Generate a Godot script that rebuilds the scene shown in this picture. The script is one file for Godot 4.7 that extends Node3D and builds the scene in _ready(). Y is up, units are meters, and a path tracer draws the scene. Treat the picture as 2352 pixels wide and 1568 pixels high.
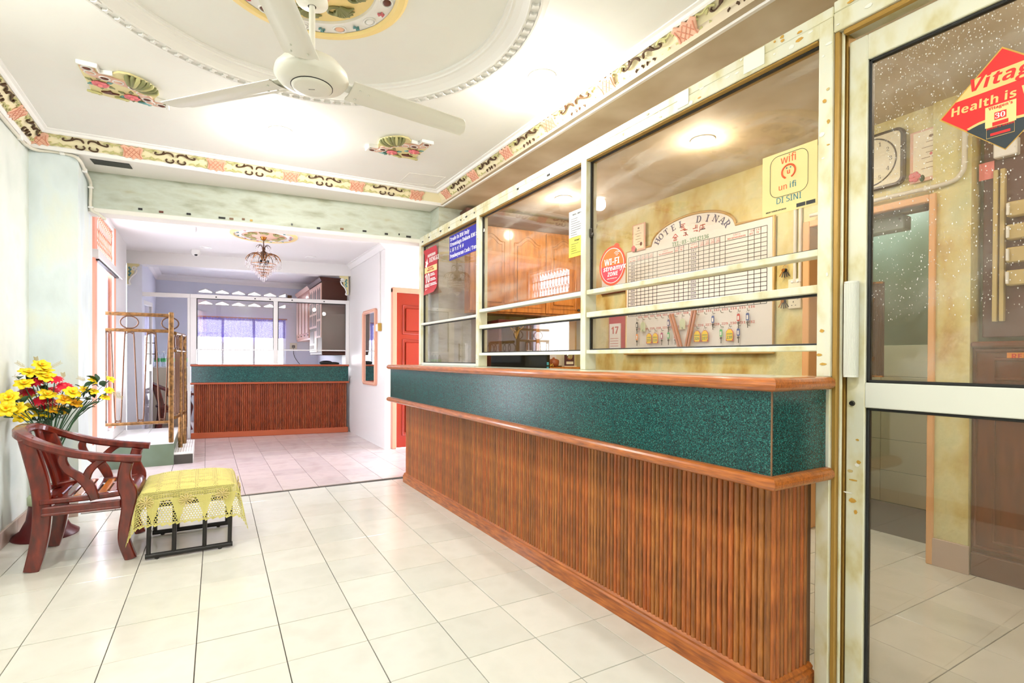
extends Node3D
# A hotel lobby with a reception counter behind glazed aluminium screens, a back hall and a pantry.

const SKEW := 0.1203   # the cross walls of the house run about seven degrees off square
const LOBBY := 1.3   # strength of each lobby downlight
const BACK := 0.1585   # the far partition runs about nine degrees off square
var rng := RandomNumberGenerator.new()
var M := {}
var fonts := {}
var meshes := {}

class MB:
	var st := SurfaceTool.new()
	var xf := Transform3D()
	func _init():
		st.begin(Mesh.PRIMITIVE_TRIANGLES)
	func v(p: Vector3, n: Vector3, uv: Vector2):
		st.set_normal((xf.basis * n).normalized())
		st.set_uv(uv)
		st.add_vertex(xf * p)
	func tri(a: Vector3, b: Vector3, c: Vector3):
		var n := (b - a).cross(c - a)
		v(a, n, Vector2(0, 0)); v(c, n, Vector2(0.5, 1)); v(b, n, Vector2(1, 0))
	func tris(a, b, c, na, nb, nc, ua := Vector2.ZERO, ub := Vector2.ZERO, uc := Vector2.ZERO):
		v(a, na, ua); v(c, nc, uc); v(b, nb, ub)
	func quad(a: Vector3, b: Vector3, c: Vector3, d: Vector3):
		var n := (b - a).cross(c - a)
		if n.length_squared() < 1e-14:
			n = (c - a).cross(d - a)
		v(a, n, Vector2(0, 1)); v(c, n, Vector2(1, 0)); v(b, n, Vector2(1, 1))
		v(a, n, Vector2(0, 1)); v(d, n, Vector2(0, 0)); v(c, n, Vector2(1, 0))
	func qo(a: Vector3, b: Vector3, c: Vector3, d: Vector3, out: Vector3):
		if (b - a).cross(c - a).dot(out) < 0.0:
			quad(d, c, b, a)
		else:
			quad(a, b, c, d)
	func smooth(a, b, c, d, na, nb, nc, nd, ua := Vector2.ZERO, ub := Vector2.ZERO, uc := Vector2.ZERO, ud := Vector2.ZERO):
		tris(a, b, c, na, nb, nc, ua, ub, uc)
		tris(a, c, d, na, nc, nd, ua, uc, ud)
	func box(a: Vector3, b: Vector3):
		cbox((a + b) / 2.0, (b - a).abs(), 0.0)
	func cbox(c: Vector3, s: Vector3, r := 0.003):
		var h := s / 2.0
		r = minf(r, minf(h.x, minf(h.y, h.z)) * 0.8)
		var P := func(s3: Vector3, ax: int) -> Vector3:
			var q := Vector3(h.x - r, h.y - r, h.z - r)
			q[ax] = h[ax]
			return c + q * s3
		for ax in 3:
			var i := (ax + 1) % 3
			var j := (ax + 2) % 3
			for s0 in [-1.0, 1.0]:
				var k := []
				for e in [[-1, -1], [1, -1], [1, 1], [-1, 1]]:
					var w := Vector3.ZERO
					w[ax] = s0; w[i] = e[0]; w[j] = e[1]
					k.append(P.call(w, ax))
				var out := Vector3.ZERO
				out[ax] = s0
				if s0 > 0: quad(k[0], k[1], k[2], k[3])
				else: quad(k[1], k[0], k[3], k[2])
		if r <= 0.0:
			return
		for ax in 3:
			var i := (ax + 1) % 3
			var j := (ax + 2) % 3
			for si in [-1.0, 1.0]:
				for sj in [-1.0, 1.0]:
					var w1 := Vector3.ZERO
					w1[i] = si; w1[j] = sj; w1[ax] = -1.0
					var w2 := w1
					w2[ax] = 1.0
					var o := w1
					o[ax] = 0.0
					qo(P.call(w1, i), P.call(w2, i), P.call(w2, j), P.call(w1, j), o)
		for sx in [-1.0, 1.0]:
			for sy in [-1.0, 1.0]:
				for sz in [-1.0, 1.0]:
					var w := Vector3(sx, sy, sz)
					var a: Vector3 = P.call(w, 0)
					var b: Vector3 = P.call(w, 1)
					var d: Vector3 = P.call(w, 2)
					if (b - a).cross(d - a).dot(w) < 0.0: tri(a, d, b)
					else: tri(a, b, d)
	# straight bar of rectangular section between two points
	func bar(a: Vector3, b: Vector3, w: float, h: float, up := Vector3.UP, r := 0.0):
		var z := (b - a).normalized()
		var x := up.cross(z).normalized()
		var y := z.cross(x)
		var keep := xf
		xf = xf * Transform3D(Basis(x, y, z), (a + b) / 2.0)
		cbox(Vector3.ZERO, Vector3(w, h, a.distance_to(b)), r)
		xf = keep
	func tube(p: Array, r, n := 8, closed := false, caps := true):
		var m := p.size()
		var rad := func(i): return r[i] if r is Array else r
		var t := []
		for i in m:
			var a: Vector3 = p[(i - 1 + m) % m] if closed else p[max(i - 1, 0)]
			var b: Vector3 = p[(i + 1) % m] if closed else p[min(i + 1, m - 1)]
			t.append((b - a).normalized())
		var u: Vector3 = t[0].cross(Vector3.UP)
		if u.length() < 0.1: u = t[0].cross(Vector3.RIGHT)
		u = u.normalized()
		var ring := []
		for i in m:
			u = (u - t[i] * u.dot(t[i])).normalized()
			var w: Vector3 = t[i].cross(u)
			var q := []
			for k in n:
				var an := TAU * k / n
				q.append(u * cos(an) + w * sin(an))
			ring.append(q)
		for i in (m if closed else m - 1):
			var j := (i + 1) % m
			for k in n:
				var l := (k + 1) % n
				var n0: Vector3 = ring[i][k]; var n1: Vector3 = ring[i][l]; var n2: Vector3 = ring[j][l]; var n3: Vector3 = ring[j][k]
				smooth(p[i] + n0 * rad.call(i), p[i] + n1 * rad.call(i), p[j] + n2 * rad.call(j), p[j] + n3 * rad.call(j), n0, n1, n2, n3)
		if caps and not closed:
			for k in n:
				var l := (k + 1) % n
				tri(p[0], p[0] + ring[0][l] * rad.call(0), p[0] + ring[0][k] * rad.call(0))
				tri(p[m - 1], p[m - 1] + ring[m - 1][k] * rad.call(m - 1), p[m - 1] + ring[m - 1][l] * rad.call(m - 1))
	# profile of (radius, height) turned round the y axis at c; order from top to bottom or bottom to top, flat between corners unless soft
	func lathe(prof: Array, c := Vector3.ZERO, n := 24, soft := false):
		var m := prof.size()
		var nr := []
		for i in m - 1:
			var d: Vector2 = prof[i + 1] - prof[i]
			nr.append(Vector2(d.y, -d.x).normalized())
		var sg := 1.0
		var area := 0.0
		for i in m - 1: area += (prof[i + 1].y - prof[i].y) * (prof[i].x + prof[i + 1].x)
		if area < 0.0: sg = -1.0
		for i in m - 1:
			var na: Vector2 = nr[i]
			var nb: Vector2 = nr[i]
			if soft:
				na = (nr[max(i - 1, 0)] + nr[i]).normalized()
				nb = (nr[min(i + 1, m - 2)] + nr[i]).normalized()
			na *= sg; nb *= sg
			for k in n:
				var a0 := TAU * k / n
				var a1 := TAU * (k + 1) / n
				var e0 := Vector3(cos(a0), 0, sin(a0))
				var e1 := Vector3(cos(a1), 0, sin(a1))
				var y := Vector3.UP
				var p0 = c + e0 * prof[i].x + y * prof[i].y
				var p1 = c + e1 * prof[i].x + y * prof[i].y
				var p2 = c + e1 * prof[i + 1].x + y * prof[i + 1].y
				var p3 = c + e0 * prof[i + 1].x + y * prof[i + 1].y
				var f := [p0, p3, p2, p1, e0 * na.x + y * na.y, e0 * nb.x + y * nb.y, e1 * nb.x + y * nb.y, e1 * na.x + y * na.y]
				if sg > 0: smooth(f[0], f[1], f[2], f[3], f[4], f[5], f[6], f[7], Vector2(float(k) / n, 0), Vector2(float(k) / n, 1), Vector2(float(k + 1) / n, 1), Vector2(float(k + 1) / n, 0))
				else: smooth(f[3], f[2], f[1], f[0], f[7], f[6], f[5], f[4])
	# polygon in the xy plane pushed from z0 to z1, its rims chamfered by r
	func prism(poly: PackedVector2Array, z0: float, z1: float, r := 0.0, soft := false):
		var p := poly.duplicate()
		var m := p.size()
		var ar := 0.0
		for i in m: ar += p[i].cross(p[(i + 1) % m])
		if ar < 0.0: p.reverse()
		var nn := []
		for i in m:
			var d0 := (p[i] - p[(i - 1 + m) % m]).normalized()
			var d1 := (p[(i + 1) % m] - p[i]).normalized()
			var q := (d0 + d1).normalized()
			nn.append(Vector2(q.y, -q.x))
		var inn := PackedVector2Array()
		for i in m: inn.append(p[i] - nn[i] * r)
		var ix := Geometry2D.triangulate_polygon(inn)
		for k in range(0, ix.size(), 3):
			var a := inn[ix[k]]; var b := inn[ix[k + 1]]; var c := inn[ix[k + 2]]
			if (b - a).cross(c - a) < 0.0:
				var tmp := b
				b = c; c = tmp
			tri(Vector3(a.x, a.y, z1), Vector3(b.x, b.y, z1), Vector3(c.x, c.y, z1))
			tri(Vector3(a.x, a.y, z0), Vector3(c.x, c.y, z0), Vector3(b.x, b.y, z0))
		for i in m:
			var j := (i + 1) % m
			var a := p[i]; var b := p[j]
			var f := (b - a).normalized()
			var fl := Vector3(f.y, -f.x, 0)
			var na := Vector3(nn[i].x, nn[i].y, 0) if soft else fl
			var nb := Vector3(nn[j].x, nn[j].y, 0) if soft else fl
			smooth(Vector3(a.x, a.y, z0 + r), Vector3(b.x, b.y, z0 + r), Vector3(b.x, b.y, z1 - r), Vector3(a.x, a.y, z1 - r), na, nb, nb, na)
			if r > 0.0:
				var ia := inn[i]; var ib := inn[j]
				quad(Vector3(a.x, a.y, z1 - r), Vector3(b.x, b.y, z1 - r), Vector3(ib.x, ib.y, z1), Vector3(ia.x, ia.y, z1))
				quad(Vector3(b.x, b.y, z0 + r), Vector3(a.x, a.y, z0 + r), Vector3(ia.x, ia.y, z0), Vector3(ib.x, ib.y, z0))
	# closed profile (right, up) carried along level points with mitred corners
	func moulding(prof: Array, pts: Array, closed := false):
		var m := pts.size()
		var ring := []
		for i in m:
			var d0: Vector3 = (pts[i] - pts[(i - 1 + m) % m]).normalized() if closed or i > 0 else (pts[1] - pts[0]).normalized()
			var d1: Vector3 = (pts[(i + 1) % m] - pts[i]).normalized() if closed or i < m - 1 else d0
			var r0 := d0.cross(Vector3.UP)
			var r1 := d1.cross(Vector3.UP)
			var s := (r0 + r1).normalized()
			s = s / maxf(0.2, s.dot(r0))
			var q := []
			for e in prof: q.append(pts[i] + s * e.x + Vector3.UP * e.y)
			ring.append(q)
		var k := prof.size()
		var ar := 0.0
		for e in k: ar += prof[e].cross(prof[(e + 1) % k])
		for i in (m if closed else m - 1):
			var j := (i + 1) % m
			for e in k:
				var g := (e + 1) % k
				if ar > 0.0: quad(ring[i][e], ring[i][g], ring[j][g], ring[j][e])
				else: quad(ring[i][g], ring[i][e], ring[j][e], ring[j][g])
		if not closed:
			var ix := Geometry2D.triangulate_polygon(PackedVector2Array(prof))
			for t in range(0, ix.size(), 3):
				tri(ring[0][ix[t]], ring[0][ix[t + 1]], ring[0][ix[t + 2]])
				tri(ring[m - 1][ix[t]], ring[m - 1][ix[t + 2]], ring[m - 1][ix[t + 1]])
	# a grid of points as a smooth sheet; g[row][column]
	func sheet(g: Array, two := true):
		var R := g.size()
		var K: int = g[0].size()
		var nn := []
		for i in R:
			var row := []
			for j in K:
				var dx: Vector3 = g[i][min(j + 1, K - 1)] - g[i][max(j - 1, 0)]
				var dy: Vector3 = g[min(i + 1, R - 1)][j] - g[max(i - 1, 0)][j]
				var n := dy.cross(dx)
				row.append(n.normalized() if n.length() > 1e-12 else Vector3.UP)
			nn.append(row)
		for i in R - 1:
			for j in K - 1:
				var u0 := Vector2(float(j) / (K - 1), float(i) / (R - 1))
				var u1 := Vector2(float(j + 1) / (K - 1), float(i) / (R - 1))
				var u2 := Vector2(float(j + 1) / (K - 1), float(i + 1) / (R - 1))
				var u3 := Vector2(float(j) / (K - 1), float(i + 1) / (R - 1))
				smooth(g[i][j], g[i + 1][j], g[i + 1][j + 1], g[i][j + 1], nn[i][j], nn[i + 1][j], nn[i + 1][j + 1], nn[i][j + 1], u0, u3, u2, u1)
	func ball(c: Vector3, r: Vector3, n := 10, m := 6):
		for i in m:
			for k in n:
				var q := []
				for e in [[i, k], [i, k + 1], [i + 1, k + 1], [i + 1, k]]:
					var th = PI * e[0] / m
					var ph = TAU * e[1] / n
					q.append(Vector3(sin(th) * cos(ph), cos(th), sin(th) * sin(ph)))
				smooth(c + q[0] * r, c + q[1] * r, c + q[2] * r, c + q[3] * r, q[0] / r, q[1] / r, q[2] / r, q[3] / r)

func cr(pts: Array, k := 6) -> Array:   # a smooth line through points (2D or 3D)
	var out := []
	var m := pts.size()
	for i in m - 1:
		var a = pts[max(i - 1, 0)]
		var d = pts[min(i + 2, m - 1)]
		for s in k:
			out.append(pts[i].cubic_interpolate(pts[i + 1], a, d, float(s) / k))
	out.append(pts[m - 1])
	return out

func stroke(pts: Array, w) -> PackedVector2Array:   # outline of a line with width
	var l := PackedVector2Array()
	var r := PackedVector2Array()
	var m := pts.size()
	for i in m:
		var d: Vector2 = (pts[min(i + 1, m - 1)] - pts[max(i - 1, 0)]).normalized()
		var n := Vector2(-d.y, d.x)
		var h: float = (w[0] + (w[1] - w[0]) * i / (m - 1.0) if w.size() == 2 else w[i]) / 2.0 if w is Array else w / 2.0
		l.append(pts[i] + n * h)
		r.append(pts[i] - n * h)
	r.reverse()
	l.append_array(r)
	return l

func rrect(w: float, h: float, r: float, k := 4, c := Vector2.ZERO) -> PackedVector2Array:
	var p := PackedVector2Array()
	for q in 4:
		var o := Vector2((w / 2 - r) * [1, -1, -1, 1][q], (h / 2 - r) * [1, 1, -1, -1][q])
		for i in k + 1:
			var a := PI / 2 * (q + float(i) / k)
			p.append(c + o + Vector2(cos(a), sin(a)) * r)
	return p

func disc(r: float, n := 24, c := Vector2.ZERO, ry := -1.0) -> PackedVector2Array:
	var p := PackedVector2Array()
	for i in n: p.append(c + Vector2(cos(TAU * i / n) * r, sin(TAU * i / n) * (ry if ry > 0 else r)))
	return p

func numbered(n: String, parent: Node) -> String:
	if not parent.has_node(NodePath(n)): return n
	var key := str(parent.get_instance_id()) + n
	var k: int = meshes.get(key, 0) + 1
	while parent.has_node(NodePath("%s_%03d" % [n, k])): k += 1
	meshes[key] = k
	return "%s_%03d" % [n, k]

func tag(o: Node, label := "", category := "", group := "", kind := ""):
	if label: o.set_meta("label", label)
	if category: o.set_meta("category", category)
	if group: o.set_meta("group", group)
	if kind: o.set_meta("kind", kind)
	return o

func thing(called: String, label: String, category: String, at := Vector3.ZERO, turn := 0.0, group := "") -> Node3D:
	var o := Node3D.new()
	o.name = numbered(called, self)
	o.position = at
	o.rotation.y = turn
	add_child(o, true)
	return tag(o, label, category, group)

func place(called: String, at := Vector3.ZERO, turn := 0.0) -> Node3D:   # a piece of the setting made of parts
	var o := Node3D.new()
	o.name = numbered(called, self)
	o.position = at
	o.rotation.y = turn
	add_child(o, true)
	return tag(o, "", "", "", "structure")

func put(called: String, mesh: Mesh, mat: Material, parent: Node = null) -> MeshInstance3D:
	var p: Node = parent if parent else self
	var o := MeshInstance3D.new()
	o.name = numbered(called, p)
	o.mesh = mesh
	o.material_override = mat
	p.add_child(o, true)
	return o

func part(called: String, mb: MB, mat: Material, parent: Node = null) -> MeshInstance3D:
	return put(called, mb.st.commit(), mat, parent)

# a shape given in world coordinates, stored about its parent's own origin
func wpart(called: String, mb: MB, mat: Material, parent: Node) -> MeshInstance3D:
	var inv: Transform3D = Transform3D()
	var q: Node = parent
	while q is Node3D and q != self:
		inv = q.transform * inv
		q = q.get_parent()
	var st := SurfaceTool.new()
	st.append_from(mb.st.commit(), 0, inv.affine_inverse())
	return put(called, st.commit(), mat, parent)

func struct(called: String, mb: MB, mat: Material) -> MeshInstance3D:
	return tag(part(called, mb, mat), "", "", "", "structure")

func solid(called: String, a: Vector3, b: Vector3, mat: Material) -> MeshInstance3D:
	var m := MB.new()
	m.box(a, b)
	return struct(called, m, mat)

func clear(o: Node3D, label := "", group := "") -> Node3D:   # a copy under the next number
	var c: Node3D = o.duplicate()
	c.name = numbered(str(o.name).get_slice("_0", 0), self)
	add_child(c, true)
	if label: c.set_meta("label", label)
	if group: c.set_meta("group", group)
	return c

# raised lettering: h is the capital height, o the left end of the base line (or its middle)
func text(mb: MB, s: String, h: float, o: Vector3, right: Vector3, up: Vector3, face := "bold", mid := false, stretch := 1.0, depth := 0.0008, slant := 0.0):
	var t := TextMesh.new()
	t.text = s
	t.font = fonts[face]
	t.font_size = 40
	t.pixel_size = h / 40.0 / 0.72
	t.depth = depth
	t.curve_step = 6.0
	t.horizontal_alignment = HORIZONTAL_ALIGNMENT_CENTER if mid else HORIZONTAL_ALIGNMENT_LEFT
	t.vertical_alignment = VERTICAL_ALIGNMENT_BOTTOM
	var a := t.get_mesh_arrays()
	if a.is_empty() or a[Mesh.ARRAY_VERTEX] == null: return
	var vs: PackedVector3Array = a[Mesh.ARRAY_VERTEX]
	var low := 1e9
	for p in vs: low = minf(low, p.y)
	var desc := 0.0
	for ch in s:
		if ch in "gjpqy,": desc = -0.3 * h
	var n := right.cross(up)
	var B := Basis(right * stretch, up, n)
	var ix = a[Mesh.ARRAY_INDEX]
	var nr: PackedVector3Array = a[Mesh.ARRAY_NORMAL]
	var cnt: int = ix.size() if ix != null else vs.size()
	for i in cnt:
		var k: int = ix[i] if ix != null else i
		var p := vs[k]
		p.y += desc - low
		p.x += p.y * slant
		mb.v(o + B * p, B * nr[k], Vector2.ZERO)

# a written sign given as strokes on a ten by ten square, points as two digits
func glyph(mb: MB, code: String, h: float, o: Vector3, right: Vector3, up: Vector3, w := 0.09, depth := 0.0008):
	var n := right.cross(up)
	for s in code.split(" "):
		var pts := []
		for i in range(0, s.length() - 1, 2):
			pts.append(Vector2(s[i].to_int() / 9.0, s[i + 1].to_int() / 9.0))
		for i in pts.size() - 1:
			var a: Vector3 = o + right * pts[i].x * h + up * pts[i].y * h + n * depth / 2
			var b: Vector3 = o + right * pts[i + 1].x * h + up * pts[i + 1].y * h + n * depth / 2
			mb.bar(a, b + (b - a).normalized() * w * h * 0.4, w * h, depth, n)

func ntex(kind: int, freq: float, ramp: Array, seed_ := 1, size := 512, oct := 4, normal := 0.0) -> NoiseTexture2D:
	var f := FastNoiseLite.new()
	f.noise_type = kind
	f.frequency = freq
	f.seed = seed_
	f.fractal_octaves = oct
	if kind == FastNoiseLite.TYPE_CELLULAR:
		f.fractal_type = FastNoiseLite.FRACTAL_NONE
		f.cellular_return_type = FastNoiseLite.RETURN_CELL_VALUE
	var t := NoiseTexture2D.new()
	t.width = size
	t.height = size
	t.seamless = true
	t.noise = f
	if normal > 0.0:
		t.as_normal_map = true
		t.bump_strength = normal
	if ramp.size():
		var g := Gradient.new()
		g.offsets = PackedFloat32Array(ramp.map(func(e): return e[0]))
		g.colors = PackedColorArray(ramp.map(func(e): return e[1]))
		t.color_ramp = g
	return t

func mat(key: String, c: Color, rough := 0.6, o := {}) -> StandardMaterial3D:
	var m := StandardMaterial3D.new()
	m.resource_name = key
	m.albedo_color = c
	m.roughness = rough
	m.metallic = o.get("metal", 0.0)
	if o.has("tex"):
		m.albedo_texture = o.tex
		m.uv1_triplanar = o.get("tri", true)
		m.uv1_world_triplanar = o.get("world", true)
		m.uv1_scale = o.get("scale", Vector3.ONE)
		m.uv1_offset = o.get("offset", Vector3.ZERO)
	if o.has("coat"):
		m.clearcoat_enabled = true
		m.clearcoat = o.coat
		m.clearcoat_roughness = o.get("coat_rough", 0.08)
	if o.has("normal"):
		m.normal_enabled = true
		m.normal_texture = o.normal
		m.normal_scale = o.get("bump", 0.5)
		if not o.has("tex"):
			m.uv1_triplanar = true
			m.uv1_world_triplanar = true
			m.uv1_scale = o.get("scale", Vector3.ONE)
	if o.has("emit"):
		m.emission_enabled = true
		m.emission = o.emit
		m.emission_energy_multiplier = o.get("power", 1.0)
	if o.has("back"):
		m.backlight_enabled = true
		m.backlight = o.back
	if o.has("spec"): m.metallic_specular = o.spec
	M[key] = m
	return m

func C(r: int, g: int, b: int) -> Color:
	return Color8(r, g, b)

func materials():
	var S := FastNoiseLite.TYPE_SIMPLEX_SMOOTH
	var P := FastNoiseLite.TYPE_PERLIN
	var V := FastNoiseLite.TYPE_CELLULAR
	var fine := ntex(S, 0.05, [], 5, 512, 5, 3.0)
	var stain := ntex(S, 0.006, [[0.0, C(210, 218, 212)], [0.45, C(222, 229, 222)], [0.7, C(227, 232, 226)], [1.0, C(216, 222, 208)]], 3)
	mat("wall", Color.WHITE, 0.55, {"tex": stain, "scale": Vector3(0.6, 0.6, 0.6), "normal": fine, "bump": 0.15})
	var pil := ntex(S, 0.008, [[0.0, C(200, 212, 212)], [0.5, C(214, 226, 228)], [1.0, C(222, 226, 212)]], 8)
	mat("pillar", Color.WHITE, 0.5, {"tex": pil, "scale": Vector3(0.7, 0.35, 0.7), "normal": fine, "bump": 0.12})
	var bm := ntex(S, 0.01, [[0.0, C(150, 152, 130)], [0.32, C(182, 188, 172)], [0.55, C(194, 202, 190)], [0.8, C(188, 194, 178)], [1.0, C(176, 174, 146)]], 11, 512, 5)
	mat("beam", Color.WHITE, 0.6, {"tex": bm, "scale": Vector3(0.5, 1.6, 0.5), "normal": fine, "bump": 0.35})
	mat("hall_wall", C(236, 234, 232), 0.35)
	mat("kitchen_wall", C(222, 226, 240), 0.6)
	mat("kitchen_tile", C(222, 232, 242), 0.25)
	var ce := ntex(S, 0.004, [[0.0, C(232, 232, 226)], [0.5, C(238, 238, 233)], [1.0, C(235, 234, 229)]], 2)
	mat("ceiling", Color.WHITE, 0.7, {"tex": ce, "scale": Vector3(0.4, 0.4, 0.4)})
	mat("soffit", C(235, 232, 224), 0.65)
	mat("plaster", C(240, 239, 236), 0.5)
	mat("hall_ceiling", C(243, 241, 240), 0.7)
	var tl := ntex(S, 0.01, [[0.0, C(220, 220, 209)], [0.5, C(229, 229, 219)], [1.0, C(224, 224, 213)]], 21)
	for i in 3:
		mat("tile%d" % i, [Color(1, 1, 1), Color(0.985, 0.98, 0.975), Color(0.97, 0.975, 0.975)][i], 0.16, {"tex": tl, "scale": Vector3(0.7, 0.7, 0.7)})
	var th := ntex(S, 0.01, [[0.0, C(208, 192, 188)], [0.5, C(220, 206, 202)], [1.0, C(214, 200, 198)]], 22)
	for i in 3:
		mat("hall_tile%d" % i, [Color(1, 1, 1), Color(0.98, 0.975, 0.98), Color(0.96, 0.96, 0.965)][i], 0.2, {"tex": th, "scale": Vector3(0.7, 0.7, 0.7)})
	mat("grout", C(70, 66, 60), 0.9)
	mat("base_tile", C(190, 168, 156), 0.25)
	# woods
	var gr := ntex(P, 0.03, [[0.0, C(110, 64, 24)], [0.4, C(160, 98, 42)], [0.6, C(178, 112, 50)], [1.0, C(206, 140, 70)]], 31, 512, 4)
	for i in 6:
		mat("slat%d" % i, [C(255, 255, 255), C(226, 214, 196), C(255, 226, 204), C(214, 206, 190), C(244, 236, 214), C(255, 214, 182)][i], 0.42, {"tex": gr, "scale": Vector3(6.0, 0.7, 6.0), "coat": 0.25, "coat_rough": 0.3})
	mat("trim_wood", C(255, 226, 186), 0.28, {"tex": gr, "scale": Vector3(9.0, 9.0, 0.8), "coat": 0.5})
	mat("skirt_wood", C(255, 226, 180), 0.4, {"tex": gr, "scale": Vector3(5.0, 5.0, 0.6), "coat": 0.3})
	var bs := ntex(P, 0.03, [[0.0, C(96, 42, 18)], [0.5, C(146, 70, 34)], [1.0, C(178, 92, 48)]], 33, 512, 4)
	for i in 3:
		mat("far_slat%d" % i, [C(255, 255, 255), C(232, 208, 190), C(255, 226, 200)][i], 0.4, {"tex": bs, "scale": Vector3(6.0, 0.7, 6.0)})
	mat("far_trim", C(176, 84, 46), 0.35, {"coat": 0.3})
	var ch := ntex(P, 0.02, [[0.0, C(62, 9, 4)], [0.5, C(98, 19, 8)], [1.0, C(134, 38, 13)]], 35, 512, 4)
	mat("chair", Color.WHITE, 0.3, {"tex": ch, "scale": Vector3(3.0, 1.0, 3.0), "coat": 0.8, "coat_rough": 0.06, "world": false})
	mat("chair_worn", C(206, 120, 40), 0.25, {"coat": 0.6})
	var cb := ntex(P, 0.02, [[0.0, C(150, 84, 26)], [0.5, C(196, 120, 46)], [1.0, C(216, 144, 66)]], 37, 512, 4)
	mat("cabinet", Color.WHITE, 0.35, {"tex": cb, "scale": Vector3(2.5, 0.5, 2.5), "coat": 0.4})
	mat("cabinet_dark", C(92, 54, 44), 0.4)
	mat("brown", C(112, 56, 26), 0.45, {"tex": ntex(P, 0.02, [[0.0, C(170, 120, 90)], [1.0, C(255, 240, 220)]], 39), "scale": Vector3(3.0, 0.4, 3.0)})
	mat("pantry_brown", C(76, 34, 20), 0.5)
	mat("fan", C(232, 231, 220), 0.4)
	mat("pink_cab", C(206, 130, 104), 0.3, {"coat": 0.4})
	mat("pink_cab_light", C(232, 190, 174), 0.35)
	mat("maroon", C(88, 22, 24), 0.35)
	mat("door_red", C(158, 28, 0), 0.35, {"coat": 0.3})
	mat("door_pink", C(240, 164, 136), 0.5)
	mat("rose_wood", C(222, 160, 136), 0.4, {"coat": 0.3})
	mat("stick", C(176, 96, 18), 0.35, {"coat": 0.5})
	# counter laminate
	var sp := ntex(V, 0.14, [[0.0, C(4, 18, 20)], [0.25, C(10, 44, 46)], [0.5, C(16, 72, 72)], [0.8, C(22, 88, 86)], [0.93, C(40, 118, 110)], [1.0, C(80, 150, 138)]], 41, 1024)
	mat("laminate", Color.WHITE, 0.24, {"tex": sp, "scale": Vector3(3.4, 3.4, 3.4)})
	mat("far_laminate", C(255, 255, 255), 0.25, {"tex": sp, "scale": Vector3(2.2, 2.2, 2.2)})
	mat("counter_top", C(214, 220, 206), 0.15)
	# aluminium with old tape stains
	var al := ntex(S, 0.012, [[0.0, C(196, 184, 128)], [0.3, C(214, 210, 176)], [0.55, C(222, 221, 200)], [1.0, C(220, 221, 206)]], 51, 512, 5)
	mat("alu", Color.WHITE, 0.38, {"tex": al, "scale": Vector3(1.4, 0.8, 1.4), "metal": 0.1})
	mat("alu_clean", C(222, 224, 214), 0.32, {"metal": 0.15})
	mat("alu_gold", C(170, 134, 64), 0.35, {"metal": 0.3})
	mat("gasket", C(14, 16, 18), 0.5)
	mat("glass", Color(1, 1, 1, 0.03), 0.0).transparency = BaseMaterial3D.TRANSPARENCY_ALPHA
	mat("glass_tan", Color8(128, 100, 60, 34), 0.0).transparency = BaseMaterial3D.TRANSPARENCY_ALPHA
	mat("glass_rose", Color8(140, 112, 116, 26), 0.0).transparency = BaseMaterial3D.TRANSPARENCY_ALPHA
	mat("mirror", C(225, 230, 235), 0.02, {"metal": 1.0})
	mat("chrome", C(210, 210, 205), 0.15, {"metal": 1.0})
	mat("steel_dark", C(70, 66, 62), 0.35, {"metal": 0.8})
	mat("black", C(16, 15, 15), 0.45)
	mat("black_gloss", C(6, 6, 7), 0.12)
	mat("iron", C(24, 22, 22), 0.45)
	var rb := ntex(S, 0.02, [[0.0, C(72, 48, 24)], [0.5, C(128, 92, 50)], [1.0, C(160, 118, 70)]], 53)
	mat("bronze", Color.WHITE, 0.32, {"tex": rb, "scale": Vector3(2, 2, 2), "metal": 0.45})
	mat("bronze_thin", C(96, 66, 48), 0.35, {"metal": 0.4})
	mat("brass", C(176, 112, 44), 0.25, {"metal": 0.8})
	# office
	var ow := ntex(S, 0.006, [[0.0, C(184, 144, 70)], [0.3, C(210, 192, 122)], [0.55, C(220, 212, 156)], [1.0, C(196, 204, 160)]], 61, 512, 5)
	mat("office_wall", Color.WHITE, 0.6, {"tex": ow, "scale": Vector3(0.9, 0.5, 0.9), "normal": fine, "bump": 0.25})
	mat("office_ceiling", C(226, 217, 200), 0.7, {"tex": ntex(S, 0.006, [[0.0, C(222, 210, 190)], [1.0, C(255, 252, 246)]], 62), "scale": Vector3(0.6, 0.6, 0.6)})
	mat("green_paint", C(120, 140, 126), 0.4, {"tex": ntex(S, 0.006, [[0.0, C(190, 190, 160)], [1.0, C(255, 255, 255)]], 63), "scale": Vector3(0.5, 0.5, 0.5)})
	mat("frame_orange", C(226, 170, 112), 0.45)
	mat("board", C(232, 230, 224), 0.35)
	mat("board_frame", C(196, 160, 96), 0.35, {"metal": 0.3})
	mat("white", C(240, 240, 236), 0.4)
	mat("cream", C(228, 222, 196), 0.45)
	mat("paper", C(238, 230, 206), 0.6)
	mat("conduit", C(222, 218, 204), 0.4)
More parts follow.
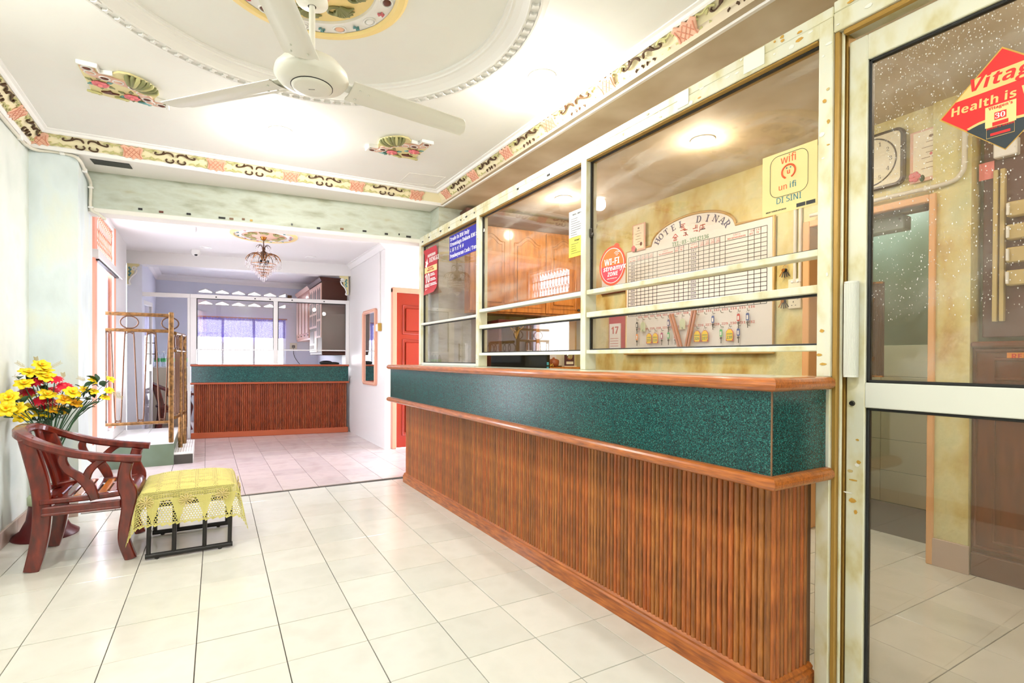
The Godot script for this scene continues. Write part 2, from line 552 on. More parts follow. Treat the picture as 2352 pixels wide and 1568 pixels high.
	# colours
	for e in [["red", 200, 20, 18], ["ink_red", 190, 60, 50], ["ink_blue", 44, 44, 96], ["ink_green", 60, 130, 80], ["ink_black", 24, 22, 22], ["yellow", 246, 210, 20], ["flower_yellow", 246, 216, 20], ["flower_orange", 248, 176, 4], ["flower_red", 206, 8, 48], ["flower_dark", 150, 4, 30], ["leaf", 18, 62, 22], ["stem", 52, 92, 60], ["dry", 206, 196, 150], ["peach", 240, 190, 160], ["cart", 228, 178, 152], ["cart_line", 206, 136, 110], ["scroll_dark", 74, 48, 22], ["scroll_light", 190, 186, 128], ["band_cream", 238, 228, 190], ["orn_yellow", 228, 216, 160], ["orn_pink", 222, 178, 158], ["orn_brown", 96, 46, 28], ["orn_green", 128, 130, 84], ["orn_teal", 96, 150, 150], ["orn_red", 216, 116, 124], ["med_rim", 246, 220, 150], ["sign_blue", 30, 24, 160], ["poster_red", 178, 20, 40], ["poster_tan", 238, 208, 140], ["sticker_red", 212, 26, 24], ["sticker_tan", 232, 194, 120], ["sticker_dark", 26, 40, 46], ["wifi_orange", 250, 110, 20], ["wifi_red", 226, 50, 66], ["rim_orange", 240, 70, 20], ["unifi_card", 226, 208, 142], ["unifi_orange", 224, 84, 36], ["unifi_teal", 20, 110, 124], ["note_yellow", 250, 240, 70], ["tag_purple", 84, 66, 130], ["tag_magenta", 168, 50, 110], ["tag_green", 80, 190, 110], ["tag_blue", 34, 74, 150], ["tag_orange", 236, 140, 30], ["pale_green", 200, 214, 176], ["lime", 60, 220, 40], ["terracotta", 150, 80, 40], ["gold", 190, 150, 60], ["cyan", 80, 190, 214], ["pink_note", 236, 130, 128], ["bottle_green", 90, 200, 120], ["sheet_orange", 240, 150, 110], ["box_dark", 78, 40, 44], ["switch_beige", 196, 176, 120], ["rust", 120, 88, 60]]:
		mat(e[0], C(e[1], e[2], e[3]), 0.45)
	M["flower_yellow"].backlight_enabled = true
	M["flower_yellow"].backlight = Color(0.3, 0.26, 0.05)
	mat("lamp_glow", Color(1, 1, 1), 0.5, {"emit": Color(1.0, 0.98, 0.95), "power": 6.0})
	mat("lamp_ring", C(240, 240, 238), 0.3)
	mat("crystal", Color(0.95, 0.92, 0.95, 0.3), 0.02).transparency = BaseMaterial3D.TRANSPARENCY_ALPHA
	mat("bottle", Color(0.85, 0.93, 1.0, 0.3), 0.03).transparency = BaseMaterial3D.TRANSPARENCY_ALPHA
	mat("outdoor", C(225, 225, 222), 0.8)
	M["alu_tape"] = mat("alu_tape", C(232, 232, 222), 0.5)
	mat("alu_stain", C(196, 150, 60), 0.6)
	lace()
	curtain()
	smear()

func tex_of(im: Image) -> ImageTexture:
	return ImageTexture.create_from_image(im)

func lace():   # net with round holes, flowers and a scalloped edge, cut out by its alpha
	var W := 640
	var im := Image.create(W, W, false, Image.FORMAT_RGBA8)
	im.fill(Color8(214, 206, 124, 255))
	var hole := Color8(214, 206, 124, 0)
	for y in W:
		for x in W:
			var u := float(x) / W * 0.86   # metres across the cloth
			var v := float(y) / W * 0.86
			var e := minf(minf(u, 0.86 - u), minf(v, 0.86 - v))
			var gx := fposmod(u + (0.003 if int(v / 0.0052) % 2 == 0 else 0.0), 0.006) - 0.003
			var gy := fposmod(v, 0.0052) - 0.0026
			var r := 0.0012
			if e < 0.19:
				var ph := fposmod((u if minf(v, 0.86 - v) < minf(u, 0.86 - u) else v) / 0.125, 1.0)
				var w := 1.0 - clampf(absf(ph - 0.5) * 2.0 / (0.30 + 0.75 * (1.0 - e / 0.16)) * 0.5, 0.0, 1.0)
				r = 0.0019 if e > 0.145 else (0.0026 if w > 0.55 and e > 0.02 else 0.0007)
				if e < 0.145 and e > 0.014 and w > 0.5:
					gx = fposmod(u + (0.007 if int(v / 0.0122) % 2 == 0 else 0.0), 0.014) - 0.007
					gy = fposmod(v, 0.0122) - 0.0061
					r = 0.0054
				if absf(e - 0.145) < 0.004 or e < 0.012: r = 0.0
				if e < 0.012 and absf(sin((u + v) * PI / 0.035)) * 0.011 > e + 0.002:
					im.set_pixel(x, y, hole); continue
			else:
				var pa := sin(u * 34.0) * sin(v * 46.0)
				gx = fposmod(u + (0.004 if int(v / 0.009) % 2 == 0 else 0.0), 0.011) - 0.0055
				gy = fposmod(v, 0.009) - 0.0045
				r = 0.0027 if absf(pa) < 0.32 else 0.0012
			if gx * gx + gy * gy < r * r: im.set_pixel(x, y, hole)
	var m := mat("lace", Color.WHITE, 0.8, {"tex": tex_of(im), "tri": false, "world": false, "back": Color(0.35, 0.33, 0.2)})
	m.transparency = BaseMaterial3D.TRANSPARENCY_ALPHA_SCISSOR
	m.alpha_scissor_threshold = 0.5

func curtain():
	var im := Image.create(512, 128, false, Image.FORMAT_RGBA8)
	rng.seed = 77
	for y in 128:
		for x in 512:
			im.set_pixel(x, y, Color8(96, 78, 186, 252) if rng.randf() < 0.5 else Color8(186, 180, 236, 225))
	var m := mat("curtain", Color.WHITE, 0.9, {"tex": tex_of(im), "tri": false, "world": false, "back": Color(0.25, 0.22, 0.4)})
	m.transparency = BaseMaterial3D.TRANSPARENCY_ALPHA

func smear():   # wiped dust on the glass
	var f := FastNoiseLite.new()
	f.seed = 9
	f.frequency = 0.006
	f.fractal_octaves = 4
	f.domain_warp_enabled = true
	f.domain_warp_amplitude = 60.0
	rng.seed = 5
	for k in 2:
		var im := Image.create(512, 512, false, Image.FORMAT_RGBA8)
		for y in 512:
			for x in 512:
				var n := f.get_noise_2d(x * 0.6 + y * 0.5, y * 1.6 + 900 * k)
				var a := clampf((n - 0.02) * (0.3 if k == 0 else 0.2), 0.0, 0.2)
				im.set_pixel(x, y, Color(0.93, 0.93, 0.9, a))
		if k == 1:
			for i in 2600:
				var x := rng.randi() % 510
				var y := int(pow(rng.randf(), 1.3) * 420)
				im.fill_rect(Rect2i(x, y, 1 + rng.randi() % 2, 1 + rng.randi() % 2), Color(1, 1, 1, 0.3 + 0.5 * rng.randf()))
		var m := mat("smear%d" % k, Color.WHITE, 0.6, {"tex": tex_of(im), "tri": false, "world": false})
		m.transparency = BaseMaterial3D.TRANSPARENCY_ALPHA

func _ready():
	# camera: a shifted lens held level
	var cam := Camera3D.new()
	cam.projection = Camera3D.PROJECTION_FRUSTUM
	cam.near = 0.05
	cam.far = 60.0
	cam.size = 0.05 * 1568.0 / 1179.03
	cam.frustum_offset = Vector2(27.3608 / 1179.03, 48.6561 / 1179.03) * 0.05
	cam.position = Vector3(-0.28551, 1.12272, 3.23544)
	cam.rotation = Vector3(-0.0062, -0.5211, 0.0045)
	add_child(cam)
	cam.current = true
	var we := WorldEnvironment.new()
	var env := Environment.new()
	env.background_mode = Environment.BG_SKY
	var sky := Sky.new()
	var sm := ProceduralSkyMaterial.new()
	sm.sky_top_color = Color(0.93, 0.93, 1.0)
	sm.sky_horizon_color = Color(0.97, 0.98, 1.0)
	sm.ground_horizon_color = Color(0.9, 0.9, 0.9)
	sm.ground_bottom_color = Color(0.7, 0.7, 0.7)
	sky.sky_material = sm
	env.sky = sky
	env.background_energy_multiplier = 13.0
	env.tonemap_mode = Environment.TONE_MAPPER_LINEAR
	env.tonemap_exposure = 1.0
	env.sdfgi_enabled = true
	env.ssao_enabled = true
	env.ssil_enabled = true
	we.environment = env
	add_child(we)
	for f in [["sans", "Droid Sans", 400], ["bold", "Droid Sans", 700], ["serif", "Droid Serif", 400], ["serif_bold", "Droid Serif", 700]]:
		var sf := SystemFont.new()
		sf.font_names = PackedStringArray([f[1]])
		sf.font_weight = f[2]
		fonts[f[0]] = sf
	rng.seed = 11
	materials()
	floors()
	shell()
	ceiling_work()
	counter()
	screen()
	sliding_door()
	office()
	key_board()
	office_right()
	lobby_left()
	hall()
	far_screen()
	pantry()

func downlight(at: Vector3, label: String, power: float, group := "ceiling downlights", warm := Color(1.0, 0.985, 0.965)):
	var t := thing("downlight", label, "light", at, 0.0, group)
	var m := MB.new()
	m.lathe([Vector2(0.075, 0.0), Vector2(0.075, -0.008), Vector2(0.058, -0.012), Vector2(0.054, -0.002), Vector2(0.054, 0.0)], Vector3.ZERO, 28)
	part("trim_ring", m, M.lamp_ring, t)
	var g := MB.new()
	g.lathe([Vector2(0.0005, -0.010), Vector2(0.03, -0.009), Vector2(0.054, -0.003), Vector2(0.054, -0.001), Vector2(0.0005, -0.001)], Vector3.ZERO, 24, true)
	part("lens", g, M.lamp_glow if power > 0.0 else M.lamp_ring, t)
	if power > 0.0:
		var l := OmniLight3D.new()
		l.name = "lamp"
		l.light_color = warm
		l.light_energy = power * 0.5
		l.light_size = 0.05
		l.omni_range = 12.0
		l.omni_attenuation = 2.0
		l.shadow_enabled = true
		l.position = Vector3(0, -0.075, 0)
		t.add_child(l, true)
		var s := SpotLight3D.new()
		s.name = "beam"
		s.light_color = warm
		s.light_energy = power * 0.68
		s.light_size = 0.05
		s.spot_angle = 82.0
		s.spot_angle_attenuation = 0.5
		s.spot_range = 12.0
		s.spot_attenuation = 2.0
		s.shadow_enabled = true
		s.position = Vector3(0, -0.06, 0)
		s.rotation.x = -PI / 2
		t.add_child(s, true)

func tiles(root: Node3D, prefix: String, c0: int, c1: int, r0: int, r1: int, s: float, clip: Rect2, ox := 0.0, oz := 0.0):
	var gap := 0.0032
	var full := MB.new()
	full.cbox(Vector3(0, -0.004, 0), Vector3(s - gap, 0.008, s - gap), 0.0012)
	var mesh := full.st.commit()
	for c in range(c0, c1):
		for r in range(r0, r1):
			var R := Rect2(ox + c * s, oz + r * s, s, s).intersection(clip)
			if R.size.x < 0.012 or R.size.y < 0.012: continue
			var mm: Mesh = mesh
			if R.size.x < s - 0.001 or R.size.y < s - 0.001:
				var cut := MB.new()
				cut.cbox(Vector3(0, -0.004, 0), Vector3(R.size.x - gap, 0.008, R.size.y - gap), 0.0012)
				mm = cut.st.commit()
			var o := put("tile", mm, M["%s%d" % [prefix, rng.randi() % 3]], root)
			o.position = Vector3(R.get_center().x, rng.randf_range(-0.0006, 0.0004), R.get_center().y)

func floors():
	# lobby tiles lie one degree off the walls
	var f := MB.new()
	f.box(Vector3(-1.75, -0.12, -1.55), Vector3(4.75, -0.0075, 3.9))
	var fl := struct("floor", f, M.grout)
	fl.rotation.y = -0.0174
	tiles(fl, "tile", -5, 12, -5, 12, 0.3, Rect2(-1.6, -1.425, 5.2, 5.0))
	solid("floor", Vector3(-1.75, -0.12, 3.55), Vector3(4.75, -0.001, 6.4), M.tile0)
	var h := MB.new()
	h.box(Vector3(-1.3, -0.13, -5.3), Vector3(2.9, -0.0075, -1.40))
	var hf := struct("floor", h, M.grout)
	tiles(hf, "hall_tile", -5, 9, -13, 0, 0.289, Rect2(-1.2, -5.12, 3.95, 3.685), 0.29, -1.48)
	var k := MB.new()
	k.box(Vector3(-1.3, -0.14, -7.6), Vector3(1.9, -0.0075, -5.2))
	var kf := struct("floor", k, M.grout)
	tiles(kf, "hall_tile", -4, 6, -9, 1, 0.3, Rect2(-1.05, -7.45, 2.75, 2.3), 0.0, -5.12)
	solid("outdoor_ground", Vector3(-14, -0.6, -22), Vector3(18, -0.3, 20), M.outdoor)

func wallbox(called: String, a: Vector2, b: Vector2, y0: float, y1: float, th: float, m: Material) -> MeshInstance3D:
	# a wall whose face runs from a to b (x, z), its thickness th to the left of that direction
	var d := (b - a).normalized()
	var n := Vector2(d.y, -d.x) * th
	var w := MB.new()
	var p := [Vector3(a.x, 0, a.y), Vector3(b.x, 0, b.y), Vector3(b.x + n.x, 0, b.y + n.y), Vector3(a.x + n.x, 0, a.y + n.y)]
	var lo := Vector3.UP * y0
	var hi := Vector3.UP * y1
	var mid: Vector3 = (p[0] + p[2]) / 2.0
	for i in 4:
		var q: Vector3 = p[i]
		var r: Vector3 = p[(i + 1) % 4]
		w.qo(q + lo, r + lo, r + hi, q + hi, (q + r) / 2.0 - mid)
	w.qo(p[0] + hi, p[1] + hi, p[2] + hi, p[3] + hi, Vector3.UP)
	w.qo(p[0] + lo, p[1] + lo, p[2] + lo, p[3] + lo, Vector3.DOWN)
	return struct(called, w, m)

func shell():
	# lobby
	solid("wall_left", Vector3(-1.55, -0.1, -1.95), Vector3(-1.33, 2.85, 5.4), M.wall)
	solid("wall_front", Vector3(-1.55, -0.1, 5.2), Vector3(-0.65, 2.85, 5.4), M.wall)
	solid("wall_front", Vector3(0.75, -0.1, 5.2), Vector3(3.6, 2.85, 5.4), M.wall)
	solid("wall_front", Vector3(-0.65, -0.1, 5.2), Vector3(0.75, 2.85, 5.4), M.wall)
	solid("pillar", Vector3(-1.33, -0.01, -1.90), Vector3(-1.065, 2.575, -1.40), M.pillar)
	solid("pillar", Vector3(1.606, -0.01, -1.62), Vector3(1.95, 2.56, -1.222), M.beam)
	# the beam over the way through to the hall
	var b := MB.new()
	b.box(Vector3(-0.02, 2.272, -0.16), Vector3(2.75, 2.56, 0.0))
	var beam := struct("beam", b, M.beam)
	beam.position = Vector3(-1.06, 0, -1.748)
	beam.rotation.y = -SKEW
	var lip := MB.new()
	lip.cbox(Vector3(1.365, 2.256, -0.075), Vector3(2.77, 0.036, 0.158), 0.004)
	part("lip", lip, M.soffit, beam)
	var tape := [[0.33, 0.028, 0], [0.47, 0.030, 1], [0.66, 0.03, 0], [0.9, 0.05, 0], [0.97, 0.03, 2], [1.06, 0.022, 2], [1.12, 0.02, 3], [1.44, 0.014, 0], [1.66, 0.03, 0], [1.86, 0.03, 2], [2.06, 0.034, 0], [2.26, 0.03, 0], [2.38, 0.012, 0], [2.47, 0.045, 0]]
	for e in tape:
		var m := MB.new()
		m.cbox(Vector3(e[0], 2.29 + rng.randf_range(-0.006, 0.012), 0.003), Vector3(e[1], 0.016, 0.006), 0.001)
		part("tape_scrap", m, [M.black, M.orn_brown, M.rust, M.gold][e[2]], beam)
	# skirting of tiles along the left wall
	var sk := place("baseboard_left", Vector3(-1.33, 0, -1.40))
	for i in 14:
		var m := MB.new()
		m.cbox(Vector3(0.006, 0.05, 0.15 + i * 0.3), Vector3(0.014, 0.1, 0.297), 0.002)
		part("base_tile", m, M.base_tile, sk)
	for i in 1:
		var m := MB.new()
		m.cbox(Vector3(0.135, 0.05, 0.006), Vector3(0.26, 0.1, 0.014), 0.002)
		part("base_tile", m, M.base_tile, sk)
	# office walls
	wallbox("wall_office", Vector2(1.62, -1.38), Vector2(3.4, -1.2), -0.01, 2.6, 0.12, M.office_wall)
	solid("wall_right", Vector3(3.23, -0.01, -1.45), Vector3(3.40, 2.6, 1.29), M.office_wall)
	solid("wall_right", Vector3(3.23, 2.01, 1.29), Vector3(3.40, 2.6, 1.956), M.office_wall)
	solid("pillar", Vector3(3.205, -0.01, 1.956), Vector3(3.42, 2.6, 2.122), M.office_wall)
	solid("wall_right", Vector3(3.325, -0.01, 2.122), Vector3(3.45, 2.6, 5.3), M.green_paint)
	# the room beyond the office doorway
	solid("wall_store", Vector3(4.45, -0.01, 0.3), Vector3(4.6, 2.6, 2.9), M.green_paint)
	solid("wall_store", Vector3(3.40, -0.01, 0.2), Vector3(4.6, 2.6, 0.3), M.green_paint)
	solid("wall_store", Vector3(3.40, -0.01, 2.9), Vector3(4.6, 2.6, 3.0), M.green_paint)
	# hall walls
	solid("wall_hall", Vector3(-1.37, -0.01, -2.65), Vector3(-1.15, 2.7, -1.80), M.hall_wall)
	solid("wall_hall", Vector3(-1.37, -0.01, -4.72), Vector3(-1.15, 2.7, -3.71), M.hall_wall)
	solid("wall_hall", Vector3(-1.37, -0.01, -5.4), Vector3(-1.24, 2.7, -4.72), M.hall_wall)
	solid("wall_hall", Vector3(-1.37, 2.5, -3.71), Vector3(-1.15, 2.7, -2.65), M.hall_wall)
	solid("wall_hall", Vector3(-1.37, -0.01, -3.71), Vector3(-1.15, 0.33, -2.65), M.hall_wall)
	solid("wall_hall", Vector3(1.645, -0.01, -5.3), Vector3(1.72, 2.62, -2.995), M.hall_wall)
	solid("wall_hall", Vector3(1.72, 2.03, -3.12), Vector3(2.95, 2.62, -2.995), M.hall_wall)
	solid("wall_hall", Vector3(2.62, -0.01, -3.12), Vector3(2.95, 2.03, -2.995), M.hall_wall)
	solid("wall_hall", Vector3(2.75, 2.2, -3.0), Vector3(2.95, 2.62, -1.2), M.hall_wall)
	solid("wall_hall", Vector3(2.75, -0.01, -1.7), Vector3(2.95, 2.2, -1.2), M.hall_wall)
	# pantry walls
	solid("wall_pantry", Vector3(-1.2, -0.01, -7.6), Vector3(-1.03, 2.7, -5.22), M.kitchen_wall)
	solid("wall_pantry", Vector3(1.66, -0.01, -7.6), Vector3(1.85, 2.7, -4.7), M.kitchen_wall)
	downlight(Vector3(3.95, 2.55, 1.2), "lit downlight in the store room beyond the office doorway", 0.7, "", Color(0.92, 1.0, 0.98))
	solid("ceiling", Vector3(3.4, 2.55, 0.2), Vector3(4.6, 2.75, 3.0), M.office_ceiling)
	# ceilings
	solid("ceiling", Vector3(-1.6, 2.65, -1.6), Vector3(1.62, 2.75, 5.4), M.ceiling)
	solid("ceiling", Vector3(1.60, 2.55, -1.6), Vector3(4.7, 2.75, 5.4), M.office_ceiling)
	wallbox("ceiling", Vector2(1.66, -1.19), Vector2(-1.34, -1.37), 2.55, 2.66, -0.62, M.soffit)
	solid("ceiling", Vector3(-1.45, 2.56, -5.35), Vector3(3.0, 2.76, -1.45), M.hall_ceiling)
	solid("ceiling", Vector3(-1.3, 2.58, -7.7), Vector3(1.9, 2.76, -5.3), M.hall_ceiling)
	# soffit edge strip over the counter is the office ceiling carried through
	var cv := MB.new()
	cv.moulding([Vector2(0, 0), Vector2(0, -0.075), Vector2(0.012, -0.075), Vector2(0.022, -0.06), Vector2(0.055, -0.02), Vector2(0.07, -0.012), Vector2(0.07, 0)], [Vector3(1.645, 2.56, -4.73), Vector3(1.645, 2.56, -2.99)])
	struct("trim_hall", cv, M.plaster)

func scroll_mesh(kind: int) -> ArrayMesh:
	# motifs of the painted plaster frieze, drawn in the band's own plane (x along, y across, z out)
	var m := MB.new()
	if kind == 0:   # cartouche
		var p := PackedVector2Array([Vector2(-0.062, -0.036), Vector2(-0.04, -0.05), Vector2(-0.015, -0.04), Vector2(0.0, -0.056), Vector2(0.018, -0.04), Vector2(0.044, -0.05), Vector2(0.062, -0.034), Vector2(0.05, -0.012), Vector2(0.058, 0.01), Vector2(0.07, 0.034), Vector2(0.044, 0.048), Vector2(0.02, 0.036), Vector2(0.0, 0.05), Vector2(-0.02, 0.036), Vector2(-0.046, 0.05), Vector2(-0.068, 0.036), Vector2(-0.05, 0.012), Vector2(-0.056, -0.012)])
		m.prism(p, 0.0, 0.010, 0.003)
	elif kind == 4:   # lines on the cartouche
		for e in [[-0.03, -0.03, 0.02, 0.03], [-0.01, -0.034, 0.036, 0.02], [-0.04, -0.01, -0.005, 0.034], [0.03, -0.034, -0.036, 0.03], [0.04, -0.01, 0.0, 0.036], [0.0, -0.04, -0.04, 0.004]]:
			m.bar(Vector3(e[0], e[1], 0.010), Vector3(e[2], e[3], 0.010), 0.0035, 0.003, Vector3.BACK)
		for s in [-1, 1]:
			m.prism(stroke(cr([Vector2(s * 0.05, -0.036), Vector2(s * 0.042, -0.01), Vector2(s * 0.05, 0.03)], 3), 0.005), 0.009, 0.0125)
	elif kind == 1:   # dark acanthus pair
		for s in [-1, 1]:
			m.prism(stroke(cr([Vector2(s * 0.012, 0.012), Vector2(s * 0.022, 0.034), Vector2(s * 0.05, 0.038), Vector2(s * 0.078, 0.022), Vector2(s * 0.112, 0.012), Vector2(s * 0.126, 0.022), Vector2(s * 0.116, 0.03)], 4), [0.005, 0.009, 0.011, 0.013, 0.011, 0.009, 0.008, 0.009, 0.009, 0.009, 0.009, 0.008, 0.008, 0.008, 0.007, 0.007, 0.007, 0.007, 0.009, 0.009, 0.008, 0.008, 0.007, 0.007, 0.006]), 0.0, 0.011, 0.002)
			m.prism(PackedVector2Array([Vector2(s * 0.06, 0.03), Vector2(s * 0.07, 0.048), Vector2(s * 0.084, 0.024), Vector2(s * 0.07, 0.02)]), 0.0, 0.01)
	elif kind == 2:   # dark lower curls
		for s in [-1, 1]:
			m.prism(stroke(cr([Vector2(s * 0.02, -0.012), Vector2(s * 0.012, -0.026), Vector2(s * 0.03, -0.042), Vector2(s * 0.055, -0.038), Vector2(s * 0.062, -0.022), Vector2(s * 0.052, -0.016)], 4), 0.0085), 0.0, 0.011, 0.002)
	else:   # pale running leaves either side
		for s in [-1, 1]:
			m.prism(stroke(cr([Vector2(s * 0.10, 0.030), Vector2(s * 0.13, 0.044), Vector2(s * 0.165, 0.032), Vector2(s * 0.19, 0.042), Vector2(s * 0.2, 0.028), Vector2(s * 0.19, 0.022)], 4), 0.009), 0.0, 0.007, 0.002)
			m.prism(stroke(cr([Vector2(s * 0.085, -0.036), Vector2(s * 0.11, -0.026), Vector2(s * 0.135, -0.04), Vector2(s * 0.165, -0.03), Vector2(s * 0.195, -0.042), Vector2(s * 0.205, -0.024), Vector2(s * 0.19, -0.018)], 4), 0.009), 0.0, 0.007, 0.002)
			m.prism(PackedVector2Array([Vector2(s * 0.13, 0.036), Vector2(s * 0.15, 0.014), Vector2(s * 0.158, 0.036)]), 0.0, 0.006)
			m.prism(PackedVector2Array([Vector2(s * 0.13, -0.03), Vector2(s * 0.152, -0.012), Vector2(s * 0.158, -0.034)]), 0.0, 0.006)
	return m.st.commit()

func ceiling_work():
	# frieze: a sloping band between wall and ceiling on three sides
	var pts := [Vector3(-1.33, 2.55, 5.2), Vector3(-1.33, 2.55, -1.37), Vector3(1.64, 2.55, -1.19), Vector3(1.68, 2.55, 5.2)]
	var fr := place("trim_frieze", Vector3.ZERO)
	var low := MB.new()
	low.moulding([Vector2(0.0, 0.012), Vector2(-0.004, -0.006), Vector2(0.016, -0.008), Vector2(0.024, 0.004), Vector2(0.03, 0.012), Vector2(0.022, 0.03), Vector2(-0.01, 0.03)], pts)
	part("lower_moulding", low, M.plaster, fr)
	var band := MB.new()
	band.moulding([Vector2(0.022, 0.012), Vector2(0.098, 0.082), Vector2(0.09, 0.1), Vector2(0.0, 0.1), Vector2(0.0, 0.03)], pts)
	part("painted_band", band, M.band_cream, fr)
	var top := MB.new()
	top.moulding([Vector2(0.088, 0.082), Vector2(0.102, 0.074), Vector2(0.112, 0.08), Vector2(0.118, 0.09), Vector2(0.134, 0.094), Vector2(0.134, 0.1), Vector2(0.088, 0.1)], pts)
	part("upper_moulding", top, M.plaster, fr)
	var ms := []
	for k in 5: ms.append(scroll_mesh(k))
	var names := ["cartouche", "dark_acanthus", "dark_curl", "pale_leaves", "cartouche_lines"]
	var mats := [M.cart, M.scroll_dark, M.scroll_dark, M.scroll_light, M.cart_line]
	for run in [[Vector3(-1.33, 2.55, -1.37), Vector3(-1.33, 2.55, 5.0), -0.05, 3], [Vector3(-1.33, 2.55, -1.37), Vector3(1.64, 2.55, -1.19), 0.07, 5], [Vector3(1.64, 2.55, -1.19), Vector3(1.66, 2.55, 5.0), 0.21, 7]]:
		var a: Vector3 = run[0]
		var d: Vector3 = (run[1] - a).normalized()
		var inward: Vector3 = d.cross(Vector3.UP) if run[3] != 3 else -d.cross(Vector3.UP)
		if run[3] == 3: d = d
		var across := (inward * 0.076 + Vector3.UP * 0.07).normalized()
		var out := (inward * 0.07 - Vector3.UP * 0.076).normalized()
		var along := across.cross(out)
		var mid := inward * 0.06 + Vector3.UP * 0.047
		for i in run[3] + 1:
			for k in 5:
				var s: float = run[2] + 0.525 * i + (0.0 if k == 0 or k == 4 else 0.262)
				if s < 0.03 or s > 4.2: continue
				if run[3] == 5 and s > 2.9: continue
				var o := put(names[k], ms[k], mats[k], fr)
				o.transform = Transform3D(Basis(along, across, out), a + d * s + mid + out * 0.001)
				if k != 0 and k != 4: o.scale = Vector3(1.0, 0.92, 1.0)
	# the ring round the fan
	var ring := MB.new()
	ring.lathe([Vector2(0.806, 0.0), Vector2(0.806, -0.012), Vector2(0.82, -0.014), Vector2(0.824, -0.022), Vector2(0.836, -0.022), Vector2(0.862, -0.034), Vector2(0.884, -0.05), Vector2(0.888, -0.056), Vector2(0.896, -0.056), Vector2(0.896, -0.05), Vector2(0.932, -0.05), Vector2(0.932, -0.06), Vector2(0.942, -0.06), Vector2(0.944, -0.052), Vector2(0.966, -0.048), Vector2(0.972, -0.03), Vector2(0.972, 0.0)], Vector3.ZERO, 128)
	var rg := struct("trim_ring", ring, M.plaster)
	rg.position = Vector3(0.072, 2.65, 1.07)
	var dm := MB.new()
	dm.prism(PackedVector2Array([Vector2(-0.012, -0.015), Vector2(0.012, -0.015), Vector2(0.006, 0.0), Vector2(0.012, 0.015), Vector2(-0.012, 0.015), Vector2(-0.006, 0.0)]), 0.0, 0.012, 0.002)
	var dmm := dm.st.commit()
	for i in 104:
		var a := TAU * i / 104
		var o := put("dentil", dmm, M.plaster, rg)
		var e := Vector3(cos(a), 0, sin(a))
		o.transform = Transform3D(Basis(Vector3.UP.cross(e), e, -Vector3.UP).orthonormalized(), e * 0.914 - Vector3.UP * 0.049)
	medallion(Vector3(0.072, 2.65, 1.07), 0.393, "round painted plaster medallion with yellow rim above the ceiling fan", true)
	corner_ornament(false)
	corner_ornament(true)
	fan()
	downlight(Vector3(0.15, 2.65, -0.49), "lit round downlight in the white ceiling left of the smaller corner ornament, beyond the fan", LOBBY)
	downlight(Vector3(1.289, 2.65, 0.934), "lit glaring downlight in the ceiling above the counter glass, nearest the frieze", LOBBY)
	downlight(Vector3(-1.15, 2.65, 0.85), "round downlight in the lobby ceiling near the left wall", LOBBY)
	downlight(Vector3(0.0, 2.65, 3.0), "round downlight in the lobby ceiling by the front entrance", LOBBY)
	downlight(Vector3(0.1, 2.65, 4.4), "round downlight in the lobby ceiling nearest the front wall", LOBBY)
	# access hatch outlined in the ceiling
	var ht := MB.new()
	for e in [[1.165, -0.80, 1.46, -0.74], [1.165, -1.05, 1.165, -0.80], [1.165, -1.05, 1.46, -0.99], [1.46, -0.99, 1.46, -0.74]]:
		ht.bar(Vector3(e[0], 2.6495, e[1]), Vector3(e[2], 2.6495, e[3]), 0.004, 0.003)
	struct("trim_hatch", ht, M.soffit)
	# dark hole left in the soffit by the pillar
	var vh := MB.new()
	vh.xf = Transform3D(Basis(Vector3.UP, -0.09), Vector3(-0.885, 2.55, -1.475))
	vh.cbox(Vector3(0, 0, 0), Vector3(0.235, 0.008, 0.11), 0.002)
	tag(part("vent_opening", vh, M.black), "black rectangular opening in the soffit beside the left pillar above the beam", "vent")

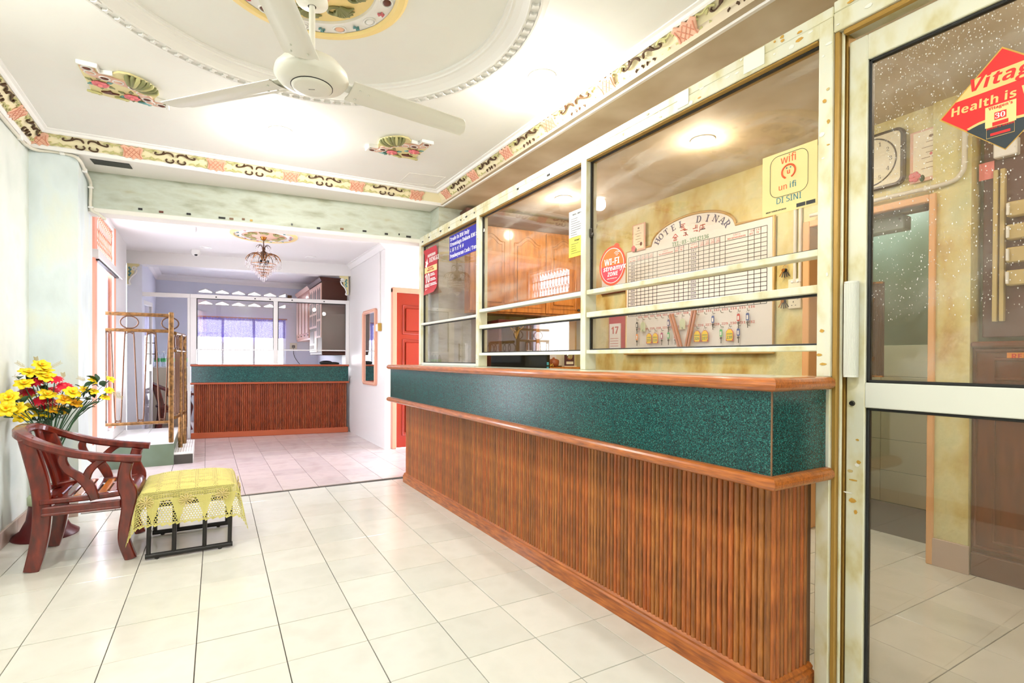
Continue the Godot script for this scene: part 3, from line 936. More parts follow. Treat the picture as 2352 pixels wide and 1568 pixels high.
func medallion(at: Vector3, r: float, label: String, full: bool):
	var leafy: Material = M.orn_green if full else M.scroll_light
	var field: Material = M.med_rim if full else M.peach
	var t := thing("ceiling_medallion", label, "ceiling medallion", at)
	var m := MB.new()
	m.lathe([Vector2(r, 0.0), Vector2(r, -0.012), Vector2(r * 0.965, -0.022), Vector2(r * 0.9, -0.024), Vector2(r * 0.87, -0.014)], Vector3.ZERO, 64)
	part("rim", m, M.med_rim, t)
	var f := MB.new()
	f.lathe([Vector2(r * 0.875, -0.012), Vector2(r * 0.71, -0.016), Vector2(r * 0.7, -0.022), Vector2(r * 0.67, -0.022), Vector2(r * 0.66, -0.012)], Vector3.ZERO, 64)
	part("border", f, M.plaster, t)
	var g := MB.new()
	g.lathe([Vector2(r * 0.665, -0.012), Vector2(r * 0.4, -0.02), Vector2(r * 0.2, -0.03), Vector2(0.001, -0.032)], Vector3.ZERO, 48, true)
	part("field", g, field, t)
	for i in 24:
		var a := TAU * (i + 0.3) / 24
		var e := Vector3(cos(a), 0, sin(a))
		var o := MB.new()
		if i % 2 == 0:
			o.ball(Vector3.ZERO, Vector3(r * 0.055, 0.006, r * 0.042), 12, 6)
			o = o
		else:
			o.tube([Vector3(-r * 0.03, -0.003, 0), Vector3(-r * 0.01, -0.005, r * 0.03), Vector3(r * 0.012, -0.004, -r * 0.025), Vector3(r * 0.03, -0.003, 0.0)], r * 0.012, 5)
			o.tube([Vector3(-r * 0.02, -0.003, r * 0.035), Vector3(r * 0.02, -0.004, r * 0.035)], r * 0.01, 5)
		var mm: Material = [M.orn_brown, M.orn_red, M.plaster, M.orn_teal, M.peach, M.orn_teal, M.plaster, M.orn_red][i % 8]
		var q := part("oval_boss" if i % 2 == 0 else "scroll", o, mm, t)
		q.transform = Transform3D(Basis(Vector3.UP.cross(e), Vector3.UP, e), e * r * 0.79 - Vector3.UP * 0.016)
		if i % 2 == 0:
			var w := MB.new()
			w.tube(Array(disc(r * 0.07, 18, Vector2.ZERO, r * 0.058)).map(func(p): return Vector3(p.x, 0, p.y)), r * 0.011, 6, true)
			var wr := part("oval_frame", w, M.plaster, t)
			wr.transform = q.transform
	for i in 8:   # acanthus leaves
		var a := TAU * (i + 0.2) / 8
		var e := Vector3(cos(a), 0, sin(a))
		var lf := MB.new()
		for k in 7:
			var s := (k - 3) / 3.0
			var tip := Vector3(sin(s * 1.15) * r * 0.15, -0.004, cos(s * 1.15) * r * 0.15)
			lf.tube([Vector3(s * 0.006, -0.004, -r * 0.03), tip * 0.55 + Vector3(0, -0.012, 0), tip], [r * 0.012, r * 0.026, r * 0.006], 6)
		lf.tube(cr([Vector3(0, -0.004, -r * 0.03), Vector3(r * 0.08, -0.012, -r * 0.08), Vector3(r * 0.15, -0.008, -r * 0.03), Vector3(r * 0.12, -0.008, r * 0.03), Vector3(r * 0.08, -0.008, 0)], 4), r * 0.016, 6)
		var q := part("acanthus_leaf", lf, leafy, t)
		q.transform = Transform3D(Basis(Vector3.UP.cross(e), Vector3.UP, e), e * r * 0.46 - Vector3.UP * 0.016)
	for i in (6 if full else 0):   # the roses in the middle
		var a := TAU * i / 6
		var b := MB.new()
		b.ball(Vector3(cos(a) * r * 0.13, -0.04, sin(a) * r * 0.13), Vector3(r * 0.11, 0.03, r * 0.11), 10, 6)
		b.tube(Array(disc(r * 0.06, 12)).map(func(p): return Vector3(p.x + cos(a) * r * 0.13, -0.066, p.y + sin(a) * r * 0.13)), r * 0.02, 6, true)
		part("rose", b, M.peach, t)

func corner_ornament(flip: bool):
	var sx := -1.0 if flip else 1.0
	var at := Vector3(0.94 if flip else -0.70, 2.65, -0.32)
	var t := thing("corner_ornament", "smaller painted plaster corner ornament between the fan blade tip and the cornice corner" if flip else "larger painted plaster corner ornament with two pink flowers, above the left pillar", "ceiling ornament", at, 0.0, "")
	var P := func(x, z): return Vector2((x + 0.70) * sx, z + 0.32)
	var down := Transform3D(Basis(Vector3.RIGHT, Vector3(0, 0, 1), Vector3(0, -1, 0)), Vector3.ZERO)   # drawing plane: x, z; out is down
	var pl := [P.call(-0.863, -0.137), P.call(-0.78, -0.137), P.call(-0.775, -0.19), P.call(-0.717, -0.186), P.call(-0.69, -0.155), P.call(-0.64, -0.150), P.call(-0.588, -0.180), P.call(-0.548, -0.225), P.call(-0.522, -0.28), P.call(-0.528, -0.35), P.call(-0.545, -0.395), P.call(-0.485, -0.405), P.call(-0.484, -0.487), P.call(-0.604, -0.5), P.call(-0.671, -0.489), P.call(-0.737, -0.507), P.call(-0.797, -0.493), P.call(-0.855, -0.497), P.call(-0.848, -0.403), P.call(-0.858, -0.283)]
	var b := MB.new()
	b.xf = down
	b.prism(PackedVector2Array(pl), 0.0, 0.012, 0.003)
	part("back_plate", b, M.orn_yellow, t)
	var ed := MB.new()
	ed.xf = down
	ed.prism(stroke([pl[0] + Vector2(0, 0), pl[1], pl[2], pl[3]], 0.016), 0.0, 0.022, 0.003)
	part("edge_moulding", ed, M.plaster, t)
	ed = MB.new()
	ed.xf = down
	ed.prism(stroke([pl[10], pl[11], pl[12]], 0.016), 0.0, 0.022, 0.003)
	part("edge_moulding", ed, M.plaster, t)
	var bd := MB.new()
	bd.xf = down
	var path := cr([P.call(-0.825, -0.16), P.call(-0.81, -0.225), P.call(-0.72, -0.255), P.call(-0.635, -0.29), P.call(-0.59, -0.375), P.call(-0.57, -0.44), P.call(-0.505, -0.45)], 5)
	bd.prism(stroke(path, 0.062), 0.008, 0.019, 0.003)
	part("ribbon", bd, M.orn_pink, t)
	for i in 9:
		var p: Vector2 = path[1 + int(i * 3.5)]
		var o := MB.new()
		o.ball(Vector3(p.x, -0.02, p.y), Vector3(0.018, 0.006, 0.014), 12, 6)
		part("oval_boss", o, M.orn_brown if i % 2 == 0 else M.orn_pink, t)
		var w := MB.new()
		w.tube(Array(disc(0.024, 14, p, 0.02)).map(func(q): return Vector3(q.x, -0.019, q.y)), 0.0035, 5, true)
		part("oval_frame", w, M.plaster, t)
	for i in 9:   # shell of leaves
		var c: Vector2 = P.call(-0.645, -0.275)
		var an := -PI * 0.02 + PI * 0.54 * i / 8.0
		var dir := Vector2(cos(an) * sx, sin(an))
		var tip := c + dir * 0.115
		var l := MB.new()
		l.tube(cr([Vector3(c.x, -0.02, c.y), Vector3(c.x + dir.x * 0.06, -0.034, c.y + dir.y * 0.06), Vector3(tip.x, -0.026, tip.y), Vector3(tip.x + dir.x * 0.008, -0.014, tip.y + dir.y * 0.008)], 3), [0.006, 0.008, 0.011, 0.014, 0.015, 0.015, 0.014, 0.011, 0.009, 0.005], 7)
		part("shell_lobe", l, M.orn_green if i % 3 else M.scroll_light, t)
	for e in [[-0.79, -0.33], [-0.655, -0.42]]:
		var c: Vector2 = P.call(e[0], e[1])
		for i in 7:
			var a := TAU * i / 7
			var f := MB.new()
			var d := Vector2(cos(a), sin(a))
			f.ball(Vector3(c.x + d.x * 0.024, -0.02, c.y + d.y * 0.02), Vector3(0.018, 0.008, 0.012), 8, 5)
			part("flower_petal", f, M.orn_red, t)
		var g := MB.new()
		g.ball(Vector3(c.x, -0.024, c.y), Vector3(0.012, 0.01, 0.012), 8, 5)
		part("flower_centre", g, M.pink_note, t)
		for i in 6:
			var a := TAU * (i + 0.5) / 6
			var d := Vector2(cos(a), sin(a))
			var l := MB.new()
			l.xf = down
			l.prism(PackedVector2Array([c + d * 0.035, c + d * 0.05 + d.orthogonal() * 0.012, c + d * 0.072, c + d * 0.05 - d.orthogonal() * 0.012]), 0.01, 0.017, 0.002)
			part("leaf", l, M.orn_green if i % 3 else M.orn_teal, t)
	var bird := MB.new()
	bird.xf = down
	var c: Vector2 = P.call(-0.765, -0.43)
	bird.prism(PackedVector2Array([c + Vector2(-0.035, 0.0), c + Vector2(-0.005, 0.014), c + Vector2(0.012, 0.03), c + Vector2(0.018, 0.008), c + Vector2(0.05, 0.004), c + Vector2(0.012, -0.012), c + Vector2(-0.02, -0.012)]), 0.01, 0.02, 0.002)
	part("bird", bird, M.orn_brown, t)
	for e in [[-0.835, -0.46], [-0.71, -0.475], [-0.6, -0.47]]:
		var l := MB.new()
		var q: Vector2 = P.call(e[0], e[1])
		l.tube(cr([Vector3(q.x - 0.03, -0.014, q.y), Vector3(q.x, -0.022, q.y + 0.014), Vector3(q.x + 0.03, -0.016, q.y - 0.006), Vector3(q.x + 0.018, -0.014, q.y - 0.018)], 4), 0.007, 6)
		part("curl", l, [M.orn_teal, M.orn_green, M.scroll_light][int(absf(e[0]) * 100) % 3], t)

func fan():
	var t := thing("ceiling_fan", "cream three-bladed ceiling fan hanging from the painted medallion", "ceiling fan", Vector3(0.085, 2.25, 1.06))
	var c := MB.new()
	c.lathe([Vector2(0.03, 0.37), Vector2(0.055, 0.345), Vector2(0.062, 0.30), Vector2(0.016, 0.285)], Vector3.ZERO, 24, true)
	part("canopy", c, M.fan, t)
	var r := MB.new()
	r.tube([Vector3(0, 0.37, 0), Vector3(0, 0.05, 0)], 0.012, 12)
	part("rod", r, M.fan, t)
	var h := MB.new()
	h.lathe([Vector2(0.02, 0.10), Vector2(0.06, 0.085), Vector2(0.11, 0.055), Vector2(0.138, 0.022), Vector2(0.142, 0.0), Vector2(0.128, -0.018), Vector2(0.10, -0.030), Vector2(0.079, -0.035)], Vector3.ZERO, 40, true)
	part("motor_housing", h, M.fan, t)
	var k := MB.new()
	k.lathe([Vector2(0.079, -0.033), Vector2(0.077, -0.040), Vector2(0.06, -0.044), Vector2(0.001, -0.046)], Vector3.ZERO, 36, true)
	part("cap", k, M.fan, t)
	var gr := MB.new()
	gr.lathe([Vector2(0.0805, -0.0345), Vector2(0.0805, -0.0372), Vector2(0.078, -0.0372)], Vector3.ZERO, 36)
	part("cap_seam", gr, M.black, t)
	var scratch := MB.new()
	scratch.bar(Vector3(0.01, -0.0462, 0.006), Vector3(-0.012, -0.0462, -0.004), 0.0015, 0.001)
	part("maker_mark", scratch, M.black, t)
	for a in [-132.5, -7.0, 113.0]:
		var d := Vector3(cos(deg_to_rad(a)), 0, sin(deg_to_rad(a)))
		var s := d.cross(Vector3.UP)
		var b := MB.new()
		b.xf = Transform3D(Basis(d, Vector3.UP, d.cross(Vector3.UP)), Vector3.ZERO)
		var g := []
		for i in 12:
			var u := i / 11.0
			var row := []
			for j in 9:
				var v := j / 8.0 - 0.5
				var w := 0.128 - 0.012 * u
				var x := 0.155 + 0.55 * u - (0.018 * pow(absf(v) * 2.0, 3.0) if i == 11 else 0.0) + (0.05 * (0.5 - v) if i == 11 else 0.0)
				row.append(Vector3(x, -0.004 + v * 0.022 - 0.006 * cos(v * PI) + (0.004 if absf(absf(v) - 0.36) < 0.08 else 0.0), v * w))
			g.append(row)
		b.sheet(g)
		var back := []
		for i in 12:
			var row := []
			for j in 9: row.append(g[i][j] + Vector3(0, 0.003, 0))
			back.append(row)
		var rev := back.duplicate()
		rev.reverse()
		b.sheet(rev)
		for i in 11:
			b.quad(g[i][0], g[i + 1][0], back[i + 1][0], back[i][0])
			b.quad(g[i + 1][8], g[i][8], back[i][8], back[i + 1][8])
		for j in 8:
			b.quad(g[11][j], g[11][j + 1], back[11][j + 1], back[11][j])
		var bl := part("blade", b, M.fan, t)
		var ir := MB.new()
		ir.xf = b.xf
		ir.cbox(Vector3(0.15, 0.004, 0.0), Vector3(0.09, 0.006, 0.06), 0.002)
		part("blade_iron", ir, M.alu_clean, t)
		var rv := MB.new()
		rv.xf = b.xf
		for e in [[0.19, -0.03], [0.19, 0.03], [0.23, 0.02]]:
			rv.ball(Vector3(e[0], -0.011 + e[1] * 0.17, e[1]), Vector3(0.005, 0.003, 0.005), 8, 4)
		part("rivets", rv, M.alu_clean, bl)

func fluted(r: float, h: float) -> ArrayMesh:   # one half-round slat standing on y = 0, its round side towards -x
	var m := MB.new()
	var n := 6
	for i in n:
		var a0 := -PI / 2 + PI * i / n
		var a1 := -PI / 2 + PI * (i + 1) / n
		var e0 := Vector3(-cos(a0) * 0.8, 0, sin(a0))
		var e1 := Vector3(-cos(a1) * 0.8, 0, sin(a1))
		m.smooth(e0 * r, e1 * r, e1 * r + Vector3.UP * h, e0 * r + Vector3.UP * h, e0, e1, e1, e0)
	return m.st.commit()

func nose(w := 0.04, h := 0.042) -> Array:   # rounded edge trim, its nose to the right of the run
	var p := []
	for i in 9:
		var a := -PI / 2 + PI * i / 8.0
		p.append(Vector2(cos(a) * w * 0.55 + w * 0.2, sin(a) * h / 2))
	p.append(Vector2(-w * 0.6, h / 2))
	p.append(Vector2(-w * 0.6, -h / 2))
	return p

func counter():
	var t := thing("reception_counter", "long reception counter with teal speckled fascia over orange fluted wood below the office glass", "counter", Vector3(1.30, 0, 0.5))
	var core := MB.new()
	core.box(Vector3(1.305, 0.0, -1.255), Vector3(1.36, 0.74, 2.235))
	core.box(Vector3(1.36, 0.0, 2.19), Vector3(1.53, 0.74, 2.235))
	core.box(Vector3(1.36, 0.0, -1.255), Vector3(1.53, 0.74, -1.20))
	wpart("core", core, M.rust, t)
	var sl := fluted(0.0112, 0.66)
	var n := 156
	for i in n:
		var o := put("slat", sl, M["slat%d" % (rng.randi() % 6)], t)
		o.position = Vector3(1.305, 0.08, -1.245 + 3.48 * (i + 0.5) / n) - t.position
	for i in 9:
		var o := put("slat", sl, M["slat%d" % (rng.randi() % 6)], t)
		o.position = Vector3(1.315 + 0.0222 * i, 0.08, 2.235) - t.position
		o.rotation.y = PI / 2
	var sk := MB.new()
	sk.moulding([Vector2(-0.02, 0.0), Vector2(0.018, 0.0), Vector2(0.018, 0.062), Vector2(0.010, 0.068), Vector2(0.012, 0.078), Vector2(0.003, 0.087), Vector2(-0.02, 0.087)], [Vector3(1.52, 0, -1.26), Vector3(1.302, 0, -1.26), Vector3(1.302, 0, 2.24), Vector3(1.52, 0, 2.24)])
	wpart("skirting", sk, M.skirt_wood, t)
	var path := [Vector3(1.495, 0, -1.388), Vector3(1.20, 0, -1.388), Vector3(1.20, 0, 2.30), Vector3(1.495, 0, 2.30)]
	var fa := MB.new()
	fa.moulding([Vector2(0.0, 0.765), Vector2(0.0, 1.035), Vector2(-0.03, 1.035), Vector2(-0.03, 0.765)], path)
	wpart("fascia", fa, M.laminate, t)
	var un := MB.new()
	un.box(Vector3(1.20, 0.74, -1.385), Vector3(1.50, 0.766, 2.295))
	wpart("soffit_board", un, M.rust, t)
	var lt := MB.new()
	lt.moulding(nose().map(func(p): return p + Vector2(0.0, 0.752)), path)
	wpart("lower_trim", lt, M.trim_wood, t)
	var ut := MB.new()
	ut.moulding(nose().map(func(p): return p + Vector2(0.0, 1.050)), path)
	wpart("upper_trim", ut, M.trim_wood, t)
	var tp := MB.new()
	tp.cbox(Vector3(1.395, 1.050, 0.457), Vector3(0.40, 0.038, 3.675), 0.003)
	wpart("worktop", tp, M.counter_top, t)
	var cn := MB.new()
	cn.box(Vector3(1.1985, 0.767, 2.2975), Vector3(1.2025, 1.033, 2.3015))
	wpart("corner_joint", cn, M.rust, t)
	# the lower desk behind the glass
	var d := thing("office_desk", "plain low desk running along the inside of the reception counter", "desk", Vector3(1.88, 0, 0.3))
	var ds := MB.new()
	ds.cbox(Vector3(1.89, 0.72, 0.45), Vector3(0.40, 0.03, 2.7), 0.003)
	wpart("desk_top", ds, M.cabinet, d)
	for z in [-0.8, 0.4, 1.7]:
		var lg := MB.new()
		lg.box(Vector3(1.72, 0.0, z - 0.015), Vector3(2.06, 0.705, z + 0.015))
		wpart("desk_side", lg, M.cabinet, d)

func pane(parent: Node, a: Vector3, b: Vector3):
	var m := MB.new()
	m.box(a, b)
	wpart("pane", m, M.glass_tan, parent)

func rail(parent: Node, a: Vector3, b: Vector3, mt: Material, called := "rail"):
	var m := MB.new()
	m.cbox((a + b) / 2.0, (b - a).abs(), 0.0025)
	wpart(called, m, mt, parent)

func stain(parent: Node, n: int, x: float, y0: float, y1: float, z0: float, z1: float, big := 1.0):
	for i in n:   # torn tape and glue left on the metal
		var m := MB.new()
		var z := rng.randf_range(z0, z1)
		var y := rng.randf_range(y0, y1)
		var w := rng.randf_range(0.006, 0.022) * big
		var h := rng.randf_range(0.004, 0.014) * big
		var p := PackedVector2Array()
		for k in 7:
			var a := TAU * k / 7
			p.append(Vector2(cos(a) * w * rng.randf_range(0.6, 1.0), sin(a) * h * rng.randf_range(0.6, 1.0)))
		m.xf = Transform3D(Basis(Vector3(0, 0, 1), Vector3.UP, Vector3(-1, 0, 0)), Vector3(x, y, z))
		m.prism(p, 0.0, 0.0008)
		wpart("tape_residue", m, [M.alu_stain, M.gold, M.alu_tape, M.alu_tape, M.switch_beige][rng.randi() % 5], parent)

func screen():
	var t := thing("glass_partition", "aluminium framed glass partition with stained cream bars, standing on the reception counter", "partition", Vector3(1.52, 1.07, 0.45))
	var X0 := 1.50
	var X1 := 1.575
	rail(t, Vector3(X0, 2.205, -1.45), Vector3(X1, 2.252, 2.31), M.alu, "header")
	rail(t, Vector3(X0 + 0.001, 2.2525, -1.45), Vector3(X1, 2.288, 2.31), M.alu, "header_cap")
	rail(t, Vector3(X0 + 0.004, 2.197, -1.40), Vector3(X1 - 0.004, 2.204, 2.26), M.alu_gold, "header_reveal")
	for z in [-1.425, -0.225, 1.031, 2.288]:
		rail(t, Vector3(X0 - 0.0015, 1.07, z - 0.022), Vector3(X1, 2.205 if z < 2 else 2.252, z + 0.022), M.alu, "post")
	var bars := [
		[-1.403, -0.247, [[1.446, 1.466], [1.07, 1.09]], [[1.090, 1.446], [1.466, 2.2]]],
		[-0.203, 1.009, [[1.476, 1.500], [1.352, 1.380], [1.152, 1.172]], [[1.5, 2.2], [1.172, 1.352]]],
		[1.053, 2.266, [[1.476, 1.500], [1.352, 1.380], [1.156, 1.176]], [[1.5, 2.2], [1.176, 1.352]]]]
	var bi := 0
	for b in bars:
		for r in b[2]:
			rail(t, Vector3(X0 + 0.004, r[0], b[0]), Vector3(X1 - 0.012, r[1], b[1]), M.alu_clean if bi < 2 else M.alu, "rail")
		for g in b[3]:
			pane(t, Vector3(1.536, g[0], b[0]), Vector3(1.541, g[1], b[1]))
			for e in [[g[0], g[0] + 0.007, b[0], b[1]], [g[1] - 0.007, g[1], b[0], b[1]], [g[0], g[1], b[0], b[0] + 0.007], [g[0], g[1], b[1] - 0.007, b[1]]]:
				rail(t, Vector3(1.528, e[0], e[2]), Vector3(1.548, e[1], e[3]), M.gasket, "gasket")
		bi += 1
	# wiped dust on the upper panes
	for e in [[-0.19, 0.99, 1.52, 2.19, 0], [1.07, 2.25, 1.52, 2.19, 0]]:
		var m := MB.new()
		m.quad(Vector3(1.5352, e[2], e[0]), Vector3(1.5352, e[2], e[1]), Vector3(1.5352, e[3], e[1]), Vector3(1.5352, e[3], e[0]))
		wpart("dust_film", m, M["smear%d" % e[4]], t)
	stain(t, 22, X0 - 0.0002, 2.215, 2.28, 1.3, 2.25, 0.75)
	stain(t, 22, X0 - 0.0002, 2.215, 2.28, -1.4, 1.2, 0.5)
	stain(t, 12, X0 - 0.0022, 1.1, 2.2, 2.275, 2.30, 0.7)
	stain(t, 8, X0 - 0.0022, 1.1, 2.2, -0.24, -0.21, 0.6)
	for z in [-1.36, -1.2, -0.93, -0.75, -0.52, -0.42, -0.28, 0.35, 0.7]:
		var m := MB.new()
		m.cbox(Vector3(X0 - 0.001, 2.238 + rng.randf_range(-0.012, 0.012), z), Vector3(0.003, 0.012, rng.randf_range(0.01, 0.04)), 0.001)
		wpart("tape_scrap", m, M.black, t)
	for e in [[2.03, 0.085], [1.70, 0.06]]:
		var m := MB.new()
		m.cbox(Vector3(X0 - 0.001, 2.249, e[0]), Vector3(0.003, 0.066, e[1]), 0.001)
		wpart("tape_patch", m, M.alu_tape, t)
	# latch on the third post
	var l := MB.new()
	l.cbox(Vector3(1.53, 1.81, 1.062), Vector3(0.02, 0.05, 0.016), 0.004)
	l.cbox(Vector3(1.525, 1.80, 1.074), Vector3(0.012, 0.016, 0.02), 0.003)
	wpart("latch", l, M.steel_dark, t)
	notices()

# a flat paper stuck on a pane whose face is at x; the paper's plane runs along +z to the right
func stuck(parent: Node3D, called: String, poly: PackedVector2Array, c: Vector3, m: Material, d := 0.0006, lift := 0.0) -> MeshInstance3D:
	var b := MB.new()
	b.xf = Transform3D(Basis(Vector3(0, 0, 1), Vector3.UP, Vector3(-1, 0, 0)), c + Vector3(-lift, 0, 0))
	b.prism(poly, 0.0, d)
	return wpart(called, b, m, parent)

func rect2(w: float, h: float, c := Vector2.ZERO) -> PackedVector2Array:
	return PackedVector2Array([c + Vector2(-w / 2, -h / 2), c + Vector2(w / 2, -h / 2), c + Vector2(w / 2, h / 2), c + Vector2(-w / 2, h / 2)])

func notices():
	var R := Vector3(0, 0, 1)
	var U := Vector3.UP
	var x := 1.5345
	# blue sign
	var t := thing("trade_sign", "blue sign with white lettering in three languages high in the first glass bay", "sign", Vector3(x, 1.97, -0.53))
	stuck(t, "plate", rect2(0.566, 0.207), Vector3(x, 2.07, -0.53), M.sign_blue, 0.003)
	var b := MB.new()
	text(b, "Trade In RM Only", 0.030, Vector3(x - 0.0032, 2.128, -0.80), R, U, "serif_bold", false, 1.0)
	text(b, "Urusniaga Dalam RM Sahaja", 0.030, Vector3(x - 0.0032, 2.082, -0.80), R, U, "serif_bold", false, 1.06)
	text(b, "Pembayaran Cash / Tunai /", 0.030, Vector3(x - 0.0032, 1.984, -0.80), R, U, "serif_bold", false, 1.0)
	var gl := ["1989498914 1585 5585 3521 5471", "1989 1981 8983 1444 5521 7541 6985 6981 2911", "1888 8878 1885 7584 8481 1474 6121 2141", "1698 6998 1589 5585 4541 2562 1181 5551", "1787 5978 3554 5534 7525 2141 3683 8652", "1888 8885 1585 1515 3664 4221 6682 5511"]
	for i in 6: glyph(b, gl[i], 0.032, Vector3(x - 0.0032, 2.033, -0.80 + i * 0.047), R, U, 0.13)
	glyph(b, gl[2], 0.032, Vector3(x - 0.0032, 1.984, -0.275), R, U, 0.13)
	wpart("lettering", b, M.white, t)
	# red health poster in the far corner of the first bay
	t = thing("dengue_poster", "narrow red health poster with a large white ten at the far end of the glass", "poster", Vector3(x, 1.73, -1.235))
	var g := []
	for i in 11:
		var row := []
		for j in 7:
			var u := i / 10.0
			var v := j / 6.0
			row.append(Vector3(x - 0.002 - 0.03 * pow(maxf(0, u - 0.82) / 0.18, 2.0) * (0.3 + v) - 0.012 * pow(maxf(0, 0.1 - u) / 0.1, 2.0), 2.155 - 0.425 * u, -1.39 + 0.31 * v))
		g.append(row)
	var sh := MB.new()
	sh.sheet(g)
	wpart("sheet", sh, M.poster_red, t)
	stuck(t, "cream_band", rect2(0.30, 0.055), Vector3(x, 1.962, -1.235), M.poster_tan, 0.0006, 0.0035)
	b = MB.new()
	text(b, "HAPUSKAN", 0.026, Vector3(x - 0.004, 2.078, -1.31), R, U, "bold")
	text(b, "DENGGI", 0.042, Vector3(x - 0.004, 2.026, -1.27), R, U, "serif_bold", false, 0.95)
	text(b, "10", 0.085, Vector3(x - 0.004, 1.842, -1.375), R, U, "bold", false, 0.95)
	text(b, "MINIT", 0.032, Vector3(x - 0.004, 1.80, -1.375), R, U, "bold", false, 0.9)
	for i in 3:
		for k in 2: b.bar(Vector3(x - 0.004, 1.915 - 0.045 * i - 0.014 * k, -1.245), Vector3(x - 0.004, 1.915 - 0.045 * i - 0.014 * k, -1.15 + 0.02 * (i + k)), 0.008, 0.0008, Vector3.RIGHT)
	b.xf = Transform3D(Basis(R, U, Vector3(-1, 0, 0)), Vector3(x - 0.0032, 2.03, -1.33))
	b.prism(PackedVector2Array([Vector2(-0.04, -0.03), Vector2(-0.02, -0.005), Vector2(-0.035, 0.02), Vector2(-0.01, 0.015), Vector2(0.01, 0.045), Vector2(0.02, 0.01), Vector2(0.035, -0.01), Vector2(0.01, -0.02), Vector2(0.0, -0.045)]), 0.0, 0.0008)
	b.xf = Transform3D()
	text(b, "BERSIH", 0.022, Vector3(x - 0.004, 1.765, -1.365), R, U, "bold")
	wpart("lettering", b, M.white, t)
	b = MB.new()
	text(b, "DALAM MASA", 0.014, Vector3(x - 0.0046, 1.968, -1.235), R, U, "bold", true)
	text(b, "SEMINGGU SAHAJA", 0.013, Vector3(x - 0.0046, 1.946, -1.235), R, U, "bold", true)
	wpart("band_lettering", b, M.poster_red, t)
	# white and yellow sheets in the second bay
	t = thing("notice_sheet", "white printed sheet taped high on the glass above a yellow one, beside the middle post", "notice", Vector3(x, 1.82, 0.935))
	stuck(t, "sheet", rect2(0.15, 0.165), Vector3(x, 1.888, 0.933), M.white, 0.0006)
	b = MB.new()
	text(b, "MAKLUMAN", 0.010, Vector3(x - 0.001, 1.945, 0.93), R, U, "bold", true)
	for i in 9: b.bar(Vector3(x - 0.001, 1.925 - 0.013 * i, 0.875), Vector3(x - 0.001, 1.925 - 0.013 * i, 0.93 + 0.06 * rng.randf()), 0.0025, 0.0006, Vector3.RIGHT)
	wpart("print", b, M.ink_black, t)
	t = thing("notice_sheet", "yellow printed sheet taped on the glass under the white one, beside the middle post", "notice", Vector3(x, 1.71, 0.935))
	stuck(t, "sheet", rect2(0.15, 0.112), Vector3(x - 0.0006, 1.765, 0.934), M.note_yellow, 0.0006)
	b = MB.new()
	text(b, "PERMIT", 0.010, Vector3(x - 0.0016, 1.795, 0.934), R, U, "bold", true)
	for i in 5: b.bar(Vector3(x - 0.0016, 1.782 - 0.013 * i, 0.88), Vector3(x - 0.0016, 1.782 - 0.013 * i, 0.92 + 0.06 * rng.randf()), 0.0025, 0.0006, Vector3.RIGHT)
	wpart("print", b, M.ink_black, t)
	# round hotspot sticker in the third bay
	t = thing("hotspot_sticker", "round orange and red wireless zone sticker in the lower left of the third glass bay", "sticker", Vector3(x, 1.508, 1.223))
	var c := Vector3(x, 1.609, 1.223)
	stuck(t, "rim", disc(0.0985, 40, Vector2.ZERO, 0.102), c, M.rim_orange, 0.0008)
	var lobe := disc(0.022, 16, Vector2(0.03, 0.089))
	stuck(t, "rim_lobe", lobe, c, M.rim_orange, 0.0007, -0.0002)
	stuck(t, "white_ring", disc(0.086, 40, Vector2.ZERO, 0.090), c, M.white, 0.0005, 0.0008)
	var topd := PackedVector2Array()
	var botd := PackedVector2Array()
	for i in 21:
		var a := PI * i / 20.0
		topd.append(Vector2(cos(a) * 0.083, sin(a) * 0.087 ))
		botd.append(Vector2(cos(a + PI) * 0.083, sin(a + PI) * 0.087))
	stuck(t, "orange_field", topd, c, M.wifi_orange, 0.0005, 0.0013)
	stuck(t, "red_field", botd, c, M.wifi_red, 0.0005, 0.0013)
	b = MB.new()
	text(b, "WI-FI", 0.032, c + Vector3(-0.0022, 0.006, -0.058), R, U, "bold")
	text(b, "streamyx", 0.026, c + Vector3(-0.0022, -0.026, -0.068), R, U, "bold", false, 1.02, 0.0008, 0.2)
	text(b, "ZONE", 0.021, c + Vector3(-0.0022, -0.053, -0.034), R, U, "bold", false, 1.0, 0.0008, 0.1)
	text(b, "www.streamyx.com", 0.006, c + Vector3(-0.0022, -0.068, 0.0), R, U, "sans", true)
	for i in 3:
		var pts := []
		for k in 7: pts.append(c + Vector3(-0.0024, 0.046 + sin(PI * 0.25 + PI * 0.5 * k / 6.0) * (0.008 + 0.009 * i) - 0.004, 0.036 + cos(PI * 0.25 + PI * 0.5 * k / 6.0) * (0.008 + 0.009 * i)))
		b.tube(pts, 0.0017, 4)
	wpart("lettering", b, M.white, t)
	# cream wireless card near the right post
	t = thing("wireless_card", "cream card with orange and teal wireless lettering at the right end of the glass", "sign", Vector3(x, 1.66, 2.145))
	c = Vector3(x, 1.772, 2.145)
	stuck(t, "card", rect2(0.2, 0.222), c, M.unifi_card, 0.0006)
	var edge := MB.new()
	edge.tube(Array(rrect(0.138, 0.15, 0.03, 5)).map(func(p): return c + Vector3(-0.0008, p.y + 0.024, p.x)), 0.0009, 5, true)
	wpart("rounded_outline", edge, M.steel_dark, t)
	b = MB.new()
	text(b, "wifi", 0.028, c + Vector3(-0.0009, 0.066, 0.0), R, U, "sans", true, 0.95)
	text(b, "un", 0.021, c + Vector3(-0.0009, -0.028, -0.038), R, U, "sans", false, 1.0)
	b.tube(Array(disc(0.024, 28)).slice(2, 27).map(func(p): return c + Vector3(-0.0012, 0.033 + p.x * -1.0, p.y)), 0.0032, 5)
	text(b, "u", 0.017, c + Vector3(-0.0009, 0.024, 0.0), R, U, "bold", true)
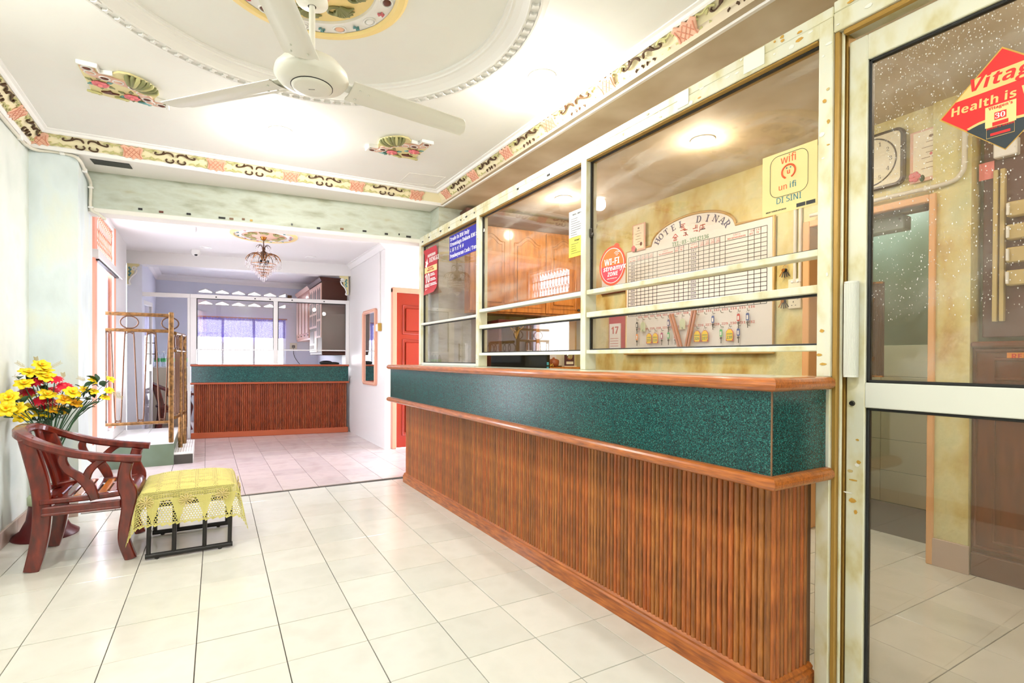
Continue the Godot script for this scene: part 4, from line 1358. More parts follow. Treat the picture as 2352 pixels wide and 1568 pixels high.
	wpart("orange_lettering", b, M.unifi_orange, t)
	b = MB.new()
	text(b, "ifi", 0.021, c + Vector3(-0.0009, -0.028, 0.003), R, U, "sans", false, 1.1)
	text(b, "DI SINI", 0.021, c + Vector3(-0.0009, -0.075, 0.0), R, U, "sans", true, 1.0)
	for z in [-0.007, 0.007]: b.ball(c + Vector3(-0.0009, 0.046, z), Vector3(0.0008, 0.0028, 0.0028), 8, 5)
	wpart("teal_lettering", b, M.unifi_teal, t)
	b = MB.new()
	for z in [0.045, 0.079]: b.cbox(c + Vector3(-0.0010, -0.098, z), Vector3(0.0008, 0.013, 0.031), 0.0)
	text(b, "MUAT TURUN APLIKASI", 0.005, c + Vector3(-0.0009, -0.101, -0.085), R, U, "bold")
	wpart("black_print", b, M.black, t)

func sliding_door():
	var t := thing("sliding_glass_door", "aluminium framed sliding glass door with a ribbed bar handle at the right of the counter", "door", Vector3(1.56, 0.0, 2.36))
	# fixed frame
	var fr := thing("door_frame", "stained aluminium door frame with a track, right of the tall counter post", "frame", Vector3(1.55, 0, 2.33))
	rail(fr, Vector3(1.502, 2.20, 2.31), Vector3(1.60, 2.262, 4.2), M.alu, "head")
	rail(fr, Vector3(1.503, 2.263, 2.31), Vector3(1.60, 2.30, 4.2), M.alu, "head_cap")
	rail(fr, Vector3(1.4985, 0.0, 2.266), Vector3(1.575, 1.07, 2.3103), M.alu, "post")
	rail(fr, Vector3(1.512, 2.185, 2.335), Vector3(1.535, 2.20, 4.2), M.alu_gold, "track")
	rail(fr, Vector3(1.508, 0.0, 2.3105), Vector3(1.57, 2.20, 2.325), M.alu_gold, "jamb")
	rail(fr, Vector3(1.522, 0.0, 2.325), Vector3(1.53, 2.20, 2.334), M.alu, "jamb_lip")
	rail(fr, Vector3(1.55, 0.0, 2.325), Vector3(1.60, 2.20, 2.332), M.alu_gold, "jamb_stop")
	stain(fr, 12, 1.5005, 2.215, 2.285, 2.32, 2.7, 0.8)
	# the leaf
	var a := 1.545
	var b := 1.585
	rail(t, Vector3(a, 0.01, 2.338), Vector3(b, 2.165, 2.392), M.alu, "stile")
	rail(t, Vector3(a, 0.01, 3.42), Vector3(b, 2.165, 3.49), M.alu, "stile")
	rail(t, Vector3(a, 2.085, 2.392), Vector3(b, 2.165, 3.42), M.alu, "top_rail")
	rail(t, Vector3(a - 0.001, 0.974, 2.392), Vector3(b, 1.054, 3.42), M.alu_clean, "middle_rail")
	rail(t, Vector3(a, 0.01, 2.392), Vector3(b, 0.08, 3.42), M.alu, "bottom_rail")
	for g in [[1.054, 2.085], [0.08, 0.974]]:
		pane(t, Vector3(1.561, g[0], 2.392), Vector3(1.566, g[1], 3.42))
		for e in [[g[0], g[0] + 0.009, 2.392, 3.42], [g[1] - 0.009, g[1], 2.392, 3.42], [g[0], g[1], 2.392, 2.401], [g[0], g[1], 3.411, 3.42]]:
			rail(t, Vector3(1.553, e[0], e[2]), Vector3(1.573, e[1], e[3]), M.gasket, "gasket")
	var m := MB.new()
	m.quad(Vector3(1.5602, 1.07, 2.402), Vector3(1.5602, 1.07, 3.0), Vector3(1.5602, 2.07, 3.0), Vector3(1.5602, 2.07, 2.402))
	wpart("dust_film", m, M.smear1, t)
	for s in [-1, 1]:
		var h := MB.new()
		var cx := 1.522 if s < 0 else 1.612
		h.lathe(range(0, 2).map(func(i): return Vector2(0.019, -0.15 + 0.3 * i)), Vector3(cx, 1.225, 2.362 + (0.0 if s < 0 else 0.032)), 24, false)
		for k in 26:
			var an := TAU * k / 26
			h.cbox(Vector3(cx + cos(an) * 0.0193, 1.225, 2.362 + (0.0 if s < 0 else 0.032) + sin(an) * 0.0193), Vector3(0.002, 0.298, 0.002), 0.0)
		var hd := wpart("handle", h, M.alu_clean if s < 0 else M.bronze_thin, t)
		var e := MB.new()
		for y in [1.074, 1.376]: e.lathe([Vector2(0.0, -0.003), Vector2(0.0205, -0.003), Vector2(0.0205, 0.003), Vector2(0.0, 0.003)], Vector3(cx, y, 2.362 + (0.0 if s < 0 else 0.032)), 20)
		for y in [1.13, 1.32]: e.bar(Vector3(1.54 if s < 0 else 1.585, y, 2.37 + (0.0 if s < 0 else 0.02)), Vector3(cx, y, 2.362 + (0.0 if s < 0 else 0.032)), 0.014, 0.014)
		wpart("handle_caps", e, M.alu_clean if s < 0 else M.brass, hd)
	var lk := MB.new()
	lk.lathe([Vector2(0.0, 0.006), Vector2(0.007, 0.006), Vector2(0.009, 0.0)], Vector3.ZERO, 14)
	var ll := part("lock", lk, M.steel_dark, t)
	ll.transform = Transform3D(Basis(Vector3(0, 0, 1), Vector3(-1, 0, 0), Vector3(0, -1, 0)), Vector3(1.5445, 0.985, 2.356) - t.position)
	stain(t, 8, 1.5445, 0.6, 0.9, 2.345, 2.385, 0.8)
	diamond()

func diamond():
	var R := Vector3(0, 0, 1)
	var U := Vector3.UP
	var x := 1.5598
	var t := thing("diamond_sticker", "red diamond health slogan sticker with tan bands, high on the sliding door glass", "sticker", Vector3(x, 1.69, 2.71))
	var c := Vector3(x, 1.825, 2.712)
	var D := func(r: float) -> PackedVector2Array: return PackedVector2Array([Vector2(0, -r), Vector2(r, 0), Vector2(0, r), Vector2(-r, 0)])
	var rot := func(poly: PackedVector2Array) -> PackedVector2Array:
		var o := PackedVector2Array()
		for p in poly: o.append(p.rotated(0.03))
		return o
	stuck(t, "gold_edge", rot.call(D.call(0.139)), c, M.gold, 0.0006)
	stuck(t, "red_field", rot.call(D.call(0.134)), c, M.sticker_red, 0.0005, 0.0006)
	var k := 0.134
	stuck(t, "tan_band", rot.call(PackedVector2Array([Vector2(-(k - 0.034), 0.034), Vector2(k - 0.034, 0.034), Vector2(k - 0.080, 0.080), Vector2(-(k - 0.080), 0.080)])), c, M.sticker_tan, 0.0005, 0.0011)
	var wave := PackedVector2Array([Vector2(0, -k), Vector2(k - 0.056, -0.056)])
	for i in 13: wave.append(Vector2((k - 0.056) * (1.0 - i / 6.0), -0.056 - 0.009 * sin(i / 12.0 * TAU * 1.0)))
	stuck(t, "wave_edge", rot.call(wave), c + U * 0.005, M.sticker_tan, 0.0004, 0.0011)
	stuck(t, "dark_foot", rot.call(wave), c - U * 0.002, M.sticker_dark, 0.0005, 0.0013)
	stuck(t, "badge", rect2(0.062, 0.056, Vector2(-0.006, -0.040)), c, M.poster_tan, 0.0005, 0.0019)
	stuck(t, "badge_base", rect2(0.056, 0.028, Vector2(-0.006, -0.083)), c, M.sticker_dark, 0.0005, 0.0019)
	var b := MB.new()
	text(b, "Vitagen", 0.034, c + Vector3(-0.0018, 0.044, -0.078), R, U, "bold", false, 1.12, 0.0006, 0.22)
	wpart("brand_lettering", b, M.sticker_red, t)
	b = MB.new()
	text(b, "Health is Wealth", 0.023, c + Vector3(-0.0013, -0.006, -0.114), R, U, "bold", false, 1.02, 0.0006, 0.05)
	wpart("slogan_lettering", b, M.sticker_tan, t)
	b = MB.new()
	text(b, "Vitagen's", 0.008, c + Vector3(-0.0026, -0.022, -0.006), R, U, "bold", true)
	for q in [[-0.006, -0.042, 0.015, 0.02], [-0.006, -0.062, 0.02, 0.01]]:
		b.cbox(c + Vector3(-0.0028, q[1], q[0]), Vector3(0.0004, q[3], q[2] * 1.6), 0.0)
	text(b, "Health is Wealth", 0.005, c + Vector3(-0.0026, -0.074, -0.006), R, U, "bold", true)
	b.cbox(c + Vector3(-0.0028, -0.089, -0.006), Vector3(0.0004, 0.007, 0.04), 0.0)
	wpart("badge_print", b, M.sticker_red, t)
	b = MB.new()
	text(b, "30", 0.014, c + Vector3(-0.0032, -0.049, -0.006), R, U, "serif_bold", true)
	wpart("badge_number", b, M.white, t)
	# clear film over the lower half of the frame edge of the badge
	b = MB.new()
	b.tube(Array(rect2(0.056, 0.028, Vector2(-0.006, -0.083))).map(func(p): return c + Vector3(-0.0026, p.y, p.x)), 0.0008, 4, true)
	wpart("badge_outline", b, M.sticker_tan, t)

func cab_door(parent: Node, w: float, h: float, at: Vector3, m: Material, arch := true, knob := 1):   # raised panel door in the xy plane facing +z, at its lower left corner
	var d := MB.new()
	d.cbox(Vector3(w / 2, h / 2, 0.009), Vector3(w - 0.004, h - 0.004, 0.018), 0.003)
	var o := part("door", d, m, parent)
	o.position = at
	var e := 0.055
	var pl := PackedVector2Array([Vector2(e, e), Vector2(w - e, e)])
	var k := 14
	for i in k + 1:
		var u := 1.0 - float(i) / k
		var y := h - e - (0.07 * (1.0 - sin(PI * clampf((u - 0.12) / 0.76, 0, 1)) ** 1.3) if arch else 0.0)
		pl.append(Vector2(e + (w - 2 * e) * u, y))
	var gv := MB.new()
	gv.tube(Array(pl).map(func(p): return Vector3(p.x, p.y, 0.018)), 0.007, 6, true)
	part("panel_bead", gv, m, o)
	var inn := PackedVector2Array()
	for p in pl: inn.append(Vector2(w / 2, h / 2) + (p - Vector2(w / 2, h / 2)) * Vector2(0.80, 0.90))
	var ip := MB.new()
	ip.prism(inn, 0.017, 0.027, 0.008)
	part("raised_panel", ip, m, o)
	if knob != 0:
		var kb := MB.new()
		kb.lathe([Vector2(0.0, 0.028), Vector2(0.01, 0.026), Vector2(0.014, 0.018), Vector2(0.006, 0.01), Vector2(0.008, 0.0)], Vector3.ZERO, 14, true)
		var q := part("knob", kb, M.steel_dark, o)
		q.transform = Transform3D(Basis(Vector3.RIGHT, Vector3(0, 0, 1), Vector3(0, -1, 0)), Vector3(w - 0.03 if knob > 0 else 0.03, 0.05, 0.018))

func office():
	# wall cabinets on the far wall, turned with the wall
	var t := thing("wall_cabinet", "orange wood wall cabinet with arched panel doors seen through the middle glass bay", "cabinet", Vector3(1.86, 1.565, -1.09), -0.11)
	var b := MB.new()
	b.box(Vector3(0, 0, -0.30), Vector3(1.45, 0.83, -0.002))
	part("carcass", b, M.cabinet, t)
	var cw := MB.new()
	cw.moulding([Vector2(-0.3, 0.0), Vector2(0.01, 0.0), Vector2(0.02, 0.03), Vector2(0.05, 0.09), Vector2(0.06, 0.13), Vector2(-0.3, 0.13)], [Vector3(-0.05, 0.83, 0), Vector3(1.45, 0.83, 0)])
	part("crown", cw, M.cabinet_dark, t)
	for i in 4: cab_door(t, 0.40 if i > 0 else 0.41, 0.80, Vector3(-0.0 + 0.405 * i if i < 3 else 1.215, 0.015, 0.0), M.cabinet, true, 1 if i % 2 == 0 else -1) if i < 3 else cab_door(t, 0.235, 0.80, Vector3(1.215, 0.015, 0.0), M.cabinet, true, -1)
	# dark shrine cabinet under it
	var s := thing("dark_cabinet", "very dark wooden cabinet under the wall cabinet behind the glass, holding gilt branches", "cabinet", Vector3(2.16, 0.0, -1.195), -0.11)
	b = MB.new()
	b.cbox(Vector3(0.17, 0.75, 0.09), Vector3(0.40, 1.5, 0.30), 0.006)
	part("body", b, M.maroon, s)
	b = MB.new()
	b.cbox(Vector3(0.17, 1.32, 0.235), Vector3(0.34, 0.26, 0.02), 0.004)
	part("dark_front", b, M.black_gloss, s)
	b = MB.new()
	b.cbox(Vector3(0.385, 0.75, 0.10), Vector3(0.03, 1.5, 0.3), 0.003)
	part("side_board", b, M.cabinet, s)
	b = MB.new()
	for i in 3: b.cbox(Vector3(0.27, 1.06 + i * 0.035, 0.246), Vector3(0.16, 0.022, 0.012), 0.003)
	part("drawer_mouldings", b, M.cabinet, s)
	b = MB.new()
	text(b, "福", 0.05, Vector3(0.29, 1.16, 0.245), Vector3.RIGHT, Vector3.UP) if false else glyph(b, "1989 4999 5545 1565 5161 2121 2282 6262 8286", 0.06, Vector3(0.26, 1.15, 0.246), Vector3.RIGHT, Vector3.UP, 0.12)
	part("emblem", b, M.white, s)
	var g := thing("gilt_branches", "small gilt ornamental branches in the dark cabinet behind the middle glass bay", "ornament", Vector3(2.28, 1.38, -0.93))
	b = MB.new()
	rng.seed = 4
	for i in 9:
		var a := TAU * i / 9.0
		var q := [Vector3(0, -0.06, 0)]
		for k in 4: q.append(Vector3(cos(a) * 0.022 * (k + 1) + rng.randf_range(-0.01, 0.01), -0.01 + 0.018 * (k + 1), sin(a) * 0.012 * (k + 1)))
		b.tube(cr(q, 3), 0.0032, 5)
		b.tube([q[3], q[3] + Vector3(rng.randf_range(-0.03, 0.03), 0.02, 0.005)], 0.0028, 5)
	part("branches", b, M.gold, g)
	# a monitor standing on the desk, its back to the hall
	var mo := thing("monitor", "black flat screen behind the counter at the middle bay with cyan tags on its edge", "monitor", Vector3(1.86, 0.735, -0.20), 0.35)
	b = MB.new()
	b.cbox(Vector3(0, 0.255, 0), Vector3(0.05, 0.36, 0.56), 0.008)
	part("screen_body", b, M.black_gloss, mo)
	b = MB.new()
	b.cbox(Vector3(0.02, 0.05, 0), Vector3(0.03, 0.1, 0.08), 0.004)
	b.cbox(Vector3(0.02, 0.008, 0), Vector3(0.18, 0.014, 0.24), 0.004)
	part("stand", b, M.black, mo)
	for i in 8:
		b = MB.new()
		b.cbox(Vector3(-0.012, 0.12 + 0.034 * i, 0.2815), Vector3(0.024, 0.022, 0.003), 0.001)
		part("cyan_tag", b, M.cyan, mo)
	# shelf with ornaments along the far wall
	var sf := thing("office_shelf", "narrow brown shelf on the yellow far wall carrying a plaque and small ornaments", "shelf", Vector3(2.57, 1.03, -1.27), -0.105)
	b = MB.new()
	b.cbox(Vector3(0.33, 0.0, 0.12), Vector3(0.68, 0.035, 0.24), 0.004)
	part("board", b, M.cabinet, sf)
	for x in [0.05, 0.6]:
		b = MB.new()
		b.cbox(Vector3(x, -0.52, 0.1), Vector3(0.03, 1.0, 0.2), 0.003)
		part("support", b, M.cabinet, sf)
	var at := func(x: float, z: float) -> Vector3: return Vector3(2.57, 1.0475, -1.27) + Vector3(x, 0, z).rotated(Vector3.UP, -0.105)
	var pq := thing("award_plaque", "small dark award plaque with a silver disc and cream label on the office shelf", "plaque", at.call(0.49, 0.12), -0.1)
	b = MB.new()
	b.cbox(Vector3(0, 0.085, 0), Vector3(0.115, 0.15, 0.02), 0.004)
	part("panel", b, M.box_dark, pq)
	b = MB.new()
	b.cbox(Vector3(0, 0.006, 0), Vector3(0.15, 0.012, 0.06), 0.003)
	part("foot", b, M.cream, pq)
	b = MB.new()
	b.lathe([Vector2(0.0, 0.008), Vector2(0.028, 0.007), Vector2(0.038, 0.0)], Vector3.ZERO, 24)
	var q := part("silver_disc", b, M.chrome, pq)
	q.transform = Transform3D(Basis(Vector3.RIGHT, Vector3(0, 0, 1), Vector3(0, -1, 0)), Vector3(0, 0.115, 0.010))
	b = MB.new()
	b.cbox(Vector3(0, 0.043, 0.0105), Vector3(0.085, 0.028, 0.002), 0.0)
	part("label_plate", b, M.cream, pq)
	var tp := thing("teapot", "small brown clay teapot on the office shelf left of the plaque", "teapot", at.call(0.30, 0.12), 0.3)
	b = MB.new()
	b.lathe([Vector2(0.001, 0.1), Vector2(0.012, 0.098), Vector2(0.012, 0.088), Vector2(0.04, 0.08), Vector2(0.058, 0.05), Vector2(0.052, 0.018), Vector2(0.035, 0.0), Vector2(0.001, 0.0)], Vector3.ZERO, 20, true)
	part("body", b, M.terracotta, tp)
	b = MB.new()
	b.tube(cr([Vector3(-0.05, 0.03, 0), Vector3(-0.075, 0.05, 0), Vector3(-0.09, 0.08, 0)], 4), [0.012, 0.011, 0.01, 0.009, 0.008, 0.007, 0.006, 0.006, 0.006], 8)
	part("spout", b, M.terracotta, tp)
	b = MB.new()
	b.tube(cr([Vector3(0.045, 0.07, 0), Vector3(0.08, 0.07, 0), Vector3(0.085, 0.04, 0), Vector3(0.05, 0.02, 0)], 4), 0.006, 8)
	part("handle", b, M.terracotta, tp)
	var vs := thing("pale_vase", "pale green bottle vase on the office shelf beside the lime ornament", "vase", at.call(0.15, 0.12))
	b = MB.new()
	b.lathe([Vector2(0.001, 0.14), Vector2(0.04, 0.14), Vector2(0.046, 0.13), Vector2(0.046, 0.02), Vector2(0.04, 0.0), Vector2(0.001, 0.0)], Vector3.ZERO, 20, true)
	part("body", b, M.pale_green, vs)
	var li := thing("lime_ornament", "bright lime green swan-shaped ornament on the office shelf", "ornament", at.call(0.045, 0.15))
	b = MB.new()
	b.prism(PackedVector2Array([Vector2(-0.045, 0.0), Vector2(0.045, 0.0), Vector2(0.045, 0.08), Vector2(0.032, 0.105), Vector2(0.018, 0.1), Vector2(0.016, 0.06), Vector2(0.0, 0.036), Vector2(-0.045, 0.034)]), -0.015, 0.015, 0.003)
	part("body", b, M.lime, li)
	var gd := thing("gilt_trinket", "little gilt trinket on the office shelf before the teapot", "ornament", at.call(0.235, 0.17))
	b = MB.new()
	for i in 7: b.ball(Vector3(-0.03 + 0.01 * i, 0.012 + 0.008 * (i % 3), 0.004 * (i % 2)), Vector3(0.009, 0.009, 0.009), 8, 5)
	part("body", b, M.gold, gd)
	# pale board and sheet leaning against the far wall over the shelf
	var pb := thing("back_board", "grey backing board with a pale rim on the office wall under the cabinet", "board", at.call(0.0, 0.02), -0.105)
	b = MB.new()
	b.cbox(Vector3(0.33, 0.25, 0.0), Vector3(0.58, 0.48, 0.012), 0.003)
	part("panel", b, M.cream, pb)
	b = MB.new()
	b.cbox(Vector3(0.33, 0.495, 0.008), Vector3(0.60, 0.014, 0.03), 0.003)
	part("rim", b, M.alu_clean, pb)
	var ws := thing("white_sheet", "tall white sheet standing against the office wall above the shelf", "sheet", at.call(0.12, 0.05), -0.105)
	b = MB.new()
	b.cbox(Vector3(0, 0.3, 0), Vector3(0.155, 0.34, 0.003), 0.0)
	part("sheet", b, M.white, ws)
	downlight(Vector3(2.45, 2.55, -0.42), "lit downlight in the office ceiling seen through the middle glass bay", 0.6, "", Color(1.0, 0.95, 0.86))
	downlight(Vector3(2.5, 2.55, 1.0), "lit downlight in the office ceiling before the room board", 0.6, "", Color(1.0, 0.92, 0.8))
	downlight(Vector3(2.5, 2.55, 2.9), "lit downlight in the office ceiling beyond the sliding door", 0.6, "", Color(1.0, 0.9, 0.76))
	# lattice holder of keys on the glass
	var ca := thing("red_calendar", "red wall calendar with a white tear-off pad, low left of the room board", "calendar", Vector3(3.23, 1.2, -0.56))
	b = MB.new()
	b.cbox(Vector3(3.224, 1.375, -0.565), Vector3(0.008, 0.36, 0.24), 0.002)
	wpart("backing", b, M.poster_red, ca)
	b = MB.new()
	b.cbox(Vector3(3.212, 1.355, -0.585), Vector3(0.016, 0.25, 0.15), 0.002)
	wpart("pad", b, M.white, ca)
	b = MB.new()
	text(b, "17", 0.07, Vector3(3.203, 1.38, -0.635), Vector3(0, 0, 1), Vector3.UP, "bold")
	for i in 4: b.bar(Vector3(3.203, 1.335 - 0.025 * i, -0.645), Vector3(3.203, 1.335 - 0.025 * i, -0.53), 0.004, 0.001, Vector3.RIGHT)
	wpart("print", b, M.ink_red, ca)
	var bx := thing("white_cupboard", "white panel with a brown lower edge left of the room board behind the round sticker", "panel", Vector3(3.23, 1.75, -0.62))
	b = MB.new()
	b.cbox(Vector3(3.222, 1.92, -0.62), Vector3(0.016, 0.20, 0.34), 0.003)
	wpart("panel", b, M.white, bx)
	b = MB.new()
	b.cbox(Vector3(3.218, 1.80, -0.62), Vector3(0.024, 0.04, 0.34), 0.003)
	wpart("edge", b, M.orn_brown, bx)

func key_board():
	var R := Vector3(0, 0, 1)
	var U := Vector3.UP
	var x := 3.205
	var t := thing("room_board", "large white arched room board with a ruled room table and two rows of key hooks", "board", Vector3(3.23, 1.19, 0.305))
	var arc := func(g: float) -> Array:
		var p := []
		for i in 25:
			var a := PI * (1.0 - i / 24.0)
			p.append(Vector2(0.31 + cos(a) * (0.425 + g), 2.155 + sin(a) * (0.178 + g)))
		return p
	var z0 := -0.43
	var z1 := 1.04
	var out := PackedVector2Array([Vector2(z0, 1.195), Vector2(z1, 1.195), Vector2(z1, 2.15)])
	var ar: Array = arc.call(0.0)
	ar.reverse()
	for p in ar: out.append(p)
	out.append(Vector2(z0, 2.15))
	var b := MB.new()
	b.xf = Transform3D(Basis(R, U, Vector3(-1, 0, 0)), Vector3(3.229, 0, 0))
	b.prism(out, 0.0, 0.022)
	wpart("panel", b, M.board, t)
	b = MB.new()
	var path := [Vector2(z0, 1.195), Vector2(z1, 1.195), Vector2(z1, 2.15)]
	path.append_array(ar)
	path.append(Vector2(z0, 2.15))
	b.tube(path.map(func(p): return Vector3(x + 0.006, p.y, p.x)), 0.012, 8, true)
	wpart("frame", b, M.board_frame, t)
	b = MB.new()
	b.cbox(Vector3(3.20, 1.183, 0.305), Vector3(0.03, 0.02, 1.49), 0.004)
	wpart("ledge", b, M.board_frame, t)
	# the printed table
	b = MB.new()
	var zs := [-0.399, -0.291, -0.242, -0.191, -0.143, -0.092, -0.044, 0.15, 0.198, 0.248, 0.3, 0.4, 0.449, 0.502, 0.551, 0.599, 0.647, 0.84, 0.89, 0.942, 0.99]
	var face := x + 0.0015
	for z in zs: b.bar(Vector3(face, 1.535, z), Vector3(face, 2.094, z), 0.0042, 0.001, Vector3.RIGHT)
	for i in 18:
		var y := 2.094 if i == 0 else 2.044 - 0.0318 * (i - 1)
		b.bar(Vector3(face, y, -0.399), Vector3(face, y, 0.99), 0.0042, 0.001, Vector3.RIGHT)
	wpart("table_rules", b, M.black, t)
	b = MB.new()
	for i in 16:
		text(b, str(101 + i), 0.016, Vector3(face, 2.021 - 0.0318 * i, -0.345), R, U, "serif_bold", true, 1.5)
		text(b, str(217 + i), 0.016, Vector3(face, 2.021 - 0.0318 * i, 0.35), R, U, "serif_bold", true, 1.5)
	wpart("room_numbers", b, M.ink_blue, t)
	b = MB.new()
	for o in [0.0, 0.70]:
		text(b, "NO. BILIK", 0.011, Vector3(face, 2.050, -0.345 + o), R, U, "bold", true)
		for k in 4: text(b, "KIPAS BESAR", 0.005, Vector3(face, 2.052, -0.266 + 0.0495 * k + o), R, U, "bold", true)
		for k in 4: text(b, "DOUBLE", 0.006, Vector3(face, 2.062, -0.266 + 0.0495 * k + o), R, U, "bold", true)
		text(b, "NO.KENDERAAN", 0.012, Vector3(face, 2.052, 0.053 + o * 0.986), R, U, "bold", true, 1.2)
		text(b, "A/C", 0.014, Vector3(face, 2.052, 0.174 + o * 0.99), R, U, "bold", true)
		text(b, "TV", 0.014, Vector3(face, 2.052, 0.223 + o * 0.99), R, U, "bold", true)
		for e in [[-0.375, 4], [-0.28, 2], [-0.23, 2], [-0.18, 2], [-0.131, 2], [0.02, 4], [0.162, 2], [0.205, 3]]:
			for k in e[1]: glyph(b, ["1888 5581 1585 2161 8181", "1989 1545 5951 1282 6286", "2989 4541 1888 1464 6582"][k % 3], 0.013, Vector3(face, 2.072, e[0] + o * 0.995 + 0.016 * k), R, U, 0.1)
	for i in 16:
		text(b, str(101 + i), 0.018, Vector3(face, 1.512, -0.275 + 0.0746 * i), R, U, "serif_bold", false, 1.35)
		text(b, str(217 + i), 0.018, Vector3(face, 1.400, -0.275 + 0.0746 * i), R, U, "serif_bold", false, 1.35)
	for i in [["5919 5999 3474 5451 2575 2161 3331 7371", 0.125, 2.142], ["2888 2666 2474 5282 1191", 0.205, 2.215], ["2878 5848 2565 1252 4563 6381 5551", 0.235, 2.16], ["1555 5955 3636 2272 6181 7478", 0.335, 2.175], ["5958 1888 1713 1301 5853 5575 3553 5343 3323 8353 8323 3383", 0.405, 2.165]]:
		glyph(b, i[0].replace("5919 5999", "5915 5995"), 0.062, Vector3(face, i[2], i[1]), R, U, 0.12)
	wpart("red_print", b, M.ink_red, t)
	b = MB.new()
	var word := "HOTEL DINAR"
	for i in word.length():
		var a := PI * (0.90 - 0.80 * i / (word.length() - 1.0))
		var p := Vector3(face, 2.13 + sin(a) * 0.122, 0.31 + cos(a) * 0.345)
		var tn := Vector3(0, -cos(a) * 0.62, sin(a)).normalized()
		if word[i] != " ": text(b, word[i], 0.055, p, tn, Vector3(-1, 0, 0).cross(tn), "serif_bold", true, 0.95)
	wpart("arched_lettering", b, M.ink_blue, t)
	b = MB.new()
	text(b, "TEL: 03 - 32242136", 0.034, Vector3(face, 2.102, 0.31), R, U, "serif_bold", true, 0.88)
	wpart("telephone_lettering", b, M.ink_green, t)
	# hooks
	var hk := MB.new()
	hk.tube([Vector3(0.004, 0, 0), Vector3(-0.018, -0.002, 0), Vector3(-0.026, 0.004, 0), Vector3(-0.026, 0.016, 0)], 0.0022, 6)
	var hm := hk.st.commit()
	for r in 2:
		for i in 16:
			var o := put("hook", hm, M.steel_dark, t)
			o.position = Vector3(x, 1.496 if r == 0 else 1.386, -0.262 + 0.0746 * i) - t.position
	keys(x)
	# two varnished sticks fixed in a V over the board
	var n := 0
	for e in [[0.155, 1.515, 0.29, 1.20, "left"], [0.395, 1.53, 0.29, 1.215, "right"]]:
		var s := thing("wooden_stick", "varnished wooden stick leaning on the room board, %s arm of the V" % e[4], "stick", Vector3(x - 0.03, e[3], e[2]))
		b = MB.new()
		var a := Vector3(x - 0.04, e[1], e[0])
		var c := Vector3(x - 0.034, e[3], e[2] + (-0.03 if n == 0 else 0.025))
		for k in [-0.014, 0.014]: b.bar(a + Vector3(0, 0, k), c + Vector3(0, 0, k), 0.022, 0.02, Vector3.RIGHT, 0.004)
		wpart("twin_rods", b, M.stick, s)
		n += 1
	certificate("certificate with a pink flower and dark seal propped beside the arch of the room board", Vector3(3.205, 2.135, -0.26), 0.165, 0.25, true)
	socket(1.595, "white wall switch plate above the power socket right of the room board", false, 1.64)
	socket(1.48, "white three pin power socket with its round switch, right of the room board", true, 1.475)
	for e in [[1.775, 1.12, "bunch of dull keys hanging on the yellow wall above the switch plate"], [1.56, 1.115, "bunch of keys with a brass one hanging beside the power socket"]]:
		var kb := thing("key_bunch", e[2], "keys", Vector3(3.225, e[0] - 0.05, e[1]))
		b = MB.new()
		b.tube(Array(disc(0.016, 14)).map(func(p): return Vector3(3.215, e[0] + p.y, e[1] + p.x)), 0.0018, 5, true)
		wpart("ring", b, M.chrome, kb)
		for i in 5:
			b = MB.new()
			b.xf = Transform3D(Basis(R.rotated(Vector3.RIGHT, (i - 2) * 0.28), U.rotated(Vector3.RIGHT, (i - 2) * 0.28), Vector3(-1, 0, 0)), Vector3(3.212 - 0.003 * i, e[0] - 0.014, e[1]))
			b.prism(disc(0.012, 12, Vector2(0, -0.01)), 0.0, 0.002)
			b.prism(rect2(0.007, 0.04, Vector2(0, -0.04)), 0.0, 0.002)
			wpart("key", b, M.brass if i == 4 else M.steel_dark, kb)
	var cd := thing("wall_conduit", "two pale conduits running up the yellow wall from the switch plate", "conduit", Vector3(3.22, 1.66, 1.20))
	for z in [1.185, 1.222]:
		b = MB.new()
		b.tube([Vector3(3.218, 1.66, z), Vector3(3.218, 2.53, z)], 0.011, 8)
		wpart("pipe", b, M.conduit, cd)

